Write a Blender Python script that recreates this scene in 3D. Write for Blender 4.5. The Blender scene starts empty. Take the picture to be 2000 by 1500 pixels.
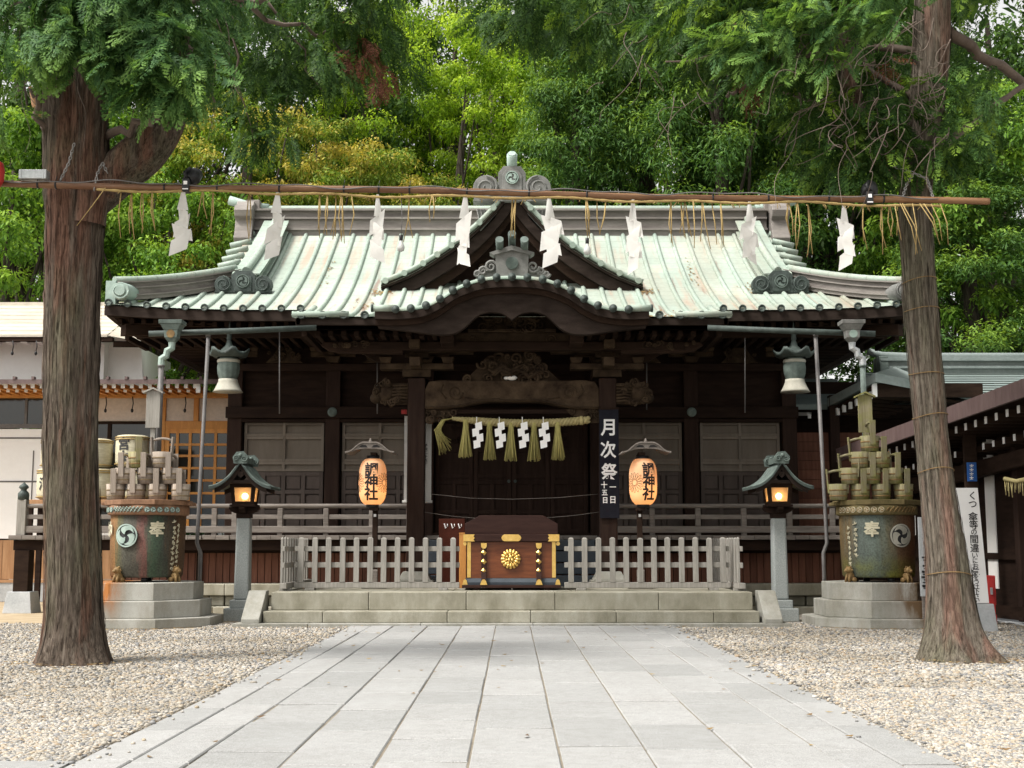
import bpy, bmesh, math, random
import numpy as np
from mathutils import Vector, Matrix
R = math.radians
sc = bpy.context.scene
COL = sc.collection
random.seed(7)
rng = np.random.default_rng(7)

# ------------------------------------------------------------------ camera, sky, sun, exposure
EYE = 1.15
TH = math.atan(317 / 2500)
cam = bpy.data.cameras.new('camera'); camo = bpy.data.objects.new('camera', cam); COL.objects.link(camo)
cam.sensor_width = 36; cam.lens = 45; cam.clip_end = 2000
camo.location = (0, 0, EYE); camo.rotation_euler = (R(90) + TH, 0, 0)
sc.camera = camo
SUN_EL, SUN_AZ = R(56), R(238)          # azimuth clockwise from +Y: behind the camera, to the left
w = bpy.data.worlds.new('World'); sc.world = w; w.use_nodes = True
nt = w.node_tree; bg = nt.nodes['Background']
sky = nt.nodes.new('ShaderNodeTexSky'); sky.sky_type = 'NISHITA'; sky.sun_disc = False
sky.sun_elevation = SUN_EL; sky.sun_rotation = SUN_AZ
sky.air_density = 1.0; sky.dust_density = 4.0; sky.ozone_density = 0.6
hs = nt.nodes.new('ShaderNodeHueSaturation'); hs.inputs['Saturation'].default_value = 0.10
wm = nt.nodes.new('ShaderNodeMixRGB'); wm.blend_type = 'MULTIPLY'; wm.inputs[0].default_value = 1; wm.inputs[2].default_value = (1.0, .98, .94, 1)   # thin bright overcast, slightly warm
nt.links.new(sky.outputs[0], hs.inputs['Color']); nt.links.new(hs.outputs[0], wm.inputs[1]); nt.links.new(wm.outputs[0], bg.inputs['Color'])
bg.inputs['Strength'].default_value = 0.15
sl = bpy.data.lights.new('sun', 'SUN'); sl.energy = 1.9; sl.angle = R(12); sl.color = (1, .955, .89)
so = bpy.data.objects.new('sun', sl); COL.objects.link(so)
sdir = Vector((math.sin(SUN_AZ) * math.cos(SUN_EL), math.cos(SUN_AZ) * math.cos(SUN_EL), math.sin(SUN_EL)))
so.rotation_euler = sdir.to_track_quat('Z', 'Y').to_euler(); so.location = (-20, -20, 40)
sc.view_settings.view_transform = 'Standard'; sc.view_settings.look = 'None'; sc.view_settings.gamma = 1
sc.view_settings.exposure = 1.0
sc.cycles.max_bounces = 7; sc.cycles.diffuse_bounces = 4; sc.cycles.glossy_bounces = 2
sc.cycles.transmission_bounces = 4; sc.cycles.transparent_max_bounces = 8
sc.cycles.caustics_reflective = False; sc.cycles.caustics_refractive = False
sc.cycles.use_denoising = True
sc.cycles.sample_clamp_indirect = 6

def P(px, py, d):
    """the point of the place seen at photo pixel (px, py) at depth d from where the photographer stood"""
    u = (px - 1000) / 2500; v = (750 - py) / 2500
    C, S = math.cos(TH), math.sin(TH)
    t = d / (C - v * S)
    return Vector((u * t, d, EYE + t * (v * C + S)))

# ------------------------------------------------------------------ objects
ORG = {}
def thing(name, label, cat, loc=(0, 0, 0), group=None):
    o = bpy.data.objects.new(name, None); COL.objects.link(o); o.location = loc
    o.empty_display_size = .2
    o['label'] = label; o['category'] = cat
    if group: o['group'] = group
    ORG[o.name] = Vector(loc)
    return o
def tag(o, label, cat, group=None):
    o['label'] = label; o['category'] = cat
    if group: o['group'] = group
    return o
def struct(o, kind='structure'):
    o['kind'] = kind; return o
def dup(root, loc, rz=0, label=None, scale=1):
    r = root.copy(); COL.objects.link(r); r.location = loc; r.rotation_euler = (0, 0, rz); r.scale = (scale,) * 3
    ORG[r.name] = Vector(loc)
    if label: r['label'] = label
    for ch in list(root.children):
        c = ch.copy(); COL.objects.link(c); c.parent = r
        for g in list(ch.children):
            d = g.copy(); COL.objects.link(d); d.parent = c
    return r

class MB:
    def __init__(s): s.v = []; s.f = []; s.sm = []; s.fm = []; s.mi = 0
    def add(s, vs, fs, sm=False):
        n = len(s.v); s.v += [tuple(p) for p in vs]; s.f += [tuple(i + n for i in f) for f in fs]; s.sm += [sm] * len(fs); s.fm += [s.mi] * len(fs); return s
    def box(s, x0, x1, y0, y1, z0, z1, M=None):
        vs = [Vector((x, y, z)) for x in (x0, x1) for y in (y0, y1) for z in (z0, z1)]
        if M is not None: vs = [M @ p for p in vs]
        return s.add(vs, [(0, 1, 3, 2), (4, 6, 7, 5), (0, 4, 5, 1), (2, 3, 7, 6), (0, 2, 6, 4), (1, 5, 7, 3)])
    def taper(s, cx, cy, z0, z1, a0, b0, a1, b1, n=4, rot=0, M=None):
        """frustum of n sides: half sizes a0,b0 at the bottom, a1,b1 at the top"""
        vs = []
        for z, a, b in ((z0, a0, b0), (z1, a1, b1)):
            for k in range(n):
                if n == 4: x, y = ((-a, -b), (a, -b), (a, b), (-a, b))[k]
                else:
                    t = rot + 2 * math.pi * k / n; x, y = a * math.cos(t), b * math.sin(t)
                p = Vector((cx + x, cy + y, z)); vs.append(M @ p if M is not None else p)
        fs = [(k, (k + 1) % n, n + (k + 1) % n, n + k) for k in range(n)]
        return s.add(vs, fs + [tuple(range(n))[::-1], tuple(range(n, 2 * n))], n > 10)
    def tube(s, pts, r, n=8, cap=True, sm=True):
        pts = [Vector(p) for p in pts]; m = len(pts)
        rs = [r] * m if not hasattr(r, '__len__') else list(r)
        vs = []; prev = None
        for i, p in enumerate(pts):
            t = (pts[min(i + 1, m - 1)] - pts[max(i - 1, 0)])
            t = t.normalized() if t.length > 1e-9 else Vector((0, 0, 1))
            if prev is None:
                a = Vector((0, 0, 1)) if abs(t.z) < .9 else Vector((1, 0, 0))
                nrm = t.cross(a).normalized()
            else:
                nrm = (prev - t * prev.dot(t)).normalized()
            prev = nrm; b = t.cross(nrm)
            for k in range(n):
                an = 2 * math.pi * k / n
                vs.append(p + (nrm * math.cos(an) + b * math.sin(an)) * rs[i])
        fs = [(i * n + k, i * n + (k + 1) % n, (i + 1) * n + (k + 1) % n, (i + 1) * n + k) for i in range(m - 1) for k in range(n)]
        s.add(vs, fs, sm)
        if cap:
            b = len(s.v) - m * n
            s.f += [tuple(b + k for k in range(n))[::-1], tuple(b + (m - 1) * n + k for k in range(n))]; s.sm += [False, False]; s.fm += [s.mi] * 2
        return s
    def lathe(s, prof, n=24, c=(0, 0, 0), sm=True, cap=True, ph=0):
        c = Vector(c); vs = [c + Vector((r * math.cos(ph + 2 * math.pi * k / n), r * math.sin(ph + 2 * math.pi * k / n), z)) for r, z in prof for k in range(n)]
        m = len(prof)
        fs = [(i * n + k, i * n + (k + 1) % n, (i + 1) * n + (k + 1) % n, (i + 1) * n + k) for i in range(m - 1) for k in range(n)]
        s.add(vs, fs, sm)
        if cap:
            b = len(s.v) - m * n
            s.f += [tuple(b + k for k in range(n))[::-1], tuple(b + (m - 1) * n + k for k in range(n))]; s.sm += [False, False]; s.fm += [s.mi] * 2
        return s
    def prism(s, poly, y0, y1, ax='y', M=None):
        """polygon in x,z pulled along y (ax='y'), or polygon in y,z pulled along x (ax='x')"""
        n = len(poly)
        vs = [Vector((a, y, b)) if ax == 'y' else Vector((y, a, b)) if ax == 'x' else Vector((a, b, y)) for y in (y0, y1) for a, b in poly]
        if M is not None: vs = [M @ p for p in vs]
        return s.add(vs, [tuple(range(n)), tuple(range(n, 2 * n))[::-1]] + [(k, n + k, n + (k + 1) % n, (k + 1) % n) for k in range(n)])
    def band(s, top, bot, y0, y1):
        """board between two x,z lines of equal length, with thickness y0..y1"""
        m = len(top); vs = []
        for (a, b), (c, d) in zip(top, bot): vs += [(a, y0, b), (c, y0, d), (c, y1, d), (a, y1, b)]
        fs = [(i * 4 + k, i * 4 + (k + 1) % 4, i * 4 + 4 + (k + 1) % 4, i * 4 + 4 + k) for i in range(m - 1) for k in range(4)]
        return s.add(vs, fs + [(0, 1, 2, 3), tuple((m - 1) * 4 + k for k in (3, 2, 1, 0))])
    def grid(s, pts, sm=True):
        a = len(pts); b = len(pts[0]); n = 0
        return s.add([p for row in pts for p in row], [(i * b + j, i * b + j + 1, (i + 1) * b + j + 1, (i + 1) * b + j) for i in range(a - 1) for j in range(b - 1)], sm)
    def ball(s, c, rx, ry=None, rz=None, n=12, m=8):
        ry = ry or rx; rz = rz or rx
        vs = [(c[0] + rx * math.sin(math.pi * i / m) * math.cos(2 * math.pi * k / n), c[1] + ry * math.sin(math.pi * i / m) * math.sin(2 * math.pi * k / n), c[2] + rz * math.cos(math.pi * i / m)) for i in range(m + 1) for k in range(n)]
        return s.add(vs, [(i * n + k, (i + 1) * n + k, (i + 1) * n + (k + 1) % n, i * n + (k + 1) % n) for i in range(m) for k in range(n)], True)
    def spiral(s, cx, cz, y, r, turns=1.6, th=.02, dirn=1, a0=0, n=26, depth=None):
        pts = []; rs = []
        for i in range(n):
            t = i / (n - 1); a = a0 + dirn * t * turns * 2 * math.pi; rr = r * (1 - .85 * t)
            pts.append((cx + rr * math.cos(a), y, cz + rr * math.sin(a))); rs.append(th * (1 - .4 * t))
        return s.tube(pts, rs, 6)
    def pieces(s, margin=.012):
        """one MB per separate piece: faces joined by shared corners or touching boxes"""
        par = list(range(len(s.v)))
        def find(i):
            while par[i] != i: par[i] = par[par[i]]; i = par[i]
            return i
        for f in s.f:
            a = find(f[0])
            for j in f[1:]: par[find(j)] = a
        isl = {}
        for k, f in enumerate(s.f): isl.setdefault(find(f[0]), []).append(k)
        isl = list(isl.values()); bb = []
        for fs in isl:
            P_ = np.array([s.v[i] for k in fs for i in s.f[k]]); bb.append((P_.min(0) - margin / 2, P_.max(0) + margin / 2))
        p2 = list(range(len(isl)))
        def f2(i):
            while p2[i] != i: i = p2[i]
            return i
        for i in range(len(isl)):
            for j in range(i):
                if (bb[i][0] <= bb[j][1]).all() and (bb[j][0] <= bb[i][1]).all(): p2[f2(i)] = f2(j)
        gr = {}
        for i in range(len(isl)): gr.setdefault(f2(i), []).extend(isl[i])
        out = []
        for fs in gr.values():
            m = MB(); mp = {}
            for k in fs:
                m.f.append(tuple(mp.setdefault(i, len(mp)) for i in s.f[k])); m.sm.append(s.sm[k]); m.fm.append(s.fm[k])
            m.v = [None] * len(mp)
            for i, j in mp.items(): m.v[j] = s.v[i]
            out.append(m)
        return out
    def build(s, name, mat, parent=None, bevel=0, split=False):
        if split:
            return [q.build(name, mat, parent, bevel) for q in s.pieces()][0]
        me = bpy.data.meshes.new(name)
        o = bpy.data.objects.new(name, me); COL.objects.link(o)
        off = Vector((0, 0, 0))
        if parent is not None:
            off = ORG[parent.name]; o.parent = parent
        ORG[o.name] = off
        me.from_pydata([(x - off.x, y - off.y, z - off.z) for x, y, z in s.v], [], s.f)
        me.polygons.foreach_set('use_smooth', s.sm)
        for q in (mat if isinstance(mat, list) else [mat]): me.materials.append(q)
        me.polygons.foreach_set('material_index', s.fm); me.validate()
        bm = bmesh.new(); bm.from_mesh(me)
        bmesh.ops.remove_doubles(bm, verts=bm.verts, dist=1e-5)
        bmesh.ops.recalc_face_normals(bm, faces=bm.faces)
        bm.to_mesh(me); bm.free()
        if bevel:
            md = o.modifiers.new('bevel', 'BEVEL'); md.width = bevel; md.segments = 2; md.limit_method = 'ANGLE'; md.angle_limit = R(50)
            md.harden_normals = False
        return o

def np_mesh(name, V, nper, mat, parent=None, attr=None, smooth=False, idx=None):
    """numpy mesh: V (n,3); faces consecutive polygons of nper corners or idx (m,nper); attr: per-vertex float 'tint'"""
    me = bpy.data.meshes.new(name)
    if idx is None: idx = np.arange(len(V)).reshape(-1, nper)
    m = len(idx)
    me.vertices.add(len(V)); me.vertices.foreach_set('co', np.ascontiguousarray(V, dtype=np.float32).ravel())
    me.loops.add(m * nper); me.loops.foreach_set('vertex_index', idx.astype(np.int32).ravel())
    me.polygons.add(m); me.polygons.foreach_set('loop_start', (np.arange(m) * nper).astype(np.int32))
    if smooth: me.polygons.foreach_set('use_smooth', np.ones(m, dtype=bool))
    if attr is not None:
        a = me.attributes.new('tint', 'FLOAT', 'POINT'); a.data.foreach_set('value', attr.astype(np.float32))
    me.materials.append(mat); me.update(calc_edges=True)
    o = bpy.data.objects.new(name, me); COL.objects.link(o)
    if parent is not None: o.parent = parent
    ORG[o.name] = Vector((0, 0, 0))
    return o

# ------------------------------------------------------------------ materials
class NT:
    def __init__(s, name):
        s.m = bpy.data.materials.new(name); s.m.use_nodes = True; s.t = s.m.node_tree; s.b = s.t.nodes['Principled BSDF']
        s.out = s.t.nodes['Material Output']
    def n(s, typ, **kw):
        x = s.t.nodes.new('ShaderNode' + typ)
        for k, v in kw.items():
            if k in x.inputs: x.inputs[k].default_value = v
            else: setattr(x, k, v)
        return x
    def l(s, a, b): s.t.links.new(a, b)
    def coord(s, scale=(1, 1, 1), kind='Object', loc=(0, 0, 0)):
        c = s.n('TexCoord'); m = s.n('Mapping'); m.inputs['Scale'].default_value = scale; m.inputs['Location'].default_value = loc
        s.l(c.outputs[kind], m.inputs['Vector']); return m.outputs[0]
    def noise(s, vec, scale, detail=5, rough=.6, dist=0):
        x = s.n('TexNoise'); x.inputs['Scale'].default_value = scale; x.inputs['Detail'].default_value = detail; x.inputs['Roughness'].default_value = rough
        x.inputs['Distortion'].default_value = dist; s.l(vec, x.inputs['Vector']); return x.outputs['Fac']
    def ramp(s, fac, stops):
        x = s.n('ValToRGB'); e = x.color_ramp.elements
        while len(e) < len(stops): e.new(.5)
        for q, (p, c) in zip(e, stops): q.position = p; q.color = (*c, 1) if len(c) == 3 else c
        s.l(fac, x.inputs[0]); return x.outputs[0]
    def val(s, fac, lo, hi, a=0., b=1.):
        x = s.n('MapRange'); x.inputs[1].default_value = lo; x.inputs[2].default_value = hi; x.inputs[3].default_value = a; x.inputs[4].default_value = b
        s.l(fac, x.inputs[0]); return x.outputs[0]
    def mix(s, fac, a, b, mode='MIX'):
        x = s.n('MixRGB', blend_type=mode)
        for i, q in ((0, fac), (1, a), (2, b)):
            if isinstance(q, (int, float)): x.inputs[i].default_value = q
            elif isinstance(q, tuple): x.inputs[i].default_value = (*q, 1)
            else: s.l(q, x.inputs[i])
        return x.outputs[0]
    def bump(s, h, strength=.3, dist=.02):
        x = s.n('Bump'); x.inputs['Strength'].default_value = strength; x.inputs['Distance'].default_value = dist
        s.l(h, x.inputs['Height']); s.l(x.outputs[0], s.b.inputs['Normal']); return x
    def fin(s, col, rough=.8, spec=.3, metal=0):
        if isinstance(col, tuple): s.b.inputs['Base Color'].default_value = (*col, 1)
        else: s.l(col, s.b.inputs['Base Color'])
        s.b.inputs['Roughness'].default_value = rough; s.b.inputs['Specular IOR Level'].default_value = spec; s.b.inputs['Metallic'].default_value = metal
        return s.m
    def island(s):
        return s.n('NewGeometry').outputs['Random Per Island']
    def objrand(s):
        return s.n('ObjectInfo').outputs['Random']

def simple(name, c1, c2, scale=4, stretch=(1, 1, 1), rough=.8, spec=.3, bump=.3, bscale=None, bd=.01, isl=0, fine=.25, metal=0):
    q = NT(name); v = q.coord(stretch); f = q.noise(v, scale); g = q.noise(v, scale * 9, 4)
    col = q.ramp(f, [(.3, c1), (.7, c2)])
    col = q.mix(fine, col, q.ramp(g, [(.3, (.25, .25, .25)), (.7, (1.0, 1.0, 1.0))]), 'MULTIPLY')
    if isl: col = q.mix(1., col, q.ramp(q.island(), [(0, (1 - isl,) * 3), (1, (1 + isl * .5,) * 3)]), 'MULTIPLY')
    if bump: q.bump(q.mix(.5, f, g) if bscale is None else q.noise(v, bscale), bump, bd)
    return q.fin(col, rough, spec, metal)

M = {}
M['dark_wood'] = simple('dark_wood', (.016, .009, .007), (.034, .020, .014), 2.5, (1, 1, 6), .8, .10, .25, isl=.25)
M['dark_wood_v'] = simple('dark_wood_post', (.024, .013, .010), (.044, .026, .019), 3, (5, 5, .5), .8, .12, .25, isl=.2)
M['eave_wood'] = simple('eave_wood', (.020, .0115, .008), (.043, .026, .018), 2.5, (1, 1, 4), .85, .10, .25, isl=.3)
M['barge'] = simple('barge_board', (.021, .014, .011), (.048, .035, .029), 3, (1, 1, 3), .8, .10, .2, isl=.15)
M['carved'] = simple('carved_wood', (.024, .015, .010), (.085, .058, .036), 5, (1, 1, 1), .8, .10, .5, isl=.35)
M['grey_wood'] = simple('weathered_wood', (.15, .13, .115), (.27, .24, .215), 3, (1, 1, 10), .85, .2, .25, isl=.15)
M['grey_wood_v'] = simple('weathered_wood_upright', (.255, .24, .215), (.40, .38, .345), 3, (10, 10, .8), .85, .2, .25, isl=.2)
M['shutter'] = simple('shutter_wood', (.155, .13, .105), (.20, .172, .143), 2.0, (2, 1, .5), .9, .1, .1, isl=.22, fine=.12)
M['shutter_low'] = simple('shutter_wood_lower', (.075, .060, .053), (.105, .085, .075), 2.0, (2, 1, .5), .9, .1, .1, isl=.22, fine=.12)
M['red_board'] = simple('red_brown_board', (.16, .065, .042), (.26, .115, .075), 2.5, (8, 8, .6), .8, .25, .2, isl=.3)
M['orange_wood'] = simple('fresh_timber', (.56, .23, .055), (.72, .34, .09), 2.5, (4, 4, .8), .6, .35, .15, isl=.15)
M['tan_wood'] = simple('tan_boards', (.36, .19, .09), (.52, .30, .16), 2.5, (6, 6, .5), .7, .3, .15, isl=.2)
M['plaster'] = simple('white_plaster', (.80, .78, .75), (.87, .86, .84), 1.5, (1, 1, 1), .9, .15, .03, fine=.05)
M['cream'] = simple('cream_plaster', (.62, .53, .45), (.72, .63, .55), 1.5, (1, 1, 1), .9, .15, .1)
M['whitepaint'] = simple('white_paint', (.82, .81, .80), (.89, .885, .88), 1.5, rough=.6, bump=.03, fine=.04)
M['paper'] = simple('white_paper', (.70, .69, .66), (.80, .79, .77), 6, rough=.85, bump=.1, fine=.08)
_p = M['paper'].node_tree; _t = _p.nodes.new('ShaderNodeBsdfTranslucent'); _t.inputs[0].default_value = (.75, .74, .70, 1); _m = _p.nodes.new('ShaderNodeMixShader'); _m.inputs[0].default_value = .42
_p.links.new(_p.nodes['Principled BSDF'].outputs[0], _m.inputs[1]); _p.links.new(_t.outputs[0], _m.inputs[2]); _p.links.new(_m.outputs[0], _p.nodes['Material Output'].inputs['Surface'])
M['granite'] = simple('granite', (.25, .275, .27), (.40, .425, .415), 60, rough=.85, bump=.25, bd=.004, fine=.4)
M['black'] = simple('black_plastic', (.012, .012, .013), (.025, .025, .027), 5, rough=.4, bump=.05)
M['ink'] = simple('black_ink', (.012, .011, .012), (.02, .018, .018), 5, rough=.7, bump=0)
M['inkgrey'] = simple('grey_ink', (.03, .03, .035), (.06, .06, .06), 5, rough=.7, bump=0)
M['navy'] = simple('navy_cloth', (.006, .006, .012), (.011, .012, .020), 8, rough=.9, bump=.2)
M['straw'] = simple('rice_straw', (.40, .33, .14), (.58, .50, .26), 8, (8, 8, 1), .8, .25, .3, isl=.3)
M['straw_green'] = simple('green_straw', (.30, .28, .09), (.50, .44, .17), 8, (8, 8, 1), .8, .25, .3, isl=.3)
M['twine'] = simple('old_twine', (.30, .21, .08), (.45, .33, .14), 8, rough=.85, bump=.2)
M['gold'] = simple('gilt_brass', (.80, .50, .13), (.95, .66, .22), 14, rough=.34, bump=.25, bd=.004, metal=.85, spec=.5)
M['verdigris'] = simple('verdigris_bronze', (.075, .098, .088), (.165, .21, .19), 7, rough=.7, bump=.3, isl=.15)
M['pale_verd'] = simple('pale_verdigris', (.27, .36, .32), (.42, .52, .47), 7, rough=.65, bump=.2)
M['dark_verd'] = simple('dark_bronze', (.035, .045, .042), (.085, .11, .10), 7, rough=.6, bump=.4)
M['grey_metal'] = simple('grey_metal', (.10, .095, .095), (.17, .16, .155), 5, rough=.5, bump=.1)
M['steel'] = simple('galvanised', (.40, .43, .44), (.55, .57, .58), 6, rough=.45, bump=.05, metal=.5)
M['glassdark'] = simple('dark_glass', (.012, .014, .013), (.02, .022, .02), 2, rough=.08, spec=.7, bump=0)
M['box_wood'] = simple('lacquered_wood', (.105, .028, .010), (.20, .062, .022), 3, (1, 1, 7), .36, .35, .1)
M['box_dark'] = simple('dark_lacquer', (.026, .011, .009), (.045, .021, .016), 3, (1, 1, 7), .5, .15, .1)
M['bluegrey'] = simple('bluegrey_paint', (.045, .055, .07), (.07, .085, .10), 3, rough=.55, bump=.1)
M['concrete'] = simple('concrete', (.38, .40, .41), (.50, .51, .52), 4, rough=.9, bump=.2, bd=.004)
M['iron_chain'] = simple('chain_iron', (.2, .19, .18), (.36, .35, .34), 8, rough=.5, bump=.1, metal=.5)
M['red'] = simple('red_paint', (.42, .03, .03), (.55, .05, .045), 4, rough=.5, bump=.05)
M['blue'] = simple('blue_sign', (.03, .13, .45), (.04, .16, .5), 4, rough=.5, bump=.05)
M['brownmetal'] = simple('brown_sheet_metal', (.105, .066, .064), (.175, .125, .118), 2, (6, 6, 1), .5, .4, .08)
M['lion'] = simple('lion_bronze', (.16, .09, .035), (.30, .20, .08), 9, rough=.6, bump=.5)
M['hoop'] = simple('bamboo_hoop', (.17, .12, .07), (.26, .20, .12), 6, rough=.8, bump=.2)
M['cream_bronze'] = simple('pale_bronze', (.36, .35, .29), (.50, .48, .41), 6, rough=.7, bump=.2)
M['bulbglass'] = simple('bulb_glass', (.45, .46, .44), (.55, .56, .54), 4, rough=.1, spec=.6, bump=0)
M['rust_label'] = simple('red_brown_lacquer', (.06, .016, .010), (.09, .026, .016), 4, spec=.1, rough=.7, bump=.05)

def mat_granite_slab():
    q = NT('granite_paving'); v = q.coord(); g = q.noise(v, 160, 3, .7); f = q.noise(v, 1.3, 5); h = q.noise(v, 14, 5)
    c = q.ramp(g, [(.3, (.19, .19, .187)), (.5, (.335, .335, .333)), (.75, (.50, .50, .498))])
    c = q.mix(.3, c, q.ramp(f, [(.3, (.66, .65, .62)), (.7, (1.04, 1.04, 1.04))]), 'MULTIPLY')
    c = q.mix(.35, c, q.ramp(h, [(.35, (.7, .69, .66)), (.6, (1, 1, 1))]), 'MULTIPLY')
    c = q.mix(1., c, q.ramp(q.island(), [(0, (.86, .87, .87)), (1, (1.06, 1.06, 1.06))]), 'MULTIPLY')
    q.bump(q.mix(.5, g, h), .3, .006); return q.fin(c, .85, .25)
M['slab'] = mat_granite_slab()
def mat_old_stone(name, c1, c2, c3, moss=.5):
    q = NT(name); v = q.coord(); g = q.noise(v, 110, 3, .7); f = q.noise(v, 1.6, 6, .65); st = q.noise(q.coord((2.2, 2.2, .8)), 1.7, 7, .7)
    c = q.ramp(f, [(.3, c1), (.6, c2)])
    c = q.mix(moss, c, q.ramp(st, [(.35, c3), (.62, (1, 1, 1))]), 'MULTIPLY')
    c = q.mix(.5, c, q.ramp(g, [(.3, (.62, .62, .62)), (.65, (1.1, 1.1, 1.1))]), 'MULTIPLY')
    c = q.mix(1., c, q.ramp(q.island(), [(0, (.88, .88, .87)), (1, (1.05, 1.05, 1.05))]), 'MULTIPLY')
    q.bump(q.mix(.5, g, f), .3, .006); return q.fin(c, .88, .2)
M['step_stone'] = mat_old_stone('step_stone', (.25, .235, .18), (.38, .365, .305), (.36, .34, .25))
M['tier_stone'] = mat_old_stone('tier_stone', (.25, .25, .22), (.38, .375, .345), (.50, .45, .35), .5)
def stained(src, name, xa, xb, za, zb, colour):
    """the same stone with a run of rust where water has dripped: a patch at its own place on the block"""
    m = src.copy(); m.name = name; q = NT.__new__(NT); q.m = m; q.t = m.node_tree; q.b = q.t.nodes['Principled BSDF']; q.out = q.t.nodes['Material Output']
    old = q.b.inputs['Base Color'].links[0].from_socket; sx = q.n('SeparateXYZ'); q.l(q.coord(), sx.inputs[0])
    def mul(a, b):
        x = q.n('Math', operation='MULTIPLY'); q.l(a, x.inputs[0]); q.l(b, x.inputs[1]); return x.outputs[0]
    c = (xa + xb) / 2; h = (xb - xa) / 2
    k = mul(mul(q.val(sx.outputs[0], xa, c, 0, 1), q.val(sx.outputs[0], c, xb, 1, 0)), q.val(sx.outputs[2], za, zb)); k = mul(k, q.val(q.noise(q.coord((2, 2, .7)), 3, 6, .65), .3, .6, .2, 2.6))
    x = q.n('Clamp'); q.l(k, x.inputs[0]); q.l(q.mix(x.outputs[0], old, colour), q.b.inputs['Base Color']); return m
M['tier_rust'] = stained(M['tier_stone'], 'rust_stained_stone', -1.0, -.05, .05, .5, (.30, .12, .035))
M['tier_brown'] = stained(M['tier_stone'], 'brown_stained_stone', -.2, 1.6, -.2, .35, (.12, .075, .04))
M['rubble'] = mat_old_stone('rubble_stone', (.17, .165, .14), (.27, .26, .215), (.5, .5, .4))

def mat_roof(name, streak=1., base=((.30, .36, .31), (.44, .51, .445))):
    q = NT(name); v = q.coord(); st = q.noise(q.coord((2.6, .28, .28)), 1.5, 6, .6); f = q.noise(v, .55, 4); g = q.noise(v, 16, 4)
    st2 = q.noise(q.coord((3.2, .2, .2), loc=(7, 3, 1)), 2.1, 5, .6)
    c = q.ramp(f, [(.3, base[0]), (.7, base[1])])
    c = q.mix(q.val(st, .52, .68, 0, .8 * streak), c, (.42, .29, .22))
    c = q.mix(q.val(st2, .61, .70, 0, .75 * streak), c, (.21, .12, .095))
    c = q.mix(q.val(q.noise(v, 1.1, 5, .6), .58, .75, 0, .6 * streak), c, (.50, .44, .32))
    sx = q.n('SeparateXYZ'); q.l(v, sx.inputs[0]); rt = q.n('Math', operation='MULTIPLY'); q.l(q.val(sx.outputs[0], -1.5, 6.5, .06, .65), rt.inputs[0]); q.l(q.val(q.noise(q.coord((1.6, .4, .4), loc=(1, 5, 2)), .9, 6, .65), .42, .66), rt.inputs[1])
    c = q.mix(rt.outputs[0], c, (.30, .25, .19))
    wv = q.n('TexWave', wave_type='BANDS', bands_direction='Y', wave_profile='SAW'); wv.inputs['Scale'].default_value = 1.15; wv.inputs['Distortion'].default_value = .05
    q.l(v, wv.inputs['Vector'])
    c = q.mix(q.val(wv.outputs['Fac'], .0, .10, .6, 0.), c, (.17, .20, .165))
    c = q.mix(.3, c, q.ramp(g, [(.3, (.55, .55, .55)), (.65, (1.05, 1.05, 1.05))]), 'MULTIPLY')
    q.bump(q.mix(.4, wv.outputs['Fac'], g), .25, .012); return q.fin(c, .62, .35)
M['roof'] = mat_roof('copper_roof')
M['roof_rib'] = mat_roof('copper_roof_rib', .25, ((.26, .335, .285), (.38, .455, .395)))
M['ridge'] = simple('ridge_copper', (.17, .15, .14), (.30, .275, .25), 2.2, (.6, 1, 3), .65, .35, .2, isl=.12)
M['orn'] = simple('ornament_copper', (.15, .155, .145), (.27, .265, .255), 5, rough=.65, bump=.35, isl=.1)

def mat_bark(name, a, b, c3, red):
    q = NT(name); s = q.noise(q.coord((15, 15, 1.5)), 1.6, 9, .72, .9); s2 = q.noise(q.coord((3, 3, .3), loc=(4, 2, 0)), 1.3, 4); s3 = q.noise(q.coord((24, 24, 2.6)), 2., 7, .75, .5)
    c = q.ramp(s, [(.3, a), (.5, b), (.7, c3)])
    c = q.mix(q.val(s2, .52, .62, 0, .75), c, red)
    c = q.mix(q.val(q.noise(q.coord((2, 2, .7), loc=(9, 1, 3)), 1.2, 5), .5, .64, 0, .42), c, (.135, .14, .085))
    c = q.mix(.95, c, q.ramp(s3, [(.36, (.25, .23, .21)), (.5, (.8, .8, .8)), (.62, (1.15, 1.15, 1.15))]), 'MULTIPLY')
    c = q.mix(.55, c, q.ramp(q.noise(q.coord((13, 13, .8), loc=(2, 7, 1)), 1.5, 5, .6), [(.38, (.2, .18, .16)), (.5, (1, 1, 1))]), 'MULTIPLY')
    q.bump(q.mix(.5, s, s3), .9, .035); return q.fin(c, .92, .12)
M['bark'] = mat_bark('cedar_bark', (.075, .055, .042), (.13, .103, .082), (.19, .16, .13), (.18, .09, .062))
M['bark2'] = mat_bark('cedar_bark_pale', (.10, .078, .060), (.165, .14, .112), (.225, .195, .16), (.22, .125, .095))
M['bark_far'] = simple('dark_trunk_bark', (.035, .028, .022), (.085, .07, .056), 3, (6, 6, .6), .9, .15, .6, bd=.03)
M['twig'] = simple('twig_bark', (.10, .075, .06), (.19, .15, .125), 4, rough=.9, bump=.2)

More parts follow.
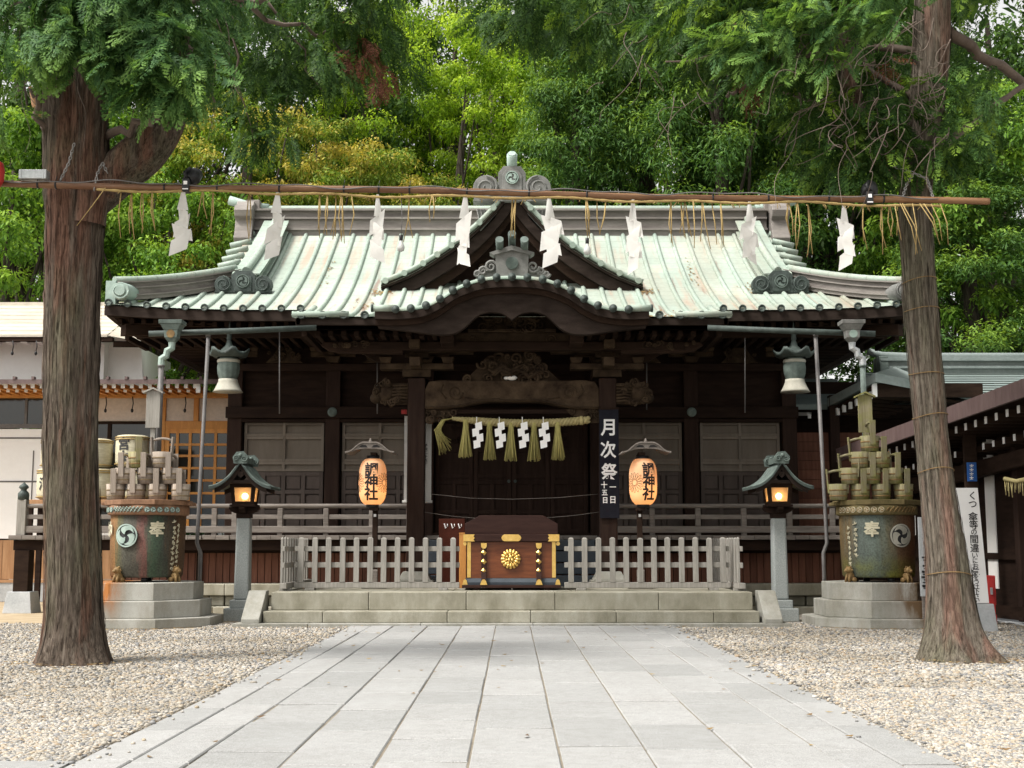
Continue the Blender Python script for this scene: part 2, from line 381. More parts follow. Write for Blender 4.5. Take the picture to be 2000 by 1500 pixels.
LEAF_GAIN = (1.3, 1.17, .86)
def mat_leaf(name, stops, tipc, trans=.35, tip=(.55, .9), rough=.55, spec=.14, gain=None):
    q = NT(name); c = q.ramp(q.island(), stops)
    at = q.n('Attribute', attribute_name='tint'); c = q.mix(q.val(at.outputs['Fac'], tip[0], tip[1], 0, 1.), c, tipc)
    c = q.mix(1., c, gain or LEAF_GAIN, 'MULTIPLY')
    q.fin(c, rough, spec)
    tr = q.n('BsdfTranslucent'); q.l(q.mix(1., c, (1.3, 1.25, .6), 'MULTIPLY'), tr.inputs['Color'])
    mx = q.n('MixShader'); mx.inputs[0].default_value = trans
    q.l(q.b.outputs[0], mx.inputs[1]); q.l(tr.outputs[0], mx.inputs[2]); q.l(mx.outputs[0], q.out.inputs['Surface'])
    return q.m
M['leaf_green'] = mat_leaf('broad_leaf', [(0, (.03, .08, .014)), (.5, (.075, .18, .03)), (1, (.15, .30, .06))], (.22, .38, .07))
M['leaf_gold'] = mat_leaf('gold_tipped_leaf', [(0, (.04, .085, .014)), (.5, (.10, .185, .03)), (1, (.20, .30, .06))], (.40, .36, .11), tip=(.52, .95))
M['leaf_lime'] = mat_leaf('lime_leaf', [(0, (.06, .13, .015)), (.5, (.13, .26, .026)), (1, (.24, .40, .05))], (.33, .50, .09), .5)
M['leaf_dark'] = mat_leaf('dark_leaf', [(0, (.014, .038, .012)), (.5, (.035, .085, .022)), (1, (.07, .15, .036))], (.10, .19, .04), .3)
M['leaf_conifer'] = mat_leaf('cypress_leaf', [(0, (.022, .06, .022)), (.5, (.048, .12, .04)), (1, (.09, .19, .06))], (.17, .30, .06), .35)
M['leaf_spray'] = mat_leaf('cypress_spray', [(0, (.03, .08, .03)), (.5, (.06, .14, .05)), (1, (.11, .21, .07))], (.20, .34, .09), .35, (.55, .9), gain=(1.12, 1.1, 1.0))
M['leaf_spray_dark'] = mat_leaf('dark_cypress_spray', [(0, (.018, .05, .017)), (.5, (.038, .09, .026)), (1, (.07, .145, .038))], (.23, .38, .06), .35, (.55, .85), gain=(1.15, 1.08, .95))
M['leaf_brown'] = mat_leaf('dead_spray', [(0, (.085, .034, .02)), (1, (.20, .085, .05))], (.24, .11, .06), .2, gain=(1, 1, 1))
M['leaf_far'] = mat_leaf('far_leaf', [(0, (.006, .016, .006)), (.5, (.02, .05, .014)), (1, (.05, .11, .026))], (.12, .22, .04), .3, (.6, .9), gain=(1, 1, 1))  # leaf colour darkened so gaps between the nearer crowns read as shade

def mat_pebble():
    q = NT('pebbles'); c = q.ramp(q.island(), [(0, (.13, .135, .14)), (.18, (.24, .24, .245)), (.36, (.34, .315, .27)), (.52, (.40, .385, .355)), (.66, (.32, .25, .175)), (.78, (.49, .47, .44)), (.9, (.39, .325, .235)), (1, (.20, .215, .235))])
    g = q.noise(q.coord(), 90, 3); c = q.mix(.4, c, q.ramp(g, [(.3, (.65, .65, .65)), (.7, (1.1, 1.1, 1.1))]), 'MULTIPLY')
    c = q.mix(1., c, q.ramp(q.noise(q.coord(), .45, 5, .65), [(.36, (.80, .77, .71)), (.56, (1.06, 1.05, 1.03))]), 'MULTIPLY'); return q.fin(c, .75, .3)
M['pebble'] = mat_pebble()
def mat_ground():
    q = NT('gravel_ground'); v = q.coord(); vo = q.n('TexVoronoi'); vo.inputs['Scale'].default_value = 34; q.l(v, vo.inputs['Vector'])
    sep = q.n('SeparateColor'); q.l(vo.outputs['Color'], sep.inputs[0])
    c = q.ramp(sep.outputs[0], [(0, (.17, .16, .15)), (.3, (.30, .28, .25)), (.6, (.40, .37, .32)), (.8, (.30, .24, .17)), (1, (.45, .42, .38))])
    c = q.mix(.5, c, q.ramp(q.noise(v, .5, 4), [(.35, (.8, .76, .68)), (.65, (1, 1, 1))]), 'MULTIPLY')
    q.bump(vo.outputs['Distance'], .8, .02); return q.fin(c, .9, .15)
M['ground'] = mat_ground()
M['sand'] = simple('sandy_earth', (.34, .26, .16), (.46, .37, .25), 3, rough=.95, bump=.4, bd=.006)
M['joint'] = simple('joint_earth', (.17, .145, .11), (.27, .235, .185), 8, rough=.95, bump=.4)

def mat_tank(name, mossy):
    """old paint and rust running down an iron vessel: stripes fixed to the vessel's own left-right axis"""
    q = NT(name); f = q.noise(q.coord(), 3, 6); g = q.noise(q.coord(), 40, 4); fl = q.noise(q.coord((5, 5, .5)), 2.4, 6, .65)
    sx = q.n('SeparateXYZ'); q.l(q.coord(), sx.inputs[0])
    ad = q.n('Math', operation='ADD'); q.l(sx.outputs[0], ad.inputs[0]); q.l(q.val(fl, .2, .8, -.12, .12), ad.inputs[1])
    u = q.val(ad.outputs[0], -.56, .56)
    if not mossy: stops = [(.02, (.15, .08, .035)), (.16, (.21, .115, .05)), (.22, (.10, .095, .05)), (.32, (.075, .075, .062)), (.48, (.075, .07, .058)), (.58, (.15, .07, .062)), (.63, (.07, .07, .055)), (.70, (.055, .085, .058)), (.82, (.055, .06, .05)), (.95, (.10, .06, .035))]
    else: stops = [(.02, (.12, .085, .04)), (.14, (.10, .12, .11)), (.35, (.12, .15, .135)), (.52, (.10, .10, .07)), (.66, (.12, .075, .045)), (.85, (.15, .07, .035)), (.98, (.10, .05, .03))]
    c = q.ramp(u, stops)
    if mossy:
        mm = q.n('Math', operation='MULTIPLY'); q.l(q.val(sx.outputs[2], .05, .40, 1, 0), mm.inputs[0]); q.l(q.val(f, .36, .6), mm.inputs[1])
        c = q.mix(mm.outputs[0], c, (.16, .17, .03)); c = q.mix(q.val(fl, .62, .75, 0, .5), c, (.14, .15, .035))
    else: c = q.mix(q.val(fl, .6, .74, 0, .6), c, (.20, .10, .04))
    c = q.mix(.6, c, q.ramp(f, [(.3, (.55, .55, .55)), (.65, (1.15, 1.1, 1.0))]), 'MULTIPLY')
    c = q.mix(.6, c, q.ramp(g, [(.35, (.45, .43, .4)), (.6, (1.15, 1.15, 1.15))]), 'MULTIPLY')
    q.bump(q.mix(.5, f, g), .6, .01); return q.fin(c, .8, .18)
M['tank_a'] = mat_tank('painted_rusty_tank', False)
M['tank_b'] = mat_tank('mossy_rusty_tank', True)
M['rim_rust'] = simple('rusty_rim', (.16, .085, .05), (.30, .17, .10), 6, (2, 2, 1), .8, .25, .4)
M['rim_moss'] = simple('mossy_rim', (.10, .085, .035), (.20, .15, .07), 6, (2, 2, 1), .85, .2, .4)
def mat_bucket(name, a, b, moss):
    q = NT(name); s = q.noise(q.coord((14, 14, .8)), 2, 5); f = q.noise(q.coord(), 4, 5)
    c = q.ramp(s, [(.3, a), (.7, b)])
    lo, hi = (.62, .8) if moss < .2 else (.42, .62)
    c = q.mix(q.val(f, lo, hi, 0, moss), c, (.20, .21, .04))
    c = q.mix(1., c, q.ramp(q.objrand(), [(0, (.8, .8, .8)), (1, (1.12, 1.1, 1.05))]), 'MULTIPLY')
    q.bump(s, .3, .006); return q.fin(c, .85, .2)
M['bucket'] = mat_bucket('bucket_wood', (.22, .18, .15), (.38, .33, .285), .12)
M['bucket_moss'] = mat_bucket('mossy_bucket_wood', (.16, .14, .085), (.32, .29, .19), .65)
M['barrel'] = simple('straw_barrel', (.50, .46, .32), (.66, .62, .47), 5, (2, 2, 6), .85, .2, .4)
M['tile_roof'] = simple('cream_copper_roof', (.48, .43, .35), (.64, .59, .50), 1.2, (.5, 1, 1), .6, .35, .15)
M['green_roof'] = simple('grey_green_roof', (.17, .215, .205), (.26, .315, .295), 1.2, (.5, 1, 1), .6, .35, .15)
M['edge_metal'] = simple('roof_edge_metal', (.19, .23, .22), (.27, .31, .30), 2, rough=.55, bump=.1)

def emis(name, base, col, strength, trans=0):
    q = NT(name); q.fin(base, .7, .2); q.b.inputs['Emission Color'].default_value = (*col, 1); q.b.inputs['Emission Strength'].default_value = strength
    if trans:
        tr = q.n('BsdfTranslucent'); tr.inputs['Color'].default_value = (*base, 1); mx = q.n('MixShader'); mx.inputs[0].default_value = trans
        q.l(q.b.outputs[0], mx.inputs[1]); q.l(tr.outputs[0], mx.inputs[2]); q.l(mx.outputs[0], q.out.inputs['Surface'])
    return q.m
M['bulb_on'] = emis('lit_bulb', (1, .8, .5), (1, .62, .25), 14)
M['lampglass'] = emis('frosted_pane', (.8, .58, .36), (1, .5, .14), .04, .6)
q = M['lampglass'].node_tree; _mx = q.nodes.new('ShaderNodeMixShader'); _tp = q.nodes.new('ShaderNodeBsdfTransparent'); _o = q.nodes['Material Output']
_mx.inputs[0].default_value = .3; q.links.new(_o.inputs['Surface'].links[0].from_socket, _mx.inputs[1]); q.links.new(_tp.outputs[0], _mx.inputs[2]); q.links.new(_mx.outputs[0], _o.inputs['Surface'])
M['lanternpaper'] = emis('lantern_paper', (.80, .57, .37), (1, .46, .16), .03, .45)

# ------------------------------------------------------------------ lettering and marks
def text_mesh(body, size, bold=.012):
    c = bpy.data.curves.new('lettering', 'FONT'); c.body = body; c.size = size; c.offset = bold * size; c.align_x = 'CENTER'; c.align_y = 'CENTER'; c.space_line = 1.0; c.resolution_u = 3
    o = bpy.data.objects.new('lettering', c); COL.objects.link(o)
    dg = bpy.context.evaluated_depsgraph_get()
    me = bpy.data.meshes.new_from_object(o.evaluated_get(dg), depsgraph=dg)
    bpy.data.objects.remove(o); bpy.data.curves.remove(c)
    return me
def lettering(body, size, mat, parent, place, bold=.012, name='lettering', fine=0, extrude=.004, sx=1, sy=1):
    """place maps the flat point (x, y, h) to the world: y is up, h the height above the surface"""
    me = text_mesh(body, size, bold); bm = bmesh.new(); bm.from_mesh(me); bpy.data.meshes.remove(me)
    bmesh.ops.triangulate(bm, faces=bm.faces)
    if fine:
        for _ in range(5):
            ed = [e for e in bm.edges if e.calc_length() > fine]
            if not ed: break
            bmesh.ops.subdivide_edges(bm, edges=ed, cuts=1); bmesh.ops.triangulate(bm, faces=bm.faces)
    mb = MB(); bm.verts.ensure_lookup_table()
    xs = [v.co.x for v in bm.verts]; ys = [v.co.y for v in bm.verts]
    ox = (min(xs) + max(xs)) / 2; oy = (min(ys) + max(ys)) / 2
    mb.add([place((v.co.x - ox) * sx, (v.co.y - oy) * sy, extrude) for v in bm.verts], [tuple(v.index for v in f.verts) for f in bm.faces])
    bm.free()
    o = mb.build(name, mat, parent); return o
def flat_at(x, y, z):                      # facing the photographer, plane y
    return lambda a, b, h: Vector((x + a, y - h, z + b))
def round_at(cx, cy, z, rad, a0):           # wrapped on an upright round body; a0 = angle right of the front
    def g(a, b, h):
        r = (rad(z + b) if callable(rad) else rad) + h; t = a0 + a / max(.05, r - h)
        return Vector((cx + r * math.sin(t), cy - r * math.cos(t), z + b))
    return g
def commas(mb, place, rr, th=.01, rot=0, dirn=1):
    """three comma swirls in a circle of radius rr"""
    for k in range(3):
        a0 = rot + k * 2 * math.pi / 3; n = 20; L = []; Q = []
        for i in range(n + 1):
            t = i / n; a = a0 + dirn * t * 2.2
            rc = rr * (.42 + .40 * min(1, t * 1.45)); wd = rr * .35 * (math.sqrt(max(0, 1 - (1 - min(1, t / .18)) ** 2)) if t < .18 else max(0, 1 - (t - .18) / .82) ** .8)
            for lst, s in ((L, 1), (Q, -1)):
                q = rc + s * wd; lst.append((q * math.cos(a), q * math.sin(a)))
        vs = []
        for (a, b), (c, d) in zip(L, Q): vs += [place(a, b, th), place(c, d, th), place(c, d, 0), place(a, b, 0)]
        fs = [(i * 4 + j, i * 4 + (j + 1) % 4, i * 4 + 4 + (j + 1) % 4, i * 4 + 4 + j) for i in range(n) for j in range(4)]
        mb.add(vs, fs)
def disc(mb, place, r, th, n=32):
    vs = [place(r * math.cos(2 * math.pi * k / n), r * math.sin(2 * math.pi * k / n), h) for h in (0, th) for k in range(n)]
    mb.add(vs, [tuple(range(n))[::-1], tuple(range(n, 2 * n))] + [(k, (k + 1) % n, n + (k + 1) % n, n + k) for k in range(n)])
def ring(mb, place, r0, r1, th, n=36):
    vs = []
    for k in range(n):
        c, s = math.cos(2 * math.pi * k / n), math.sin(2 * math.pi * k / n)
        vs += [place(r0 * c, r0 * s, 0), place(r0 * c, r0 * s, th), place(r1 * c, r1 * s, th), place(r1 * c, r1 * s, 0)]
    mb.add(vs, [(k * 4 + j, k * 4 + (j + 1) % 4, ((k + 1) % n) * 4 + (j + 1) % 4, ((k + 1) % n) * 4 + j) for k in range(n) for j in range(4)])
def interp(pts, n, smooth=True):
    """points (a,b) -> n+1 evenly spaced along a, monotone-ish cubic"""
    xs = np.array([p[0] for p in pts], float); ys = np.array([p[1] for p in pts], float)
    g = np.linspace(xs[0], xs[-1], n + 1)
    m = np.gradient(ys, xs); k = np.clip(np.searchsorted(xs, g) - 1, 0, len(xs) - 2)
    h = xs[k + 1] - xs[k]; t = (g - xs[k]) / h
    y = (2 * t**3 - 3 * t**2 + 1) * ys[k] + (t**3 - 2 * t**2 + t) * h * m[k] + (-2 * t**3 + 3 * t**2) * ys[k + 1] + (t**3 - t**2) * h * m[k + 1]
    return list(zip(g, y))
# ------------------------------------------------------------------ ground, path
mb = MB(); mb.box(-400, 400, -60, 900, -.3, 0); struct(mb.build('ground', M['ground']))
mb = MB(); mb.add([(-16, 19.6, .004), (-4.2, 19.4, .004), (-4.2, 40, .004), (-16, 40, .004)], [(0, 1, 2, 3)]); struct(mb.build('sandy_ground', M['sand']))
mb = MB(); mb.box(-2.3, 2.32, 2, 18.5, -.05, .0205); struct(mb.build('path_bed', M['joint']))
SEAM = [-2.0, -1.68, -1.196, -.712, -.228, .26, .744, 1.228, 1.71, 2.02]
mb = MB()
for a, b in zip([-2.29] + SEAM, SEAM + [2.31]):
    y = 2.2 - random.random(); edge = (b - a) < .34 or b == SEAM[0] or a == SEAM[-1]
    while y < 18.46:
        L = random.uniform(.75, 1.3) if not edge else random.uniform(.9, 1.5)
        y1 = min(y + L, 18.46)
        if 18.46 - y1 < .3: y1 = 18.46
        g = .0045; h = .03 + random.uniform(-.004, .004); tl = random.uniform(-.003, .003)
        j = lambda: random.uniform(-.004, .004)
        x0, x1, ya, yb = a + g + j() * .6, b - g + j() * .6, y + .011, y1 - .011
        c = .007
        vs = [(x0, ya, 0), (x1, ya, 0), (x1, yb, 0), (x0, yb, 0), (x0, ya, h - c + tl), (x1, ya, h - c - tl), (x1, yb, h - c - tl), (x0, yb, h - c + tl),
              (x0 + c, ya + c, h + tl), (x1 - c, ya + c, h - tl), (x1 - c, yb - c, h - tl), (x0 + c, yb - c, h + tl)]
        mb.add(vs, [(0, 1, 5, 4), (1, 2, 6, 5), (2, 3, 7, 6), (3, 0, 4, 7), (4, 5, 9, 8), (5, 6, 10, 9), (6, 7, 11, 10), (7, 4, 8, 11), (8, 9, 10, 11)])
        y = y1
x = -2.31
while x > -7:
    L = random.uniform(.9, 1.4); mb.box(x - L + .012, x, 6.3, 6.93, 0, .028 + random.uniform(-.003, .003)); x -= L
struct(mb.build('paved_path', M['slab']))
mb = MB(); mb.box(7.4, 30, 16.2, 40, -.05, .02); struct(mb.build('concrete_pavement', M['concrete']))

# loose pebbles, one mass
t = (1 + 5 ** .5) / 2
ICO = np.array([(-1, t, 0), (1, t, 0), (-1, -t, 0), (1, -t, 0), (0, -1, t), (0, 1, t), (0, -1, -t), (0, 1, -t), (t, 0, -1), (t, 0, 1), (-t, 0, -1), (-t, 0, 1)]) / math.sqrt(1 + t * t)
ICF = np.array([(0, 11, 5), (0, 5, 1), (0, 1, 7), (0, 7, 10), (0, 10, 11), (1, 5, 9), (5, 11, 4), (11, 10, 2), (10, 7, 6), (7, 1, 8), (3, 9, 4), (3, 4, 2), (3, 2, 6), (3, 6, 8), (3, 8, 9), (4, 9, 5), (2, 4, 11), (6, 2, 10), (8, 6, 7), (9, 8, 1)])
def scatter(n, y0, y1, pw):
    y = y0 + (y1 - y0) * rng.random(n) ** pw
    half = y * .44 + .4
    s = np.where(rng.random(n) < .5, -1, 1); xin = 2.33
    x = xin + rng.random(n) * np.maximum(half - xin, .0)
    ok = half > xin
    return np.stack([s * x, y], 1)[ok]
pts = np.concatenate([scatter(105000, 6.3, 10.5, 1.0), scatter(95000, 10.3, 19.6, 1.0)])
def keep(p):
    x, y = p[:, 0], p[:, 1]
    k = ~((np.abs(np.abs(x) - 5.42) < 1.0) & (y > 17.9))
    k &= ~((np.abs(x) < 3.85) & (y > 18.45)) & ~((x < 0) & (y < 6.95)) & ~((x > 7.4) & (y > 16.2)) & ~((x < -6.2) & (y > 18.6 + rng.random(len(x))))
    return k
pts = pts[keep(pts)]
m_ = 700; sp = np.stack([np.where(rng.random(m_) < .5, -1, 1) * (2.36 - np.minimum(rng.exponential(.06, m_), 1.2)), rng.uniform(6.4, 18.4, m_)], 1)      # stones kicked on to the slabs
n_on = len(sp); pts = np.concatenate([pts, sp]); n = len(pts)
sz = rng.uniform(.008, .017, n) * np.where(pts[:, 1] > 10.3, 1.2, 1.) * np.where(rng.random(n) < .06, 1.6, 1); asp = np.stack([sz * rng.uniform(.8, 1.5, n), sz * rng.uniform(.7, 1.1, n), sz * rng.uniform(.45, .75, n)], 1)
an = rng.random(n) * 6.283; ca, sa = np.cos(an), np.sin(an)
V = ICO[None] * asp[:, None] * rng.uniform(.82, 1.18, (n, 12, 1))
X = V[..., 0] * ca[:, None] - V[..., 1] * sa[:, None] + pts[:, :1]; Y = V[..., 0] * sa[:, None] + V[..., 1] * ca[:, None] + pts[:, 1:]
zb = rng.random(n) * .014; zb[-n_on:] = .036
Z = V[..., 2] + zb[:, None]
V = np.stack([X, Y, Z], 2).reshape(-1, 3); idx = (ICF[None] + (np.arange(n) * 12)[:, None, None]).reshape(-1, 3)
struct(np_mesh('pebbles', V, 3, M['pebble'], idx=idx, smooth=True), 'stuff')

# fallen leaves, one mass
n = 430; fx = rng.uniform(-6.5, 6.5, n); fy = rng.uniform(7, 18.4, n); s = rng.uniform(.018, .042, n); a = rng.random(n) * 6.28
k = rng.random(n) < np.where(np.abs(fx) < 2.3, .35, .9); fx, fy, s, a = fx[k], fy[k], s[k], a[k]
for cx_, cy_, r_ in ((-4.3, 12.8, .42), (4.55, 13.1, .42), (-5.4, 17.9, .7), (5.4, 18.0, .8)):      # drifted up against the trunks and pedestals
    m_ = 70; t_ = rng.uniform(3.1, 6.4, m_); q_ = r_ + rng.exponential(.14, m_); fx = np.append(fx, cx_ + q_ * np.cos(t_)); fy = np.append(fy, cy_ + q_ * np.sin(t_) * (1 if r_ < .5 else .35)); s = np.append(s, rng.uniform(.012, .034, m_)); a = np.append(a, rng.random(m_) * 6.28)
n = len(fx)
q = np.array([(-1, 0, .2), (0, -.45, 0), (1, 0, .25), (0, .45, .05)])
V = np.stack([fx[:, None] + s[:, None] * (q[:, 0] * np.cos(a)[:, None] - q[:, 1] * np.sin(a)[:, None]), fy[:, None] + s[:, None] * (q[:, 0] * np.sin(a)[:, None] + q[:, 1] * np.cos(a)[:, None]),
              .036 + s[:, None] * q[:, 2]], 2).reshape(-1, 3)
M['litter'] = mat_leaf('fallen_leaf', [(0, (.10, .055, .03)), (.5, (.22, .14, .06)), (1, (.34, .25, .11))], (.4, .3, .1), .1, (2, 3), gain=(1, 1, 1))
struct(np_mesh('fallen_leaves', V, 4, M['litter']), 'stuff')

# ------------------------------------------------------------------ stone steps and terrace
st = thing('stone_steps', 'two broad weathered stone steps with sloping cheek stones in front of the shrine', 'steps', (0, 18.8, 0))
def course(mb, x0, x1, y0, y1, z0, z1, cuts):
    xs = [x0] + cuts + [x1]
    for a, b in zip(xs, xs[1:]): mb.box(a + .003, b - .003, y0, y1, z0, z1)
mb = MB(); course(mb, -3.98, 3.98, 18.46, 18.9, 0, .06, [-2.9, -1.3, .3, 1.9, 3.1]); mb.build('foot_slab', M['tier_stone'], st, .008)
mb = MB(); course(mb, -3.58, 3.56, 18.66, 19.1, .06, .222, [-2.72, -.93, .27, 1.5, 2.9]); mb.build('step', M['step_stone'], st, .012)
mb = MB(); course(mb, -3.53, 3.53, 19.0, 19.6, .222, .482, [-2.1, -.67, .63, 2.15]); mb.build('step', M['step_stone'], st, .012)
for s in (-1, 1):
    mb = MB(); mb.prism([(18.5, .06), (18.5, .12), (19.0, .505), (19.2, .505), (19.2, .06)], s * 3.6, s * 3.86, 'x')
    mb.build('cheek_stone', M['tier_stone'], st, .01)
tr = thing('stone_terrace', 'low stone terrace under the shrine with a rubble base course', 'terrace', (0, 22, 0))
mb = MB()
for x0 in np.arange(-3.6, 3.59, .9):
    for y0 in np.arange(19.6, 22.6, .75): mb.box(x0 + .004, x0 + .896, y0 + .003, y0 + .747, .3, .478)
mb.build('paving', M['step_stone'], tr, .006)
mb = MB(); mb.box(-3.6, 3.6, 19.5, 22.7, 0, .3); mb.build('terrace_side', M['rubble'], tr)
for nm, x0, x1 in (('left', -7.4, -3.61), ('right', 3.61, 7.4)):
    mb = MB(); course(mb, x0, x1, 22.3, 23.6, .31, .505, list(np.arange(x0 + 1.1, x1 - .3, 1.35))); mb.build('coping', M['step_stone'], tr, .012)
    mb = MB()
    xx = x0
    while xx < x1 - .05:
        ww = min(random.uniform(.25, .5), x1 - xx); mb.box(xx + .008, xx + ww - .008, 22.36 + random.uniform(-.02, .02), 23.5, .13, .302); xx += ww
    mb.build('rubble_course', M['rubble'], tr, .02)
    mb = MB(); course(mb, x0, x1, 22.1, 23.5, 0, .125, list(np.arange(x0 + .8, x1 - .3, 1.5))); mb.build('footing', M['step_stone'], tr, .012)

# ------------------------------------------------------------------ the shrine hall
sh = thing('shrine_hall', 'dark timber shrine hall with verdigris copper roof, gabled dormer and undulating porch gable', 'shrine', (0, 24, .5))
def zs(Y):
    t = Y - 22
    return 5.246 + .36 * t + (.041 if t >= 0 else .061) * t * t
def lift(X, Y): return .11 * max(0, min(1, (abs(X) - 4.4) / 2.7)) ** 2 * max(0, min(1, 1 - (Y - 22) / 2.2))
EX = 7.12; VX = 5.6; RY = 26.7
def xb(Y): return max(VX, EX - (Y - 22)) if Y < RY else max(VX, EX - (2 * RY - 22 - Y))
mb = MB(); rows = []
for Y in np.linspace(22, RY, 19): rows.append([Vector((u * xb(Y), Y, zs(Y) + lift(u * xb(Y), Y))) for u in np.linspace(-1, 1, 41)])
mb.grid(rows)
rows = [[Vector((p.x, 2 * RY - p.y, p.z)) for p in r] for r in rows]; mb.grid(rows)
for s in (-1, 1):                                               # hipped ends
    rows = []
    for t in np.linspace(0, EX - VX + 1.2, 8):
        X = EX - t; rows.append([Vector((s * X, RY + u * (RY - 22 - t), zs(22 + t) + lift(X, 22 + t) * abs(u) ** 6)) for u in np.linspace(-1, 1, 31)])
    mb.grid(rows)
rows = [[Vector((x, Y, zs(Y) + .002)) for x in np.linspace(-3.45, 3.45, 25)] for Y in np.linspace(20.1, 22.02, 9)]; mb.grid(rows)
mb.build('roof', M['roof'], sh)
ribs = MB(); caps = MB()
PITCH = .335
for k in range(-21, 22):
    X = k * PITCH
    if abs(X) > EX - .05: continue
    y0 = 22 if abs(X) > 3.44 else 20.1
    if abs(X) > VX: y1 = 22 + (EX - abs(X))
    else: y1 = 26.5
    if abs(X) < 2.05: y0 = 22.15 if abs(X) < 1.4 else 20.6
    ys = np.linspace(y0 - .04, y1, 16)
    ribs.tube([(X, y, zs(y) + lift(X, y) + .010) for y in ys], .046, 8)
    if abs(X) >= 2.05:
        p = Vector((X, y0 - .045, zs(y0) + lift(X, y0) + .02))
        caps.lathe([(.0, 0), (.045, 0), (.05, .012), (.066, .012), (.066, -.03)], 12, (0, 0, 0)); 
        n0 = len(caps.v) - 60
        for i in range(n0, len(caps.v)):
            a, b, c = caps.v[i]; caps.v[i] = (p.x + a, p.y - c, p.z + b)
    if abs(X) <= VX:                                            # rear slope
        ribs.tube([(X, 2 * RY - y, zs(y) + .02) for y in np.linspace(22, 26.5, 8)], .058, 6)
for s in (-1, 1):                                               # ribs of the hipped ends
    for k in range(-12, 13):
        yy = RY + k * PITCH * 1.1
        tm = min(EX - VX, RY - 22 - abs(yy - RY))
        if tm > .15: ribs.tube([(s * (EX - t), yy, zs(22 + t) + .02) for t in np.linspace(-.03, tm, 6)], .058, 6)
    # rolled edge along the verge of the upper roof, and along the side of the porch roof
    ribs.tube([(s * 3.45, y, zs(y) + .03) for y in np.linspace(20.05, 22, 6)], .06, 8)
    ribs.tube([(s * x, 20.08, zs(20.1) + .035) for x in (2.6, 3.5)], .05, 8)
    for q in np.linspace(23.7, 26.4, 9):
        ribs.tube([(s * 5.42, q, zs(q) + .07), (s * 5.86, q, zs(q) - .03)], .06, 8)
ribs.mi = 1; ribs.add(caps.v, caps.f, True)
ribs.build('roof_ribs', [M['roof_rib'], M['dark_verd']], sh)

def eave_line(Y0, x0, x1, n, top, th, y1, mat, name, parent=sh):
    mb = MB(); xs = np.linspace(x0, x1, n)
    mb.band([(x, zs(Y0) + lift(x, Y0) - top) for x in xs], [(x, zs(Y0) + lift(x, Y0) - top - th) for x in xs], Y0, y1); return mb.build(name, mat, parent)
eave_line(22.02, -EX, -3.46, 16, .03, .17, 22.12, M['barge'], 'eave_board')
eave_line(22.02, 3.46, EX, 16, .03, .17, 22.12, M['barge'], 'eave_board')
eave_line(20.12, -3.45, -2.1, 6, .03, .10, 20.22, M['barge'], 'porch_eave_board')
eave_line(20.12, 2.1, 3.45, 6, .03, .10, 20.22, M['barge'], 'porch_eave_board')
mb = MB()
for s in (-1, 1):
    ys = np.linspace(20.12, 22.05, 6)
    vs = []
    for y in ys: vs += [(s * 3.44, y, zs(y) - .01), (s * 3.44, y, zs(y) - .2), (s * 3.38, y, zs(y) - .2), (s * 3.38, y, zs(y) - .01)]
    mb.add(vs, [(i * 4 + k, i * 4 + (k + 1) % 4, i * 4 + 4 + (k + 1) % 4, i * 4 + 4 + k) for i in range(5) for k in range(4)] + [(0, 1, 2, 3)])
    ys = np.linspace(22.1, 2 * RY - 22, 12); vs = []
    for y in ys:
        z = 5.246 + .11 * abs((y - RY) / (RY - 22)) ** 5; vs += [(s * 7.1, y, z - .03), (s * 7.1, y, z - .2), (s * 7.0, y, z - .2), (s * 7.0, y, z - .03)]
    mb.add(vs, [(i * 4 + k, i * 4 + (k + 1) % 4, i * 4 + 4 + (k + 1) % 4, i * 4 + 4 + k) for i in range(11) for k in range(4)] + [(0, 1, 2, 3)])
mb.build('side_eave_board', M['barge'], sh, split=True)
# soffit and rafters
mb = MB()
def soff(x, y):                                                # boards under the eaves, rising inwards
    d = min(7.05 - abs(x), y - 22.06, 2 * RY - 22.06 - y); return 5.246 + lift(x, y) - .2 + .17 * max(0, d)
rows = [[Vector((x, y, soff(x, y))) for x in np.linspace(-7.03, 7.03, 33)] for y in np.linspace(22.08, 24.1, 6)]; mb.grid(rows, False)
for s in (-1, 1):
    rows = [[Vector((s * x, y, soff(x, y))) for x in np.linspace(5.2, 7.03, 6)] for y in np.linspace(24.1, 31.2, 12)]; mb.grid(rows, False)
rows = [[Vector((x, y, zs(y) - .2 + .0 * x)) for x in np.linspace(-3.38, 3.38, 9)] for y in np.linspace(20.2, 22.1, 6)]; mb.grid(rows, False)
mb.build('soffit', M['eave_wood'], sh)
mb = MB()
for k in range(-33, 34):
    x = k * .21
    if abs(x) > 3.5:
        y1 = 24; mb.box(x - .04, x + .04, 22.3, y1, 0, .09, Matrix.Translation((0, 0, soff(x, 22.3) - .10)) @ Matrix.Translation((0, 22.3, 0)) @ Matrix.Rotation(math.atan(.17), 4, 'X') @ Matrix.Translation((0, -22.3, 0)))
    elif abs(x) > 1.1:
        mb.box(x - .04, x + .04, 20.45, 22.2, zs(20.45) - .31, zs(20.45) - .22)
    if abs(x) > 3.5:                                            # lower row, set back
        mb.box(x - .04, x + .04, 22.75, 24.05, soff(x, 22.75) - .3, soff(x, 22.75) - .2)
mb.build('rafter', M['eave_wood'], sh, .008, True); mb = MB()
for s in (-1, 1):
    for y in np.arange(22.4, 31, .21): mb.box(min(s * 5.3, s * 6.75), max(s * 5.3, s * 6.75), y - .04, y + .04, soff(6.75, y if y < 24 else 26) - .11, soff(6.75, 26) - .02)
struct(mb.build('rafters', M['eave_wood'], sh, .008), 'stuff')
mb = MB()
mb.box(-6.7, -3.5, 22.62, 22.74, 4.86, 5.0); mb.box(3.5, 6.7, 22.62, 22.74, 4.86, 5.0)
